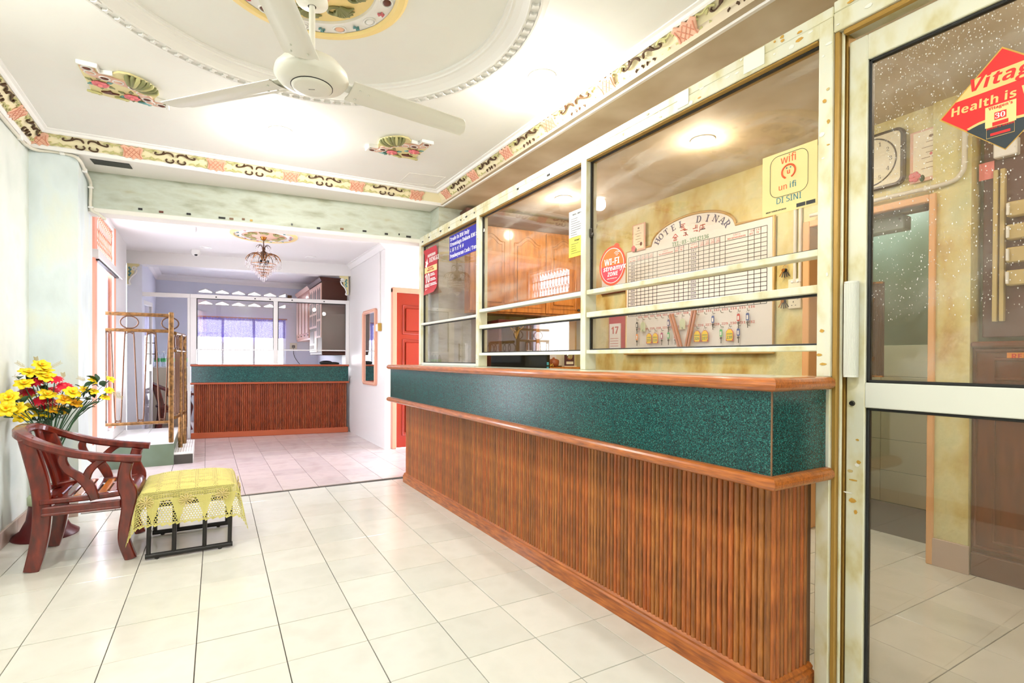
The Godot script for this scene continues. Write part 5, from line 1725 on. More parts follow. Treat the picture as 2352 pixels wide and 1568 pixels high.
func keys(x: float):
	var n := 0
	var col := {"b": M.black, "p": M.tag_purple, "n": M.tag_blue, "r": M.red, "o": M.tag_orange, "m": M.tag_magenta, "g": M.tag_green}
	var cn := {"b": "black", "p": "purple", "n": "blue", "r": "red", "o": "orange", "m": "magenta", "g": "green"}
	# row, slot, kind: a letter is a plastic tag of that colour, y a yellow octagon card, w a pale card
	for e in [[0, 0, "b", "101", "first in the upper row of hooks"], [0, 1, "w", "102", "second in the upper row of hooks"], [0, 5, "p", "106", "hanging above the green tag of the lower row"], [0, 7, "w", "108", "partly behind the left stick of the V"], [0, 11, "n", "112", "alone in the upper row right of the V"], [0, 14, "r", "115", "in the upper row beside a blue one"], [0, 15, "n", "116", "last in the upper row of hooks"], [1, 0, "o", "217", "leftmost in the lower row of hooks"], [1, 2, "y", "219", "leftmost yellow card of the lower row"], [1, 3, "y", "220", "just left of the magenta tag"], [1, 4, "m", "221", "between a yellow card and a green tag"], [1, 5, "g", "222", "in the lower row left of the V"], [1, 6, "r", "223", "in the lower row left of the V"], [1, 8, "r", "225", "between the two sticks of the V"], [1, 9, "y", "226", "directly right of the right stick of the V"], [1, 10, "y", "227", "second yellow one right of the V"], [1, 12, "g", "229", "in the lower row right of the V"], [1, 13, "y", "230", "rightmost yellow card of the lower row"], [1, 14, "n", "231", "last tag of the lower row of hooks"]]:
		var y := 1.488 if e[0] == 0 else 1.378
		var z: float = -0.262 + 0.0746 * e[1]
		var k: String = e[2]
		var lb: String = ("yellow octagonal card" if k == "y" else "pale octagonal card" if k == "w" else "%s plastic tag" % cn[k])
		var t := thing("room_key", "room key with a %s, %s" % [lb, e[4]], "key", Vector3(x - 0.024, y - 0.10, z), 0.0, "room keys on the board")
		var X := Transform3D(Basis(Vector3(0, 0, 1), Vector3.UP, Vector3(-1, 0, 0)), Vector3(x - 0.02, y, z))
		var b := MB.new()
		b.tube(Array(disc(0.008, 12)).map(func(p): return Vector3(x - 0.024, y - 0.006 + p.y, z + p.x)), 0.001, 5, true)
		wpart("ring", b, M.steel_dark, t)
		b = MB.new()
		b.xf = X
		if k == "y" or k == "w":
			var w := 0.031
			var p := PackedVector2Array([Vector2(-w, -0.105), Vector2(w, -0.105), Vector2(w, -0.035), Vector2(0.013, -0.014), Vector2(-0.013, -0.014), Vector2(-w, -0.035)])
			b.prism(p, 0.0, 0.003, 0.0006)
			wpart("card", b, M.red if k == "y" else M.cream, t)
			var c := MB.new()
			c.xf = X
			c.prism(PackedVector2Array([Vector2(-0.02, -0.103), Vector2(0.02, -0.103), Vector2(w - 0.003, -0.088), Vector2(w - 0.003, -0.037), Vector2(0.011, -0.017), Vector2(-0.011, -0.017), Vector2(-w + 0.003, -0.037), Vector2(-w + 0.003, -0.088)]), 0.0031, 0.0036)
			wpart("card_face", c, M.yellow if k == "y" else M.pale_green, t)
			if k == "y":
				c = MB.new()
				text(c, e[3], 0.022, Vector3(x - 0.0238, y - 0.088, z), Vector3(0, 0, 1), Vector3.UP, "bold", true)
				text(c, "DINAR", 0.011, Vector3(x - 0.0238, y - 0.057, z), Vector3(0, 0, 1), Vector3.UP, "bold", true)
				wpart("card_print", c, M.ink_green, t)
		else:
			b.prism(rrect(0.024, 0.056, 0.008, 4, Vector2(0, -0.042)), 0.0, 0.005, 0.001)
			wpart("plastic_tag", b, col[k], t)
			var c := MB.new()
			c.xf = X
			c.prism(rect2(0.013, 0.03, Vector2(0, -0.045)), 0.0051, 0.0056)
			wpart("tag_label", c, M.white, t)
			c = MB.new()
			c.xf = X
			c.prism(disc(0.010, 12, Vector2(0, -0.082)), 0.001, 0.003)
			c.prism(rect2(0.006, 0.034, Vector2(0.001, -0.106)), 0.001, 0.003)
			wpart("key_blade", c, M.steel_dark, t)
		n += 1

func socket(y: float, label: String, pins: bool, yc: float):
	var t := thing("wall_socket" if pins else "wall_switch", label, "socket" if pins else "switch", Vector3(3.23, yc, 1.18))
	var c := Vector3(3.221, (1.525 if pins else 1.64), 1.185)
	var b := MB.new()
	b.cbox(c, Vector3(0.018, 0.088, 0.088), 0.004)
	wpart("plate", b, M.cream, t)
	b = MB.new()
	b.ball(c + Vector3(-0.010, 0.024, 0.022), Vector3(0.006, 0.009, 0.009), 10, 6)
	if not pins: b.ball(c + Vector3(-0.010, 0.024, -0.016), Vector3(0.006, 0.009, 0.009), 10, 6)
	wpart("rocker", b, M.white, t)
	if pins:
		b = MB.new()
		for e in [[0.002, -0.006, 0.005, 0.01], [-0.022, -0.016, 0.007, 0.005], [-0.022, 0.010, 0.007, 0.005]]:
			b.cbox(c + Vector3(-0.0095, e[0], e[1]), Vector3(0.002, e[3], e[2]), 0.0)
		wpart("pin_holes", b, M.black, t)

func certificate(label: String, at: Vector3, w: float, h: float, seal: bool):
	var R := Vector3(0, 0, 1)
	var U := Vector3.UP
	var t := thing("certificate", label, "certificate", at)
	var c := at + Vector3(-0.006, h / 2, 0)
	var b := MB.new()
	b.cbox(c, Vector3(0.008, h, w), 0.002)
	wpart("border", b, M.orn_pink, t)
	b = MB.new()
	b.cbox(c + Vector3(-0.0045, 0.004, 0), Vector3(0.002, h - 0.03, w - 0.034), 0.0)
	wpart("sheet", b, M.paper, t)
	b = MB.new()
	b.ball(c + Vector3(-0.0058, h * 0.34, 0), Vector3(0.0006, 0.008, 0.012), 10, 5)
	for i in 6: b.bar(c + Vector3(-0.0058, h * (0.24 - 0.1 * i), -w * (0.12 + 0.1 * (i % 2))), c + Vector3(-0.0058, h * (0.24 - 0.1 * i), w * (0.12 + 0.1 * (i % 2))), 0.003, 0.0006, Vector3.RIGHT)
	wpart("print", b, M.rust, t)
	b = MB.new()
	for i in 5:
		var a := TAU * i / 5
		b.ball(c + Vector3(-0.007, -h * 0.38 + sin(a) * 0.016, -w * 0.38 + cos(a) * 0.016), Vector3(0.002, 0.015, 0.015), 8, 5)
	wpart("flower", b, M.orn_red, t)
	b = MB.new()
	b.ball(c + Vector3(-0.006, -h * 0.44, -w * 0.20), Vector3(0.002, 0.02, 0.012), 8, 5)
	wpart("flower_leaf", b, M.leaf, t)
	b = MB.new()
	b.ball(c + Vector3(-0.006, 0.0 if not seal else -h * 0.26, 0.0 if not seal else w * 0.2), Vector3(0.001, 0.008 if not seal else 0.018, 0.007 if not seal else 0.016), 14, 5)
	wpart("seal", b, M.maroon if seal else M.orn_red, t)

func office_right():
	var R := Vector3(0, 0, 1)
	var U := Vector3.UP
	# doorway frame
	var fr := place("door_1", Vector3(3.22, 0, 1.62))
	for e in [[Vector3(3.19, 0, 1.252), Vector3(3.41, 2.05, 1.296)], [Vector3(3.19, 0, 1.944), Vector3(3.41, 2.05, 1.975)], [Vector3(3.19, 2.01, 1.296), Vector3(3.41, 2.05, 1.944)]]:
		var m := MB.new()
		m.cbox((e[0] + e[1]) / 2.0, e[1] - e[0], 0.004)
		wpart("door_frame", m, M.frame_orange, fr)
	# low white tiles on the wall of the room beyond
	var tw := place("trim_tiles", Vector3(4.45, 0, 1.6))
	for r in 5:
		for c in 4:
			var m := MB.new()
			m.cbox(Vector3(4.446, 0.125 + 0.25 * r, 0.95 + 0.45 * c), Vector3(0.01, 0.247, 0.447), 0.0015)
			wpart("wall_tile", m, M.cream, tw)
	var cl := thing("wall_clock", "framed wall clock with a round cream face above the office doorway", "clock", Vector3(3.23, 2.14, 1.64))
	var m := MB.new()
	m.xf = Transform3D(Basis(R, U, Vector3(-1, 0, 0)), Vector3(3.228, 2.315, 1.645))
	m.prism(rrect(0.36, 0.34, 0.05, 6), 0.0, 0.03, 0.008)
	wpart("case", m, M.steel_dark, cl)
	m = MB.new()
	m.xf = Transform3D(Basis(R, U, Vector3(-1, 0, 0)), Vector3(3.228, 2.315, 1.645))
	m.prism(rrect(0.32, 0.30, 0.03, 6), 0.028, 0.032)
	wpart("inner_panel", m, M.cream, cl)
	m = MB.new()
	m.tube(Array(disc(0.14, 40)).map(func(p): return Vector3(3.195, 2.315 + p.y, 1.645 + p.x)), 0.004, 6, true)
	wpart("face_ring", m, M.steel_dark, cl)
	m = MB.new()
	for i in 12:
		var a := PI / 2 - TAU * (i + 1) / 12
		text(m, str(i + 1), 0.024, Vector3(3.1955, 2.303 + sin(a) * 0.112, 1.645 + cos(a) * 0.112), R, U, "serif", true)
	m.bar(Vector3(3.194, 2.315, 1.645), Vector3(3.194, 2.375, 1.61), 0.006, 0.001, Vector3.RIGHT)
	m.bar(Vector3(3.194, 2.315, 1.645), Vector3(3.194, 2.33, 1.545), 0.004, 0.001, Vector3.RIGHT)
	wpart("numerals", m, M.steel_dark, cl)
	certificate("large cream certificate with a pink flower on the wall right of the clock", Vector3(3.222, 2.135, 1.945), 0.20, 0.29, false)
	var pp := thing("wall_conduit", "pale conduit that runs over the office doorway and bends up beside the certificate", "conduit", Vector3(3.2, 2.05, 1.9))
	m = MB.new()
	m.tube(cr([Vector3(3.19, 2.085, 1.30), Vector3(3.19, 2.085, 1.75), Vector3(3.188, 2.085, 2.02), Vector3(3.188, 2.12, 2.085), Vector3(3.188, 2.2, 2.098), Vector3(3.188, 2.55, 2.098)], 5), 0.012, 10)
	wpart("pipe", m, M.conduit, pp)
	m = MB.new()
	m.cbox(Vector3(3.192, 2.085, 1.93), Vector3(0.03, 0.03, 0.014), 0.003)
	wpart("clip", m, M.conduit, pp)
	var dc := thing("door_closer", "blue grey box of a door closer under the head of the office doorway", "door closer", Vector3(3.3, 1.93, 1.63))
	m = MB.new()
	m.cbox(Vector3(3.36, 1.955, 1.66), Vector3(0.09, 0.085, 0.24), 0.006)
	wpart("body", m, M.green_paint, dc)
	m = MB.new()
	m.ball(Vector3(3.318, 1.975, 1.755), Vector3(0.006, 0.008, 0.008), 10, 6)
	wpart("screw", m, M.steel_dark, dc)
	# base tile of the pillar
	var bt := place("baseboard_pillar", Vector3(3.2, 0, 2.04))
	m = MB.new()
	m.cbox(Vector3(3.199, 0.075, 2.04), Vector3(0.014, 0.15, 0.18), 0.002)
	wpart("base_tile", m, M.base_tile, bt)
	# folded push chair
	var sr := thing("folded_pushchair", "folded black pushchair tied with a red cord, leaning in the office doorway", "pushchair", Vector3(3.75, 0, 2.05))
	m = MB.new()
	m.xf = Transform3D(Basis(R, U, Vector3(-1, 0, 0)), Vector3(3.70, 0, 2.0))
	m.prism(PackedVector2Array([Vector2(-0.02, 1.05), Vector2(0.12, 1.06), Vector2(0.14, 0.3), Vector2(0.0, 0.26), Vector2(-0.115, 0.42), Vector2(-0.09, 0.6)]), 0.0, 0.07, 0.015)
	wpart("folded_cloth", m, M.black, sr)
	m = MB.new()
	m.tube(cr([Vector3(3.66, 0.5, 1.93), Vector3(3.66, 0.2, 1.92), Vector3(3.66, 0.10, 1.96), Vector3(3.66, 0.11, 2.05), Vector3(3.66, 0.16, 2.14)], 4), 0.016, 8)
	m.tube(cr([Vector3(3.63, 0.4, 2.02), Vector3(3.63, 0.12, 2.03), Vector3(3.63, 0.02, 2.08), Vector3(3.63, 0.018, 2.16)], 4), 0.014, 8)
	wpart("tube_frame", m, M.iron, sr)
	m = MB.new()
	m.tube(cr([Vector3(3.625, 0.74, 1.895), Vector3(3.622, 0.68, 1.97), Vector3(3.622, 0.62, 2.05), Vector3(3.625, 0.66, 2.14)], 4), 0.007, 6)
	wpart("red_cord", m, M.red, sr)
	# dark panelled cupboard beyond the pillar
	var cb := thing("panelled_cupboard", "brown panelled wooden cupboard at the right edge behind the sliding door glass", "cupboard", Vector3(3.35, 0, 2.8))
	m = MB.new()
	m.box(Vector3(3.235, 0.0, 2.126), Vector3(3.295, 1.20, 3.5))
	wpart("body", m, M.brown, cb)
	m = MB.new()
	m.cbox(Vector3(3.25, 1.212, 2.81), Vector3(0.10, 0.03, 1.37), 0.008)
	wpart("top", m, M.brown, cb)
	m = MB.new()
	m.cbox(Vector3(3.225, 0.06, 2.81), Vector3(0.03, 0.12, 1.36), 0.004)
	wpart("plinth", m, M.cabinet_dark, cb)
	for e in [[0.15, 0.93], [0.99, 1.18]]:
		var p := [Vector3(3.233, e[0], 2.14), Vector3(3.233, e[1], 2.14), Vector3(3.233, e[1], 3.45), Vector3(3.233, e[0], 3.45)]
		m = MB.new()
		m.tube(p, 0.012, 8, true)
		wpart("panel_bead", m, M.brown, cb)
		m = MB.new()
		m.tube([Vector3(3.232, e[0] + 0.045, 2.215), Vector3(3.232, e[1] - 0.045, 2.215), Vector3(3.232, e[1] - 0.045, 3.40), Vector3(3.232, e[0] + 0.045, 3.40)], 0.009, 8, true)
		wpart("inner_bead", m, M.brown, cb)
	var rl := thing("orange_label", "orange label reading REM on the upper panel of the brown cupboard", "label", Vector3(3.23, 1.13, 2.33))
	m = MB.new()
	m.cbox(Vector3(3.2285, 1.150, 2.335), Vector3(0.002, 0.038, 0.15), 0.0)
	wpart("strip", m, M.tag_orange, rl)
	m = MB.new()
	text(m, "REMOTE", 0.026, Vector3(3.2272, 1.137, 2.275), R, U, "bold")
	wpart("lettering", m, M.red, rl)
	# distribution board with breakers
	var db := thing("distribution_board", "dark electrical board with trunking and white breaker switches beyond the door glass", "electrical panel", Vector3(3.3, 1.3, 2.4))
	m = MB.new()
	m.cbox(Vector3(3.285, 1.85, 2.63), Vector3(0.03, 1.2, 0.96), 0.004)
	wpart("back_panel", m, M.box_dark, db)
	for z in [2.205, 2.232]:
		m = MB.new()
		m.cbox(Vector3(3.258, 1.72, z), Vector3(0.03, 0.78, 0.018), 0.002)
		wpart("trunking", m, M.switch_beige, db)
	for i in 4:
		m = MB.new()
		m.cbox(Vector3(3.245, 1.89 - 0.115 * i, 2.29), Vector3(0.05, 0.075, 0.07), 0.004)
		var br := wpart("breaker", m, M.switch_beige, db)
		m = MB.new()
		m.cbox(Vector3(3.215, 1.89 - 0.115 * i, 2.262), Vector3(0.012, 0.06, 0.012), 0.002)
		wpart("toggle", m, M.white, br)
	m = MB.new()
	m.cbox(Vector3(3.25, 2.21, 2.245), Vector3(0.05, 0.09, 0.09), 0.005)
	wpart("white_box", m, M.white, db)
	m = MB.new()
	m.cbox(Vector3(3.262, 2.12, 2.165), Vector3(0.004, 0.09, 0.06), 0.0)
	wpart("pink_note", m, M.pink_note, db)

func octa(mb: MB, pts: Array, ws: Array, hs: Array, c := 0.25):   # a rail of chamfered rectangular section swept along a 3D line
	var rings := []
	var m := pts.size()
	for i in m:
		var d: Vector3 = (pts[min(i + 1, m - 1)] - pts[max(i - 1, 0)]).normalized()
		var s := d.cross(Vector3.UP).normalized()
		var u := s.cross(d)
		var w: float = ws[i] / 2.0
		var h: float = hs[i] / 2.0
		var k := minf(w, h) * c
		var q := []
		for e in [[1, -1, 0], [1, 1, 0], [0, 0, 1], [0, 0, 2], [-1, 1, 0], [-1, -1, 0], [0, 0, 3], [0, 0, 4]]: q.append(null)
		q = [Vector2(w, -h + k), Vector2(w, h - k), Vector2(w - k, h), Vector2(-w + k, h), Vector2(-w, h - k), Vector2(-w, -h + k), Vector2(-w + k, -h), Vector2(w - k, -h)]
		rings.append(q.map(func(e): return pts[i] + s * e.x + u * e.y))
	for i in m - 1:
		for e in 8:
			var f := (e + 1) % 8
			mb.quad(rings[i][f], rings[i][e], rings[i + 1][e], rings[i + 1][f]) if (rings[i][e] - rings[i][f]).cross(rings[i + 1][e] - rings[i][f]).dot(rings[i][e] + rings[i][f] - pts[i] * 2.0) > 0 else mb.quad(rings[i][e], rings[i][f], rings[i + 1][f], rings[i + 1][e])
	for e in [0, m - 1]:
		var c0: Vector3 = pts[e]
		for k in 8:
			var a: Vector3 = rings[e][k]
			var b: Vector3 = rings[e][(k + 1) % 8]
			var out: Vector3 = pts[e] - pts[1 if e == 0 else m - 2]
			if (a - c0).cross(b - c0).dot(out) > 0: mb.tri(c0, a, b)
			else: mb.tri(c0, b, a)

func make_chair(label: String) -> Node3D:
	var t := thing("armchair", label, "chair", Vector3(-0.86, 0.0, -0.525))
	var b := MB.new()
	var half := [Vector3(0.262, 0.556, 0.25), Vector3(0.12, 0.576, 0.256), Vector3(-0.03, 0.610, 0.256), Vector3(-0.16, 0.660, 0.244), Vector3(-0.25, 0.705, 0.19), Vector3(-0.288, 0.728, 0.09)]
	var full := half.duplicate()
	var rev := half.duplicate()
	rev.reverse()
	for p in rev: full.append(p * Vector3(1, 1, -1))
	var path := cr(full, 5)
	var ws := []
	var hs := []
	for i in path.size():
		var u := absf(i / (path.size() - 1.0) - 0.5) * 2.0
		ws.append(0.064 - 0.012 * u + (0.006 if u > 0.9 else 0.0))
		hs.append(0.044 - 0.006 * u)
	octa(b, path, ws, hs, 0.45)
	part("arm_rail", b, M.chair, t)
	for s in [-1.0, 1.0]:
		b = MB.new()   # front leg, bowed like a scroll
		var cl := cr([Vector2(0.198, 0.545), Vector2(0.184, 0.48), Vector2(0.188, 0.42), Vector2(0.206, 0.36), Vector2(0.200, 0.28), Vector2(0.186, 0.19), Vector2(0.184, 0.11), Vector2(0.200, 0.045), Vector2(0.216, 0.0)], 4)
		var w := []
		for i in cl.size():
			var u := i / (cl.size() - 1.0)
			w.append(0.058 + 0.026 * exp(-pow((u - 0.33) / 0.13, 2.0)) - 0.004 * u)
		b.prism(stroke(cl, w), s * 0.245 - 0.024, s * 0.245 + 0.024, 0.006, true)
		part("leg", b, M.chair, t)
		b = MB.new()   # rear leg runs on up as a back post
		cl = cr([Vector2(-0.235, 0.70), Vector2(-0.21, 0.60), Vector2(-0.182, 0.47), Vector2(-0.170, 0.35), Vector2(-0.175, 0.22), Vector2(-0.192, 0.10), Vector2(-0.215, 0.0)], 4)
		w = []
		for i in cl.size(): w.append(0.064 + 0.014 * sin(PI * i / (cl.size() - 1.0)))
		b.prism(stroke(cl, w), s * 0.215 - 0.022, s * 0.215 + 0.022, 0.006, true)
		part("leg", b, M.chair, t)
		b = MB.new()   # wishbone of the side
		b.prism(stroke(cr([Vector2(-0.075, 0.615), Vector2(-0.082, 0.575), Vector2(-0.06, 0.525), Vector2(-0.015, 0.485), Vector2(0.02, 0.445), Vector2(0.045, 0.39), Vector2(0.055, 0.352)], 4), [0.032, 0.034, 0.036, 0.038, 0.038, 0.038, 0.038, 0.038, 0.04, 0.04, 0.04, 0.042, 0.044, 0.046, 0.048, 0.05, 0.05, 0.05, 0.05, 0.048, 0.046, 0.044, 0.042, 0.042, 0.042]), s * 0.25 - 0.013, s * 0.25 + 0.013, 0.005, true)
		part("side_splat", b, M.chair, t)
		b = MB.new()
		b.prism(stroke(cr([Vector2(0.11, 0.582), Vector2(0.07, 0.555), Vector2(0.03, 0.51), Vector2(0.018, 0.46), Vector2(0.03, 0.42)], 4), [0.05, 0.042, 0.038, 0.036, 0.036, 0.036, 0.036, 0.038, 0.038, 0.038, 0.038, 0.036, 0.034, 0.03, 0.026, 0.022, 0.02]), s * 0.25 - 0.0125, s * 0.25 + 0.0125, 0.005, true)
		part("side_splat", b, M.chair, t)
		b = MB.new()
		b.cbox(Vector3(0.0, 0.314, s * 0.24), Vector3(0.34, 0.046, 0.03), 0.006)
		b.cbox(Vector3(0.0, 0.298, s * 0.245), Vector3(0.34, 0.014, 0.036), 0.004)
		part("seat_rail", b, M.chair, t)
		b = MB.new()
		b.prism(stroke(cr([Vector2(-0.18, 0.362), Vector2(0.0, 0.362), Vector2(0.12, 0.366), Vector2(0.2, 0.372)], 3), 0.028), s * 0.225 - 0.02, s * 0.225 + 0.02, 0.006, true)
		part("seat_side", b, M.chair, t)
	for z in [-0.12, 0.0, 0.12]:
		b = MB.new()
		b.xf = Transform3D(Basis.IDENTITY, Vector3(-0.02 + 0.02 * absf(z) / 0.12, 0, 0))
		b.prism(stroke(cr([Vector2(-0.262, 0.71), Vector2(-0.235, 0.6), Vector2(-0.2, 0.48), Vector2(-0.178, 0.38)], 4), 0.022), z - 0.036, z + 0.036, 0.005, true)
		part("back_splat", b, M.chair, t)
	b = MB.new()
	b.cbox(Vector3(-0.172, 0.33, 0.0), Vector3(0.04, 0.06, 0.46), 0.006)
	part("seat_back_rail", b, M.chair, t)
	b = MB.new()
	octa(b, cr([Vector3(-0.11, 0.376, -0.2), Vector3(-0.2, 0.376, -0.11), Vector3(-0.215, 0.376, 0.0), Vector3(-0.2, 0.376, 0.11), Vector3(-0.11, 0.376, 0.2)], 4), range(17).map(func(_i): return 0.05), range(17).map(func(_i): return 0.03), 0.4)
	part("seat_curb", b, M.chair, t)
	for i in 6:
		b = MB.new()
		b.cbox(Vector3(-0.125 + 0.049 * i, 0.366 + 0.003 * sin(i), 0.0), Vector3(0.039, 0.018, 0.42), 0.005)
		part("seat_slat", b, M.chair_worn if i in [2, 4] else M.chair, t)
	b = MB.new()
	b.tube([Vector3(0.205, 0.345, -0.235), Vector3(0.215, 0.352, -0.12), Vector3(0.218, 0.354, 0.0), Vector3(0.215, 0.352, 0.12), Vector3(0.205, 0.345, 0.235)], [0.034, 0.041, 0.043, 0.041, 0.034], 14)
	part("seat_front", b, M.chair, t)
	return t

func lobby_left():
	var ch := make_chair("dark red varnished armchair with slatted seat in the lobby corner before the flowers")
	var c2 := clear(ch, "dark red armchair partly hidden behind the railing, in the pantry beyond the open glass door")
	c2.position = Vector3(-0.72, 0.0, -6.35)
	c2.rotation.y = 0.1
	c2.remove_meta("group")
	# low stool table
	var t := thing("stool_table", "low black metal framed stool table under a yellow lace cloth", "table", Vector3(-0.36, 0, -0.43))
	for z in [-0.205, -0.655]:
		var m := MB.new()
		m.tube([Vector3(-0.575, 0.02, z), Vector3(-0.145, 0.02, z)], 0.014, 10)
		wpart("foot_bar", m, M.iron, t)
		m = MB.new()
		for x in [-0.52, -0.21]: m.ball(Vector3(x, 0.006, z), Vector3(0.012, 0.008, 0.012), 8, 5)
		wpart("rubber_foot", m, M.black, t)
		for x in [-0.56, -0.44, -0.29, -0.16]:
			m = MB.new()
			m.tube([Vector3(x, 0.025, z), Vector3(x + 0.004, 0.2, z * 0.99 - 0.002), Vector3(x * 0.985, 0.36, z * 0.97 - 0.012)], 0.0115, 8)
			wpart("leg", m, M.iron, t)
		m = MB.new()
		m.tube([Vector3(-0.56, 0.19 if z < -0.5 else 0.345, z), Vector3(-0.16, 0.19 if z < -0.5 else 0.345, z)], 0.01, 8)
		wpart("cross_bar", m, M.iron, t)
	var tp := MB.new()
	tp.cbox(Vector3(-0.36, 0.367, -0.43), Vector3(0.45, 0.02, 0.46), 0.006)
	wpart("top", tp, M.iron, t)
	tp = MB.new()
	var dome := []
	for i in 9:
		var row := []
		for j in 9: row.append(Vector3(-0.36 + (j / 8.0 - 0.5) * 0.44, 0.377 + 0.035 * (1.0 - pow(absf(j / 4.0 - 1.0), 4.0)) * (1.0 - pow(absf(i / 4.0 - 1.0), 4.0)), -0.43 + (i / 8.0 - 0.5) * 0.45))
		dome.append(row)
	tp.sheet(dome)
	wpart("padded_seat", tp, M.orn_pink, t)
	# the lace cloth over it
	var cl := thing("lace_cloth", "yellow crocheted lace cloth with pointed corners draped over the low stool table", "tablecloth", Vector3(-0.36, 0.38, -0.43))
	var g := []
	var n := 44
	for i in n + 1:
		var row := []
		for j in n + 1:
			var u := (float(j) / n - 0.5) * 0.86
			var v := (float(i) / n - 0.5) * 0.86
			var du := maxf(0.0, absf(u) - 0.232)
			var dv := maxf(0.0, absf(v) - 0.238)
			var x := clampf(u, -0.232, 0.232)
			var z := clampf(v, -0.238, 0.238)
			var y := 0.002 + 0.038 * (1.0 - pow(absf(x) / 0.232, 4.0)) * (1.0 - pow(absf(z) / 0.238, 4.0))
			var drop := sqrt(du * du + dv * dv)
			var corner := minf(du, dv)
			y -= drop * (1.0 if corner < 0.01 else 1.03)
			var fold := sin((u + v * 0.7) * 40.0) * 0.007 * smoothstep(0.0, 0.15, drop)
			if du > 0.0: x += signf(u) * (0.012 * smoothstep(0.0, 0.03, du) + 0.10 * du + corner * 0.18 + (fold if dv == 0.0 else 0.0))
			if dv > 0.0: z += signf(v) * (0.012 * smoothstep(0.0, 0.03, dv) + 0.10 * dv + corner * 0.22 + (fold if du == 0.0 else 0.0))
			row.append(Vector3(x, y, z))
		g.append(row)
	var m := MB.new()
	m.sheet(g)
	part("net", m, M.lace, cl)
	for s in range(7):   # crocheted flowers sewn round the edge
		var p: Vector3 = [Vector3(-0.21, -0.055, 0.262), Vector3(-0.02, -0.06, 0.262), Vector3(0.16, -0.05, 0.262), Vector3(0.258, -0.06, 0.12), Vector3(0.258, -0.06, -0.08), Vector3(-0.258, -0.06, 0.1), Vector3(-0.258, -0.06, -0.1)][s]
		var f := MB.new()
		var side := s < 3
		for k in 8:
			var a := TAU * k / 8
			var q := [p]
			for e in [[0.02, -0.28], [0.034, -0.16], [0.037, 0.0], [0.034, 0.16], [0.02, 0.28]]:
				var d = Vector2(cos(a + e[1]), sin(a + e[1])) * e[0]
				q.append(p + (Vector3(d.x, d.y, 0.002) if side else Vector3(0.002 * signf(p.x), d.y, d.x)))
			f.tube(q, 0.0028, 5, true)
		part("crochet_flower", f, M.unifi_card, cl)
	bouquet()
	# conduit under the frieze and down the corner of the beam
	var cd := thing("corner_conduit", "white cable conduit bending under the frieze round the left pillar and down its side", "conduit", Vector3(-1.05, 2.2, -1.6))
	m = MB.new()
	m.tube(cr([Vector3(-1.318, 2.525, 3.5), Vector3(-1.318, 2.525, -0.8), Vector3(-1.316, 2.53, -1.25), Vector3(-1.29, 2.535, -1.375), Vector3(-1.2, 2.545, -1.388), Vector3(-1.1, 2.54, -1.388), Vector3(-1.054, 2.51, -1.40), Vector3(-1.048, 2.48, -1.55), Vector3(-1.046, 2.46, -1.70), Vector3(-1.046, 2.40, -1.728), Vector3(-1.046, 2.26, -1.73), Vector3(-1.0, 2.225, -1.735), Vector3(-0.955, 2.19, -1.74)], 5), 0.0115, 8)
	wpart("pipe", m, M.conduit, cd)
	for p in [Vector3(-1.316, 2.528, -1.15), Vector3(-1.15, 2.545, -1.39), Vector3(-1.05, 2.485, -1.52), Vector3(-1.046, 2.42, -1.727), Vector3(-1.046, 2.27, -1.73)]:
		m = MB.new()
		m.cbox(p, Vector3(0.03, 0.03, 0.03) if p.y > 2.45 else Vector3(0.036, 0.014, 0.026), 0.004)
		wpart("clip", m, M.white, cd)

func bloom(kind: int) -> Array:   # [petal mesh, number of petals]
	var m := MB.new()
	if kind == 0:
		var g := []
		for i in 6:
			var u := i / 5.0
			var row := []
			for j in 5:
				var v := j / 2.0 - 1.0
				var w := 0.017 * sin(PI * minf(0.06 + u * 0.9, 1.0)) * (1.0 if u < 1.0 else 0.5)
				row.append(Vector3(v * w, 0.010 * sin(u * 2.6) - 0.004 * v * v - 0.004 * u, 0.004 + u * 0.046 - (0.004 * absf(v) if i == 5 else 0.0)))
			g.append(row)
		m.sheet(g)
	else:
		for r in 4:
			for k in 14:
				var a := TAU * (k + 0.5 * r) / 14
				var d := Vector3(cos(a), 0, sin(a))
				var s := d.cross(Vector3.UP) * 0.007
				var L := 0.046 - 0.009 * r
				var y := 0.004 * r
				m.sheet([[-s * 0.4 + Vector3.UP * y, s * 0.4 + Vector3.UP * y], [d * L * 0.6 - s + Vector3.UP * (y + 0.008), d * L * 0.6 + s + Vector3.UP * (y + 0.008)], [d * L - s * 0.6 + Vector3.UP * (y - 0.001), d * L + s * 0.6 + Vector3.UP * (y - 0.001)]])
	return [m.st.commit(), 8]

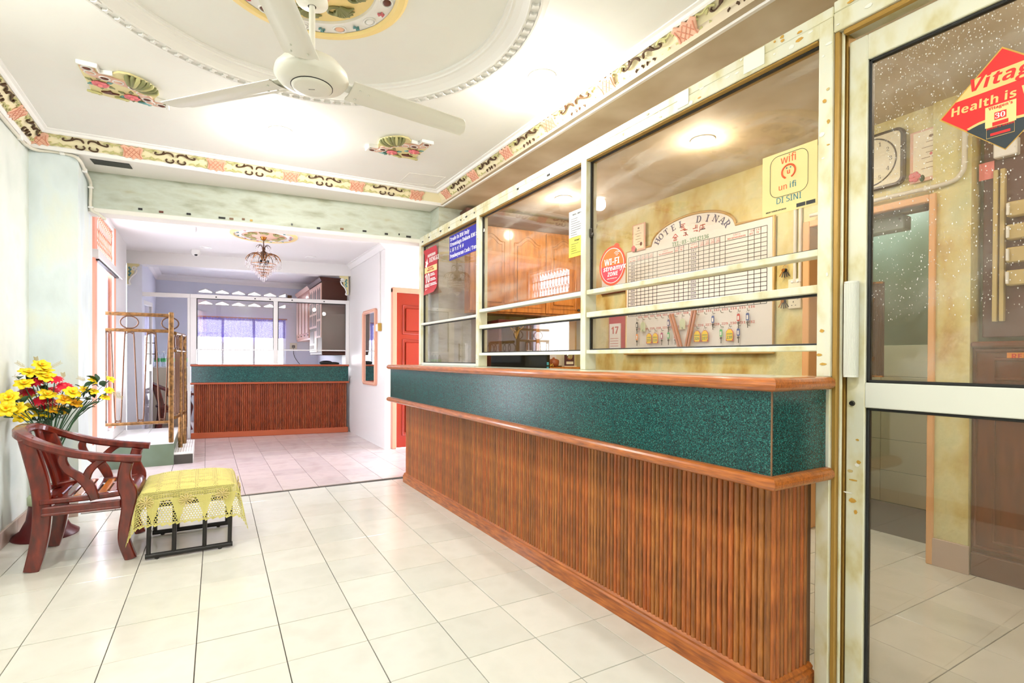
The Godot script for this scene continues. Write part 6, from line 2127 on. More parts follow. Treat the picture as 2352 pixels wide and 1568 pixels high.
func bouquet():
	var st := thing("flower_stand", "maroon flared plastic stand with a pale collar on the floor behind the armchair", "stand", Vector3(-1.16, 0, -1.0))
	var m := MB.new()
	m.lathe([Vector2(0.165, 0.0), Vector2(0.168, 0.012), Vector2(0.125, 0.045), Vector2(0.095, 0.11), Vector2(0.082, 0.2), Vector2(0.072, 0.2), Vector2(0.001, 0.2)], Vector3.ZERO, 32, true)
	part("flared_base", m, M.maroon, st)
	m = MB.new()
	for k in 3: m.cbox(Vector3(0.05 + 0.024 * k, 0.15, 0.066 - 0.012 * k), Vector3(0.008, 0.045, 0.03), 0.002)
	part("slots", m, M.black, st)
	m = MB.new()
	m.lathe([Vector2(0.075, 0.2), Vector2(0.088, 0.205), Vector2(0.088, 0.25), Vector2(0.078, 0.265), Vector2(0.07, 0.25)], Vector3.ZERO, 28, true)
	part("collar", m, M.pale_green, st)
	m = MB.new()
	m.lathe([Vector2(0.001, 0.25), Vector2(0.05, 0.25), Vector2(0.062, 0.33), Vector2(0.068, 0.46), Vector2(0.062, 0.56), Vector2(0.056, 0.575), Vector2(0.05, 0.56)], Vector3.ZERO, 28, true)
	part("vase_body", m, M.pillar, st)
	var t := thing("flower_bouquet", "artificial bouquet of yellow and crimson flowers with dark leaves standing in the lobby corner", "flowers", Vector3(-1.16, 0.5, -1.0))
	rng.seed = 23
	var yb := bloom(0)
	var rb := bloom(1)
	var ctr := MB.new()
	for k in 9:
		var a := TAU * k / 9
		ctr.tube([Vector3(0, 0.004, 0), Vector3(cos(a) * 0.006, 0.018, sin(a) * 0.006)], 0.0012, 4)
	ctr.ball(Vector3(0, 0.004, 0), Vector3(0.007, 0.006, 0.007), 8, 5)
	var cm := ctr.st.commit()
	var base := Vector3(-1.14, 0.56, -1.0)
	var all := [[-1.181, 1.072, -1.011, 0], [-1.237, 1.027, -0.975, 0], [-1.165, 1.032, -0.996, 0], [-1.148, 0.998, -0.968, 0], [-1.262, 0.889, -0.72, 0], [-1.255, 0.872, -1.032, 0], [-1.254, 0.798, -1.038, 0], [-1.257, 0.756, -0.94, 0], [-1.122, 0.788, -1.009, 1], [-1.087, 0.783, -1.012, 1], [-1.056, 0.855, -0.921, 1], [-1.012, 0.828, -0.984, 1], [-1.019, 0.899, -0.94, 0], [-1.265, 0.829, -0.68, 0], [-1.245, 0.816, -0.78, 0], [-1.181, 0.765, -1.022, 0], [-1.145, 0.887, -0.964, 0], [-1.248, 0.96, -0.936, 0],
		[-1.208, 0.97, -0.998, 2], [-1.112, 0.983, -0.976, 2], [-1.244, 0.909, -0.983, 2], [-1.137, 0.91, -1.044, 2], [-1.063, 0.937, -0.974, 2], [-1.183, 0.851, -0.991, 2], [-1.148, 0.841, -1.02, 2], [-1.176, 0.812, -1.047, 2],
		[-0.918, 0.973, -0.978, 3], [-0.834, 0.978, -1.002, 3], [-0.968, 0.916, -0.987, 3], [-0.915, 0.901, -0.977, 3], [-0.838, 0.905, -0.987, 3], [-0.857, 0.859, -0.975, 3]]
	var sm := MB.new()
	for e in all:
		var p := Vector3(e[0], e[1], e[2])
		var dir := (p - base).normalized()
		var to_cam := Vector3(0.35, 0.25, 0.9).normalized()
		var up := (dir * 0.8 + to_cam * 0.75 + Vector3(rng.randf_range(-0.25, 0.25), rng.randf_range(-0.1, 0.3), 0)).normalized()
		var f := Node3D.new()
		f.name = numbered("yellow_flower" if e[3] != 2 else "crimson_flower", t)
		t.add_child(f, true)
		var xx := up.cross(Vector3(0.2, 0.3, 1.0)).normalized()
		f.transform = Transform3D(Basis(xx, up, xx.cross(up)).rotated(up, rng.randf() * TAU), p - t.position)
		var sc: float = [1.12, 1.0, 1.0, 0.68][e[3]]
		if e[3] == 2:
			var q := put("petals", rb[0], M.flower_red if rng.randf() < 0.75 else M.flower_dark, f)
			q.scale = Vector3.ONE * 1.02
		else:
			for k in 7:
				var q := put("petal", yb[0], M.flower_orange if e[3] == 1 and k % 2 == 0 else M.flower_yellow, f)
				q.rotation = Vector3(rng.randf_range(-0.35, 0.1), TAU * k / 7 + rng.randf_range(-0.12, 0.12), 0)
				q.scale = Vector3.ONE * sc
			if e[3] != 3:
				for k in 5:
					var q := put("petal", yb[0], M.flower_orange if e[3] == 1 else M.flower_yellow, f)
					q.rotation = Vector3(-0.75, TAU * (k + 0.4) / 5, 0)
					q.scale = Vector3.ONE * sc * 0.62
		var c := put("centre", cm, M.flower_orange if e[3] != 2 else M.dry, f)
		c.scale = Vector3.ONE * (0.9 if e[3] != 3 else 0.6)
		sm.tube(cr([base + Vector3(rng.randf_range(-0.02, 0.02), -0.05, 0.0), base.lerp(p, 0.5) + Vector3(0, 0.03, 0), p - up * 0.01], 3), 0.0028, 5)
	for k in 7: sm.tube(cr([base + Vector3(0.02, -0.12, 0.03), Vector3(-1.03 + 0.006 * k, 0.70 + 0.01 * k, -0.98), Vector3(-0.95 + 0.012 * k, 0.84, -0.985)], 4), 0.0026, 5)
	wpart("stems", sm, M.stem, t)
	var lf := MB.new()
	var g := []
	for i in 6:
		var u := i / 5.0
		var row := []
		for j in 5:
			var v := j / 2.0 - 1.0
			row.append(Vector3(v * 0.02 * sin(PI * clampf(0.04 + u * 0.94, 0, 1)), 0.012 * sin(u * 2.8) + 0.004 * absf(v), u * 0.072))
		g.append(row)
	lf.sheet(g)
	var lm := lf.st.commit()
	for e in [[-1.269, 0.846, -0.9], [-1.26, 0.813, -0.9], [-1.215, 0.733, -1.006], [-1.194, 0.765, -0.956], [-1.131, 0.726, -0.962], [-1.092, 0.741, -1.04], [-1.058, 0.801, -1.036], [-1.183, 0.711, -1.028], [-1.016, 0.788, -0.953], [-1.265, 0.998, -1.006], [-1.211, 0.995, -0.987], [-1.186, 0.913, -1.02], [-1.112, 0.757, -0.999], [-1.263, 0.785, -0.8], [-0.967, 0.907, -1.015], [-0.926, 0.857, -0.991], [-0.903, 0.82, -0.992], [-0.95, 0.863, -0.96], [-0.876, 0.932, -0.982], [-0.887, 0.952, -0.957], [-1.222, 0.748, -0.964], [-1.062, 0.776, -0.951]]:
		for k in 3:
			var q := put("leaf", lm, M.leaf, t)
			q.position = Vector3(e[0], e[1], e[2]) - t.position + Vector3(rng.randf_range(-0.02, 0.02), rng.randf_range(-0.02, 0.02), -0.01)
			q.rotation = Vector3(rng.randf_range(-0.9, 0.5), rng.randf() * TAU, rng.randf_range(-0.6, 0.6))
	for e in [[-1.286, 1.092, -1.25, 1.061], [-1.198, 1.123, -1.195, 1.099], [-1.079, 1.092, -1.128, 1.06], [-1.297, 1.009, -1.229, 0.943], [-1.068, 1.024, -1.065, 0.996], [-1.112, 0.841, -1.224, 0.821], [-0.765, 0.858, -0.81, 0.874], [-0.777, 0.888, -0.831, 0.89], [-0.993, 0.995, -0.956, 0.976], [-0.855, 1.03, -0.861, 0.979]]:
		var a := Vector3(e[2], e[3], -0.97)
		var b := Vector3(e[0], e[1], -0.96)
		var s := MB.new()
		s.tube([a, b], 0.0011, 4)
		var pr := (b - a).cross(Vector3.BACK).normalized()
		for k in 8:
			var p := a.lerp(b, k / 8.0 + 0.1)
			for sg in [-1, 1]: s.tube([p, p + pr * sg * 0.011 + (b - a).normalized() * 0.008], 0.0012, 4)
		wpart("dry_sprig", s, M.dry, t)

func railing(t: Node3D, a: Vector3, b: Vector3, y0: float, y1: float, y2: float, start: float, step: float):   # bars between a and b: bottom, middle and top rail heights
	var d := b - a
	var L := d.length()
	d /= L
	for e in [[y2, 0.019, "top_rail"], [y1, 0.017, "middle_rail"], [y0, 0.017, "bottom_rail"]]:
		var m := MB.new()
		m.tube([a + Vector3.UP * e[0], b + Vector3.UP * e[0]], e[1], 12)
		wpart(e[2], m, M.bronze, t)
	var n := int((L - start) / step) + 1
	for k in n + 1:   # hairpin wires
		var s := start + step * k
		var lo := y0 + 0.028
		var hi := y1 - 0.024
		var w := step * 0.17
		var q := []
		for e in [[-0.26, 0.07], [-0.17, 0.93]]: q.append([e[0], e[1]])
		var pts := []
		var P := func(x: float, y: float) -> Vector3: return a + d * clampf(s + x * step, 0.005, L - 0.005) + Vector3.UP * y
		pts.append(P.call(-0.5, lo))
		pts.append(P.call(-0.42, lo + 0.012))
		pts.append(P.call(-0.36, lo + 0.05))
		pts.append(P.call(-0.21, hi - 0.05))
		pts.append(P.call(-0.14, hi - 0.01))
		pts.append(P.call(0.0, hi + 0.004))
		pts.append(P.call(0.14, hi - 0.01))
		pts.append(P.call(0.21, hi - 0.05))
		pts.append(P.call(0.36, lo + 0.05))
		pts.append(P.call(0.42, lo + 0.012))
		pts.append(P.call(0.5, lo))
		var m := MB.new()
		m.tube(cr(pts, 3), 0.0068, 7)
		wpart("hairpin", m, M.bronze_thin, t)
		if k % 2 == 1 or step < 0.15:
			var c: Vector3 = P.call(0.0, (y1 + y2) / 2.0)
			var r := (y2 - y1) / 2.0 - 0.02
			m = MB.new()
			m.tube(Array(disc(r * 1.22, 24, Vector2.ZERO, r)).map(func(p): return c + d * p.x + Vector3.UP * p.y), 0.0065, 7, true)
			wpart("ring", m, M.bronze_thin, t)

func hall():
	# entrance landing
	var pl := MB.new()
	pl.box(Vector3(-1.15, 0.0, -4.45), Vector3(-0.575, 0.225, -3.15))
	var p := struct("landing", pl, M.green_paint)
	for r in 4:
		for c in 2:
			var m := MB.new()
			m.cbox(Vector3(-1.005 + 0.287 * c, 0.234, -3.31 - 0.327 * r), Vector3(0.284, 0.02, 0.324), 0.002)
			part("landing_tile", m, M.white, p)
	var st := MB.new()
	st.box(Vector3(-0.575, 0.0, -4.1), Vector3(-0.40, 0.105, -3.17))
	var s := struct("landing_step", st, M.white)
	for c in 3:
		var m := MB.new()
		m.cbox(Vector3(-0.487, 0.115, -3.32 - 0.31 * c), Vector3(0.178, 0.02, 0.307), 0.002)
		part("step_tile", m, M.white, s)
	var nose_ := MB.new()
	nose_.box(Vector3(-0.573, 0.0, -3.168), Vector3(-0.402, 0.10, -3.166))
	part("step_front", nose_, M.grout, s)
	for k in 7:
		var gvr := MB.new()
		gvr.box(Vector3(-0.565 + 0.024 * k, 0.1245, -4.08), Vector3(-0.561 + 0.024 * k, 0.1258, -3.18))
		part("groove", gvr, M.base_tile, s)
	# railings
	var r1 := thing("railing", "bronze painted railing with hairpin wires and rings along the front of the entrance landing", "railing", Vector3(-0.9, 0.24, -3.13))
	railing(r1, Vector3(-1.148, 0, -3.14), Vector3(-0.60, 0, -3.14), 0.455, 1.402, 1.565, 0.0075, 0.1865)
	var m2 := MB.new()
	m2.cbox(Vector3(-0.596, 0.92, -3.14), Vector3(0.046, 1.36, 0.046), 0.008)
	wpart("post", m2, M.bronze, r1)
	var r2 := thing("railing", "second bronze railing at right angles to the first, running back beside the landing step", "railing", Vector3(-0.55, 0.12, -3.5))
	railing(r2, Vector3(-0.566, 0, -3.20), Vector3(-0.50, 0, -3.80), 0.49, 1.20, 1.385, 0.05, 0.12)
	for e in [[-0.528, -3.52, 0.12], [-0.498, -3.81, 0.12]]:
		m2 = MB.new()
		m2.tube([Vector3(e[0], e[2], e[1]), Vector3(e[0], 1.385, e[1])], 0.022, 12)
		wpart("post", m2, M.bronze, r2)
	# entrance opening in the left wall of the hall
	var fr := place("door_2", Vector3(-1.15, 0.33, -3.2))
	for e in [[Vector3(-1.25, 0.33, -2.65), Vector3(-1.135, 2.555, -2.46)], [Vector3(-1.25, 0.33, -3.78), Vector3(-1.138, 2.555, -3.71)]]:
		var m := MB.new()
		m.cbox((e[0] + e[1]) / 2.0, e[1] - e[0], 0.03)
		wpart("pink_jamb", m, M.door_pink, fr)
	var m := MB.new()
	m.cbox(Vector3(-1.13, 2.045, -3.22), Vector3(0.06, 0.075, 1.5), 0.006)
	wpart("track_box", m, M.hall_wall, fr)
	m = MB.new()
	m.cbox(Vector3(-1.13, 2.0, -3.15), Vector3(0.036, 0.016, 1.2), 0.002)
	wpart("track_gasket", m, M.black, fr)
	m = MB.new()
	m.cbox(Vector3(-1.22, 1.16, -3.675), Vector3(0.04, 1.66, 0.07), 0.004)
	wpart("folded_leaf", m, M.kitchen_wall, fr)
	m = MB.new()
	m.cbox(Vector3(-1.10, 0.29, -2.75), Vector3(0.10, 0.10, 0.2), 0.004)
	wpart("jamb_foot", m, M.hall_wall, fr)
	var gt := thing("iron_grille", "pink painted iron grille over the bright entrance at the left of the hall", "grille", Vector3(-1.17, 2.10, -3.2))
	for i in 14:
		var z := -2.66 - 0.076 * i
		for sgn in [-1.0, 1.0]:
			m = MB.new()
			m.tube([Vector3(-1.172 + 0.004 * sgn, 2.09, z - 0.03), Vector3(-1.172 + 0.004 * sgn, 2.29, z - 0.03 + 0.045 * sgn), Vector3(-1.172 + 0.004 * sgn, 2.49, z - 0.03)], 0.0045, 6)
			wpart("bar", m, M.cart_line, gt)
		m = MB.new()
		m.tube(Array(disc(0.016, 12)).map(func(q): return Vector3(-1.164, 2.44 + q.y, z - 0.03 + q.x)), 0.005, 5, true)
		wpart("ring", m, M.cart, gt)
		m = MB.new()
		m.tube(Array(disc(0.016, 12)).map(func(q): return Vector3(-1.164, 2.20 + q.y, z - 0.03 + q.x)), 0.005, 5, true)
		wpart("ring", m, M.cart, gt)
	for y in [2.10, 2.34, 2.49]:
		m = MB.new()
		m.tube([Vector3(-1.175, y, -2.65), Vector3(-1.175, y, -3.71)], 0.007, 6)
		wpart("cross_bar", m, M.cart, gt)
	# ceiling fittings
	medallion(Vector3(0.31, 2.56, -3.32), 0.36, "round painted plaster medallion above the crystal chandelier in the hall", false)
	chandelier()
	downlight(Vector3(-0.29, 2.56, -4.45), "unlit round downlight in the hall ceiling left of the chandelier, near the camera dome", 0.0, "")
	downlight(Vector3(1.0, 2.56, -4.40), "unlit round downlight in the hall ceiling right of the chandelier", 0.0, "")
	var cv := thing("camera_dome", "small white security camera with a black eye on the hall ceiling near the far beam", "camera", Vector3(-0.40, 2.56, -4.72))
	m = MB.new()
	m.lathe([Vector2(0.055, 0.0), Vector2(0.055, -0.035), Vector2(0.048, -0.055), Vector2(0.03, -0.075), Vector2(0.001, -0.08)], Vector3.ZERO, 24, true)
	part("housing", m, M.white, cv)
	m = MB.new()
	m.ball(Vector3(0.004, -0.066, 0.03), Vector3(0.02, 0.016, 0.014), 12, 8)
	part("eye", m, M.black, cv)
	var sg := thing("ceiling_panel", "flat white square panel on the hall ceiling by the front beam", "panel", Vector3(-0.46, 2.56, -3.42))
	m = MB.new()
	m.cbox(Vector3(0, -0.008, 0), Vector3(0.16, 0.016, 0.22), 0.003)
	part("panel", m, M.white, sg)
	# mirror on the right hall wall
	var mr := thing("wall_mirror", "tall mirror in a round-shouldered orange wood frame on the white hall wall", "mirror", Vector3(1.645, 0.775, -3.63))
	var X := Transform3D(Basis(Vector3(0, 0, 1), Vector3.UP, Vector3(-1, 0, 0)), Vector3(1.644, 1.278, -3.635))
	m = MB.new()
	m.xf = X
	var oo := rrect(0.635, 1.01, 0.05, 6)
	for i in 28: m.prism(PackedVector2Array([oo[i], oo[(i + 1) % 28], oo[(i + 1) % 28] * Vector2(0.85, 0.905), oo[i] * Vector2(0.85, 0.905)]), 0.0, 0.026, 0.0)
	wpart("frame", m, M.rose_wood, mr)
	m = MB.new()
	m.tube(Array(oo).map(func(q): return X * Vector3(q.x * 0.93, q.y * 0.955, 0.027)), 0.012, 8, true)
	wpart("frame_bead", m, M.cart, mr)
	m = MB.new()
	m.xf = X
	m.prism(rect2(0.56, 0.93), 0.002, 0.012)
	wpart("mirror_pane", m, M.mirror, mr)
	var sw := thing("switch_box", "small white and beige switch box under a conduit at the corner beside the mirror", "switch", Vector3(1.64, 1.45, -3.15))
	m = MB.new()
	m.cbox(Vector3(1.622, 1.52, -3.20), Vector3(0.046, 0.09, 0.10), 0.004)
	wpart("box", m, M.white, sw)
	m = MB.new()
	m.cbox(Vector3(1.62, 1.525, -3.14), Vector3(0.045, 0.10, 0.02), 0.003)
	wpart("switch_plate", m, M.gold, sw)
	m = MB.new()
	m.cbox(Vector3(1.636, 2.06, -3.185), Vector3(0.018, 1.0, 0.022), 0.002)
	wpart("conduit", m, M.hall_wall, sw)
	# red door
	var dr := place("door_3", Vector3(2.15, 0, -2.99))
	for e in [[Vector3(1.735, 0, -3.06), Vector3(1.79, 2.01, -2.975)], [Vector3(2.56, 0, -3.06), Vector3(2.62, 2.01, -2.975)], [Vector3(1.735, 1.955, -3.06), Vector3(2.62, 2.02, -2.974)]]:
		m = MB.new()
		m.cbox((e[0] + e[1]) / 2.0, e[1] - e[0], 0.006)
		wpart("pink_frame", m, M.door_pink, dr)
	m = MB.new()
	m.cbox(Vector3(2.175, 0.98, -3.02), Vector3(0.765, 1.945, 0.04), 0.003)
	wpart("leaf", m, M.door_red, dr)
	for e in [[1.875, 2.14, 1.44, 1.80], [1.875, 2.14, 0.98, 1.37], [1.875, 2.14, 0.16, 0.86], [2.22, 2.48, 1.44, 1.80], [2.22, 2.48, 0.98, 1.37], [2.22, 2.48, 0.16, 0.86]]:
		m = MB.new()
		m.tube([Vector3(e[0], e[2], -2.998), Vector3(e[1], e[2], -2.998), Vector3(e[1], e[3], -2.998), Vector3(e[0], e[3], -2.998)], 0.009, 7, true)
		wpart("panel_bead", m, M.door_red, dr)
		m = MB.new()
		m.xf = Transform3D(Basis.IDENTITY, Vector3((e[0] + e[1]) / 2.0, (e[2] + e[3]) / 2.0, -3.0))
		m.prism(rect2(e[1] - e[0] - 0.07, e[3] - e[2] - 0.07), 0.0, 0.012, 0.01)
		wpart("raised_panel", m, M.door_red, dr)

func chandelier():
	var t := thing("chandelier", "gilt crystal chandelier with tiers of glass drops hanging in the back hall", "chandelier", Vector3(0.30, 2.56, -3.32))
	var m := MB.new()
	m.lathe([Vector2(0.07, 0.0), Vector2(0.05, -0.012), Vector2(0.032, -0.04), Vector2(0.02, -0.062), Vector2(0.008, -0.07)], Vector3.ZERO, 18, true)
	part("canopy", m, M.brass, t)
	m = MB.new()
	m.tube([Vector3(0, -0.06, 0), Vector3(0, -0.5, 0)], 0.006, 8)
	m.lathe([Vector2(0.008, -0.145), Vector2(0.018, -0.152), Vector2(0.022, -0.17), Vector2(0.012, -0.185), Vector2(0.03, -0.20), Vector2(0.036, -0.215), Vector2(0.02, -0.25), Vector2(0.014, -0.29), Vector2(0.006, -0.30)], Vector3.ZERO, 16, true)
	part("stem", m, M.bronze_thin, t)
	for i in 8:
		var a := TAU * i / 8
		var d := Vector3(cos(a), 0, sin(a))
		m = MB.new()
		m.tube(cr([d * 0.012 + Vector3.UP * -0.16, d * 0.03 + Vector3.UP * -0.128, d * 0.06 + Vector3.UP * -0.125, d * 0.08 + Vector3.UP * -0.15], 4), 0.0028, 5)
		part("upper_arm", m, M.bronze_thin, t)
	for i in 14:
		var a := TAU * i / 14
		var d := Vector3(cos(a), 0, sin(a))
		m = MB.new()
		m.tube(cr([d * 0.015 + Vector3.UP * -0.30, d * 0.05 + Vector3.UP * -0.235, d * 0.11 + Vector3.UP * -0.225, d * 0.165 + Vector3.UP * -0.255, d * 0.19 + Vector3.UP * -0.305], 4), 0.004, 6)
		part("arm", m, M.brass if i % 2 else M.bronze_thin, t)
	for e in [[0.135, -0.345], [0.11, -0.385], [0.085, -0.42], [0.058, -0.45], [0.034, -0.48]]:
		m = MB.new()
		m.tube(Array(disc(e[0], 28)).map(func(q): return Vector3(q.x, e[1], q.y)), 0.004, 5, true)
		part("hoop", m, M.brass, t)
	for i in 4:
		var a := TAU * (i + 0.4) / 4
		m = MB.new()
		m.lathe([Vector2(0.012, -0.30), Vector2(0.014, -0.33), Vector2(0.008, -0.345)], Vector3(cos(a) * 0.05, 0.0, sin(a) * 0.05), 10)
		part("candle_cup", m, M.black, t)
	# glass drops: more than can be told apart
	var drop := MB.new()
	drop.lathe([Vector2(0.0005, 0.0), Vector2(0.0032, -0.008), Vector2(0.0045, -0.016), Vector2(0.0005, -0.026)], Vector3.ZERO, 6)
	var mm := MultiMesh.new()
	mm.transform_format = MultiMesh.TRANSFORM_3D
	mm.mesh = drop.st.commit()
	var xs := []
	for e in [[0.08, -0.15, 10, 3], [0.19, -0.305, 30, 3], [0.165, -0.262, 24, 2], [0.135, -0.345, 34, 3], [0.11, -0.385, 28, 2], [0.085, -0.42, 22, 2], [0.058, -0.45, 16, 2], [0.034, -0.48, 10, 2], [0.012, -0.50, 5, 2]]:
		for i in e[2]:
			var a: float = TAU * i / e[2]
			for k in e[3]: xs.append(Transform3D(Basis.IDENTITY, Vector3(cos(a) * e[0], e[1] - 0.026 * k, sin(a) * e[0])))
	mm.instance_count = xs.size()
	for i in xs.size(): mm.set_instance_transform(i, xs[i])
	var o := MultiMeshInstance3D.new()
	o.name = "crystal_drops"
	o.multimesh = mm
	o.material_override = M.crystal
	t.add_child(o, true)
	tag(o, "", "", "", "stuff")

func far_screen():
	var A := Vector3(-0.462, 0, -5.071)
	var th := -BACK
	var bm := MB.new()
	bm.box(Vector3(-0.80, 2.385, -0.2), Vector3(2.2, 2.60, 0.0))
	var beam := struct("beam", bm, M.hall_wall)
	beam.position = A
	beam.rotation.y = th
	# counter
	var t := thing("back_counter", "smaller reception counter with teal fascia over brown fluted wood under the far glass screen", "counter", A, th)
	var m := MB.new()
	m.box(Vector3(0.03, 0, -0.10), Vector3(2.08, 1.0, -0.035))
	part("core", m, M.rust, t)
	var sl := fluted(0.0125, 0.69)
	var n := 82
	for i in n:
		var o := put("slat", sl, M["far_slat%d" % (rng.randi() % 3)], t)
		o.position = Vector3(0.035 + 2.04 * (i + 0.5) / n, 0.075, -0.035)
		o.rotation.y = PI / 2
	m = MB.new()
	m.cbox(Vector3(1.05, 0.04, -0.02), Vector3(2.10, 0.08, 0.05), 0.006)
	part("skirting", m, M.far_trim, t)
	m = MB.new()
	m.cbox(Vector3(1.055, 0.895, -0.02), Vector3(2.09, 0.23, 0.05), 0.003)
	part("fascia", m, M.far_laminate, t)
	m = MB.new()
	m.moulding(nose(0.04, 0.03).map(func(p): return p + Vector2(0, 0.768)), [Vector3(2.11, 0, 0.005), Vector3(0.0, 0, 0.005)].slice(0) if false else [Vector3(0.0, 0, 0.005), Vector3(2.11, 0, 0.005)])
	part("lower_trim", m, M.far_trim, t)
	m = MB.new()
	m.moulding(nose(0.04, 0.03).map(func(p): return p + Vector2(0, 1.022)), [Vector3(0.0, 0, 0.005), Vector3(2.11, 0, 0.005)])
	part("upper_trim", m, M.far_trim, t)
	m = MB.new()
	m.cbox(Vector3(1.01, 1.022, -0.19), Vector3(2.0, 0.03, 0.38), 0.003)
	part("worktop", m, M.counter_top, t)
	# screen
	var s := thing("far_glass_screen", "white framed two-bay glass screen standing over the back counter", "partition", A, th)
	for e in [[-0.02, 1.04, 0.055, 1.965], [1.045, 1.04, 1.105, 1.965], [2.065, 1.04, 2.12, 1.965], [-0.02, 1.965, 2.12, 2.02], [0.055, 1.235, 1.045, 1.252], [1.105, 1.240, 2.065, 1.257]]:
		m = MB.new()
		m.cbox(Vector3((e[0] + e[2]) / 2, (e[1] + e[3]) / 2, -0.10), Vector3(e[2] - e[0], e[3] - e[1], 0.055 if e[1] < 1.2 or e[1] > 1.3 else 0.02), 0.003)
		part("frame_bar", m, M.hall_wall, s)
	for e in [[0.055, 1.045], [1.105, 2.065]]:
		m = MB.new()
		m.box(Vector3(e[0], 1.252, -0.102), Vector3(e[1], 1.965, -0.097))
		part("pane", m, M.glass_rose, s)
		m = MB.new()
		for q in [[e[0], 1.955, e[1], 1.965], [e[0], 1.252, e[0] + 0.008, 1.965], [e[1] - 0.008, 1.252, e[1], 1.965]]:
			m.box(Vector3(q[0], q[1], -0.11), Vector3(q[2], q[3], -0.09))
		part("gasket", m, M.gasket, s)
	for x in [0.30, 0.80, 1.0, 1.3, 1.75]:
		m = MB.new()
		m.ball(Vector3(x, 1.99, -0.071), Vector3(0.011, 0.009, 0.004), 8, 5)
		part("knob", m, M.black, s)
	var df := thing("pantry_door_frame", "white door frame left of the far glass screen, its glass door swung inward", "frame", A + Vector3(-0.34, 0, -0.10).rotated(Vector3.UP, th), th)
	for e in [[-0.375, 0.0, -0.315, 1.965], [0.285, 0.0, 0.318, 1.965], [-0.375, 1.965, 0.318, 2.02]]:
		m = MB.new()
		m.cbox(Vector3((e[0] + e[2]) / 2, (e[1] + e[3]) / 2, 0.0), Vector3(e[2] - e[0], e[3] - e[1], 0.055), 0.003)
		part("frame_bar", m, M.hall_wall, df)
	for i in 7:
		m = MB.new()
		m.cbox(Vector3(-0.308, 0.12 + 0.28 * i, 0.015), Vector3(0.012, 0.05, 0.02), 0.002)
		part("hinge_slot", m, M.steel_dark, df)
	var d := thing("swing_glass_door", "white framed glass door standing open into the pantry, dark bar handle on it", "door", A + Vector3(-0.64, 0, -0.10).rotated(Vector3.UP, th), 1.40)
	for e in [[0.0, 0.02, 0.05, 1.93], [0.55, 0.02, 0.60, 1.93], [0.05, 1.87, 0.55, 1.93], [0.05, 0.02, 0.55, 0.10], [0.05, 0.93, 0.55, 1.03]]:
		m = MB.new()
		m.cbox(Vector3((e[0] + e[2]) / 2, (e[1] + e[3]) / 2, 0), Vector3(e[2] - e[0], e[3] - e[1], 0.036), 0.003)
		part("frame_bar", m, M.hall_wall, d)
	for e in [[0.10, 0.93], [1.03, 1.87]]:
		m = MB.new()
		m.box(Vector3(0.05, e[0], -0.003), Vector3(0.55, e[1], 0.003))
		part("pane", m, M.glass, d)
	for z in [-0.06, 0.06]:
		m = MB.new()
		m.cbox(Vector3(0.575, 1.26, z), Vector3(0.03, 0.34, 0.02), 0.005)
		m.bar(Vector3(0.575, 1.18, 0), Vector3(0.575, 1.18, z), 0.012, 0.012)
		m.bar(Vector3(0.575, 1.34, 0), Vector3(0.575, 1.34, z), 0.012, 0.012)
		part("handle", m, M.bronze_thin, d)
	# scroll brackets under the beam
	for e in [[-0.745, 1.0, "carved scroll bracket with teal leaves under the left end of the far hall beam"], [2.10, -1.0, "carved scroll bracket with teal leaves under the far hall beam beside the brown cabinet"]]:
		var c := thing("scroll_bracket", e[2], "bracket", A + Vector3(e[0], 2.385, -0.03).rotated(Vector3.UP, th), th)
		var q: float = e[1]
		m = MB.new()
		m.prism(PackedVector2Array([Vector2(0, 0), Vector2(0.13 * q, 0), Vector2(0.13 * q, -0.02), Vector2(0.085 * q, -0.05), Vector2(0.075 * q, -0.12), Vector2(0.04 * q, -0.18), Vector2(0.02 * q, -0.28), Vector2(0, -0.28)]), -0.03, 0.03, 0.004)
		part("body", m, M.orn_yellow, c)
		m = MB.new()
		var sp := []
		for k in 18: sp.append(Vector3((0.085 + cos(k * 0.5) * 0.03 * (1.0 - k / 22.0)) * q, -0.07 + sin(k * 0.5) * 0.03 * (1.0 - k / 22.0), 0.034))
		m.tube(sp, 0.009, 6)
		m.tube(cr([Vector3(0.115 * q, -0.08, 0.034), Vector3(0.10 * q, -0.13, 0.034), Vector3(0.055 * q, -0.18, 0.034), Vector3(0.03 * q, -0.24, 0.034), Vector3(0.04 * q, -0.28, 0.034), Vector3(0.015 * q, -0.285, 0.034)], 4), 0.011, 6)
		part("scroll", m, M.plaster, c)
		m = MB.new()
		for k in 5: m.ball(Vector3((0.03 + 0.012 * (k % 2)) * q, -0.06 - 0.024 * k, 0.032), Vector3(0.013, 0.016, 0.006), 8, 5)
		part("leaf", m, M.orn_teal, c)

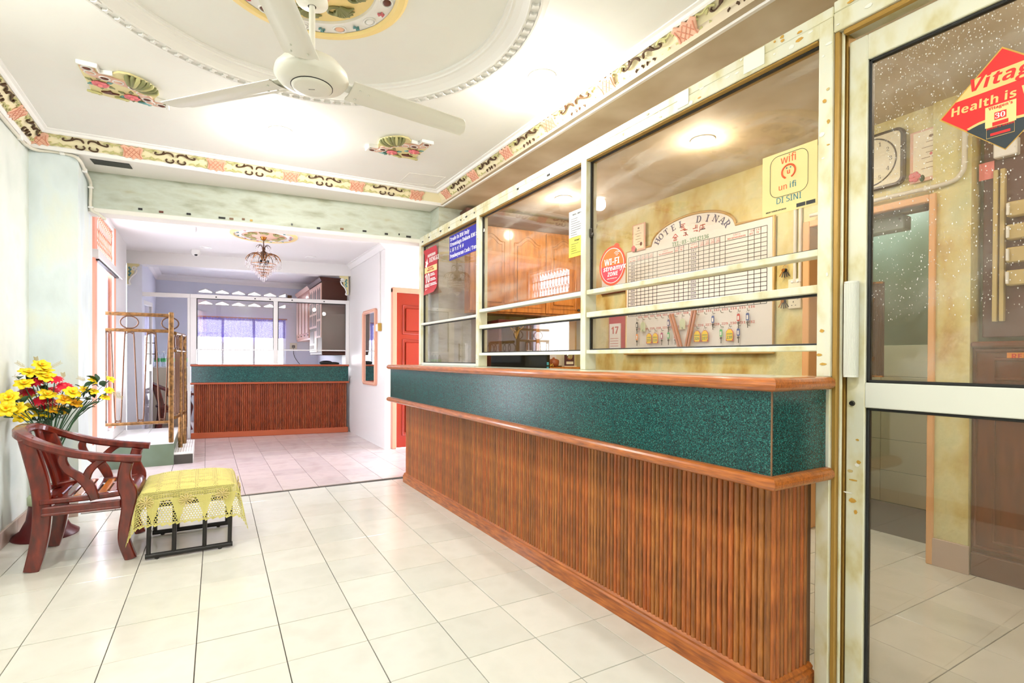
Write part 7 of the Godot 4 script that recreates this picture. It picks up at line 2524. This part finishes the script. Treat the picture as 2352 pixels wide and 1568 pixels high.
func pantry():
	# far wall with its window and two rows of roof-shaped vents
	solid("wall_back", Vector3(-1.1, -0.01, -7.65), Vector3(-0.44, 2.6, -7.45), M.kitchen_wall)
	solid("wall_back", Vector3(1.06, -0.01, -7.65), Vector3(1.75, 2.6, -7.45), M.kitchen_wall)
	solid("wall_back", Vector3(-0.44, -0.01, -7.65), Vector3(1.06, 0.35, -7.45), M.kitchen_wall)
	var c := CSGBox3D.new()
	c.name = "wall_vents"
	c.size = Vector3(1.52, 0.76, 0.12)
	c.position = Vector3(0.31, 2.245, -7.51)
	c.material = M.kitchen_wall
	for r in 2:
		for k in 6:
			var v := CSGPolygon3D.new()
			v.name = "vent_%d_%d" % [r, k]
			v.polygon = PackedVector2Array([Vector2(-0.105, -0.02), Vector2(0.105, -0.02), Vector2(0.105, -0.008), Vector2(0.0, 0.036), Vector2(-0.105, -0.008)])
			v.depth = 0.3
			v.operation = CSGShape3D.OPERATION_SUBTRACTION
			v.position = Vector3(-0.31 - 0.285 + 0.2665 * k, [0.085, -0.125][r], 0.15)
			v.material = M.white
			c.add_child(v)
	add_child(c, true)
	tag(c, "", "", "", "structure")
	var vr := place("trim_vents", Vector3(0, 2.2, -7.45))
	for r in 2:
		for k in 6:
			var m := MB.new()
			m.tube(Array(PackedVector2Array([Vector2(-0.118, -0.03), Vector2(0.118, -0.03), Vector2(0.118, -0.004), Vector2(0.0, 0.048), Vector2(-0.118, -0.004)])).map(func(p): return Vector3(0.31 - 0.31 - 0.285 + 0.2665 * k + p.x, [2.33, 2.12][r] + p.y, -7.449)), 0.007, 5, true)
			wpart("vent_rim", m, M.plaster, vr)
	var w := place("window_1", Vector3(0.31, 0.9, -7.5))
	for e in [[-0.44, 0.35, -0.40, 1.87], [1.02, 0.35, 1.06, 1.87], [-0.03, 0.35, 0.01, 1.87], [0.49, 0.35, 0.53, 1.87], [-0.44, 0.35, 1.06, 0.39], [-0.44, 1.83, 1.06, 1.87]]:
		var m := MB.new()
		m.cbox(Vector3((e[0] + e[2]) / 2, (e[1] + e[3]) / 2, -7.52), Vector3(e[2] - e[0], e[3] - e[1], 0.06), 0.004)
		wpart("window_frame", m, M.white, w)
	for e in [[-0.40, -0.03], [0.01, 0.49], [0.53, 1.02]]:
		var m := MB.new()
		m.box(Vector3(e[0], 0.39, -7.523), Vector3(e[1], 1.83, -7.518))
		wpart("pane", m, M.glass, w)
	var rail_ := MB.new()
	rail_.tube([Vector3(-0.46, 1.872, -7.41), Vector3(1.08, 1.872, -7.41)], 0.012, 8)
	wpart("curtain_rail", rail_, M.pink_cab, w)
	var cu := thing("curtain", "short pleated purple speckled curtain across the top of the pantry window", "curtain", Vector3(0.31, 1.5, -7.41))
	var g := []
	for i in 9:
		var row := []
		for j in 121:
			var u := j / 120.0
			var dense := 0.35 + 0.65 * absf(sin(u * 7.0 + 0.6))
			row.append(Vector3(-0.44 + 1.49 * u, 1.868 - 0.36 * i / 8.0 + 0.004 * sin(u * 60.0), -7.405 + 0.02 * sin(u * 150.0 + sin(u * 11.0) * 3.0) * dense))
		g.append(row)
	var mm := MB.new()
	mm.sheet(g)
	wpart("cloth", mm, M.curtain, cu)
	# ceiling cove
	var cv := MB.new()
	cv.moulding([Vector2(0, 0), Vector2(0, -0.10), Vector2(0.012, -0.10), Vector2(0.03, -0.05), Vector2(0.09, -0.012), Vector2(0.09, 0)], [Vector3(-1.03, 2.58, -5.35), Vector3(-1.03, 2.58, -7.45), Vector3(1.66, 2.58, -7.45)])
	struct("trim_pantry", cv, M.hall_ceiling)
	# tall wall cabinets on the right
	var k1 := thing("glazed_wall_cabinet", "tall brown wall cabinet with small arched glazed doors at the right of the pantry", "cabinet", Vector3(1.46, 1.22, -5.5))
	var m := MB.new()
	m.box(Vector3(1.265, 1.225, -6.02), Vector3(1.658, 2.33, -4.97))
	wpart("carcass", m, M.pantry_brown, k1)
	m = MB.new()
	m.moulding([Vector2(-0.02, 0.0), Vector2(0.01, 0.0), Vector2(0.02, 0.02), Vector2(0.045, 0.05), Vector2(0.045, 0.06), Vector2(-0.02, 0.06)], [Vector3(1.265, 2.31, -6.02), Vector3(1.265, 2.31, -4.97), Vector3(1.655, 2.31, -4.97)].map(func(p): return p))
	wpart("crown", m, M.pantry_brown, k1)
	m = MB.new()
	m.cbox(Vector3(1.47, 1.205, -5.5), Vector3(0.40, 0.05, 1.04), 0.01)
	wpart("base_moulding", m, M.pantry_brown, k1)
	for i in 3:
		var z := -5.98 + 0.335 * i
		var low := 1.62 if i < 2 else 1.45
		m = MB.new()
		m.cbox(Vector3(1.258, (low + 2.29) / 2, z + 0.165), Vector3(0.018, 2.29 - low, 0.325), 0.003)
		var dd := wpart("door", m, M.pink_cab_light, k1)
		for j in 3:
			for q in 2:
				var y0 := low + 0.03 + (2.29 - low - 0.05) / 3.0 * j
				var y1 := low + (2.29 - low - 0.05) / 3.0 * (j + 1) - 0.005
				var zc := z + 0.09 + 0.145 * q
				m = MB.new()
				var pl := PackedVector2Array([Vector2(-0.055, y0), Vector2(0.055, y0), Vector2(0.055, y1 - (0.05 if j == 2 else 0.0))])
				if j == 2: pl.append(Vector2(0.0, y1))
				pl.append(Vector2(-0.055, y1 - (0.05 if j == 2 else 0.0)))
				m.xf = Transform3D(Basis(Vector3(0, 0, 1), Vector3.UP, Vector3(-1, 0, 0)), Vector3(1.2488, 0, zc))
				m.prism(pl, 0.0, 0.002)
				wpart("pane", m, M.cabinet_dark, dd)
	m = MB.new()
	m.cbox(Vector3(1.262, 1.40, -5.66), Vector3(0.01, 0.34, 0.62), 0.003)
	wpart("lower_front", m, M.pink_cab_light, k1)
	m = MB.new()
	m.cbox(Vector3(1.258, 1.47, -5.75), Vector3(0.012, 0.20, 0.36), 0.003)
	wpart("oven_niche", m, M.cabinet_dark, k1)
	for i in 7:
		m = MB.new()
		m.cbox(Vector3(1.257, 1.31, -5.92 + 0.055 * i), Vector3(0.008, 0.06, 0.03), 0.002)
		wpart("grille_slot", m, M.cabinet_dark, k1)
	var k2 := thing("plain_wall_cabinet", "row of plain pink wood wall cabinet doors beside the pantry window", "cabinet", Vector3(1.46, 1.45, -6.75))
	m = MB.new()
	m.box(Vector3(1.268, 1.45, -7.44), Vector3(1.658, 2.33, -6.03))
	wpart("carcass", m, M.pink_cab, k2)
	for i in 4:
		m = MB.new()
		m.cbox(Vector3(1.26, 1.87, -7.26 + 0.348 * i), Vector3(0.018, 0.78, 0.34), 0.004)
		var dd := wpart("door", m, M.pink_cab, k2)
		m = MB.new()
		m.xf = Transform3D(Basis(Vector3(0, 0, 1), Vector3.UP, Vector3(-1, 0, 0)), Vector3(1.251, 1.87, -7.26 + 0.348 * i))
		m.prism(rect2(0.22, 0.6), 0.0, 0.008, 0.006)
		wpart("raised_panel", m, M.pink_cab_light, dd)
		m = MB.new()
		m.ball(Vector3(1.244, 1.53, -7.13 + 0.348 * i), Vector3(0.012, 0.01, 0.01), 8, 5)
		wpart("knob", m, M.steel_dark, dd)
	m = MB.new()
	m.moulding([Vector2(-0.02, 0.0), Vector2(0.01, 0.0), Vector2(0.045, 0.05), Vector2(0.045, 0.06), Vector2(-0.02, 0.06)], [Vector3(1.268, 2.31, -7.44), Vector3(1.268, 2.31, -6.03)])
	wpart("crown", m, M.pink_cab_light, k2)
	var sk := thing("power_socket", "white power socket with a dark plug and hanging cord beside the pantry window", "socket", Vector3(1.2, 1.33, -7.44))
	m = MB.new()
	m.cbox(Vector3(1.20, 1.365, -7.443), Vector3(0.13, 0.12, 0.014), 0.004)
	wpart("plate", m, M.cream, sk)
	m = MB.new()
	m.cbox(Vector3(1.20, 1.355, -7.425), Vector3(0.055, 0.055, 0.03), 0.008)
	wpart("plug", m, M.black, sk)
	m = MB.new()
	m.tube(cr([Vector3(1.20, 1.33, -7.42), Vector3(1.205, 1.2, -7.42), Vector3(1.26, 1.08, -7.40), Vector3(1.34, 0.98, -7.38)], 5), 0.005, 6)
	wpart("cord", m, M.black, sk)
	var wb := thing("fuse_box", "small brown box high on the pantry wall beside the vents", "box", Vector3(1.12, 2.28, -7.44))
	m = MB.new()
	m.cbox(Vector3(1.125, 2.30, -7.42), Vector3(0.075, 0.085, 0.05), 0.004)
	wpart("box", m, M.rust, wb)
	# white base units under the cabinets
	var bu := thing("base_unit", "white tiled worktop unit under the pantry wall cabinets", "cabinet", Vector3(1.4, 0, -6.3))
	m = MB.new()
	m.box(Vector3(1.12, 0.0, -7.44), Vector3(1.645, 0.84, -5.4))
	wpart("body", m, M.kitchen_tile, bu)
	m = MB.new()
	m.cbox(Vector3(1.37, 0.86, -6.42), Vector3(0.54, 0.04, 2.04), 0.004)
	wpart("worktop", m, M.white, bu)
	var bg := thing("dark_bag", "small dark bundle lying on the worktop of the back counter at its right end", "bag", Vector3(1.36, 1.03, -4.93))
	m = MB.new()
	m.ball(Vector3(-0.04, 0.03, 0), Vector3(0.10, 0.035, 0.06), 14, 8)
	m.ball(Vector3(0.07, 0.02, 0.01), Vector3(0.09, 0.024, 0.05), 14, 8)
	part("bundle", m, M.black, bg)
	# ledge with bottled water on the left
	var lw := thing("tiled_ledge", "beige tiled low wall at the left of the pantry carrying water bottles", "ledge", Vector3(-0.8, 0, -6.95))
	m = MB.new()
	m.box(Vector3(-1.03, 0.0, -7.1), Vector3(-0.52, 0.96, -6.85))
	wpart("body", m, M.cream, lw)
	m = MB.new()
	m.cbox(Vector3(-0.775, 0.97, -6.975), Vector3(0.52, 0.02, 0.27), 0.003)
	wpart("ledge_top", m, M.white, lw)
	var proto: Node3D
	for i in 6:
		var px := -0.98 + 0.085 * i
		var pos := Vector3(px, 0.98, -6.93 - 0.03 * (i % 2))
		var lb: String = ["first", "second", "third", "fourth", "fifth", "last"][i]
		var txt := "clear water bottle with green label on the pantry ledge, %s from the left wall" % lb
		if i == 0:
			proto = thing("water_bottle", txt, "bottle", pos, 0.0, "water bottles on the pantry ledge")
			m = MB.new()
			m.lathe([Vector2(0.001, 0.0), Vector2(0.036, 0.0), Vector2(0.038, 0.01), Vector2(0.038, 0.16), Vector2(0.03, 0.2), Vector2(0.014, 0.225), Vector2(0.013, 0.24)], Vector3.ZERO, 16, true)
			part("body", m, M.bottle, proto)
			m = MB.new()
			m.lathe([Vector2(0.0385, 0.08), Vector2(0.0385, 0.14)], Vector3.ZERO, 16)
			part("label", m, M.bottle_green, proto)
			m = MB.new()
			m.lathe([Vector2(0.015, 0.238), Vector2(0.015, 0.256), Vector2(0.001, 0.257)], Vector3.ZERO, 12)
			part("cap", m, M.white, proto)
		else:
			var cp := clear(proto, txt)
			cp.position = pos
	# small table by the doorway
	var tb := thing("side_table", "small dark legged table with a white top right of the open glass door", "table", Vector3(-0.5, 0, -5.95))
	m = MB.new()
	m.cbox(Vector3(-0.46, 0.70, -5.72), Vector3(0.26, 0.03, 0.4), 0.004)
	wpart("top", m, M.white, tb)
	for x in [-0.56, -0.36]:
		for z in [-5.88, -5.56]:
			m = MB.new()
			m.cbox(Vector3(x, 0.343, z), Vector3(0.035, 0.686, 0.035), 0.004)
			wpart("leg", m, M.maroon, tb)
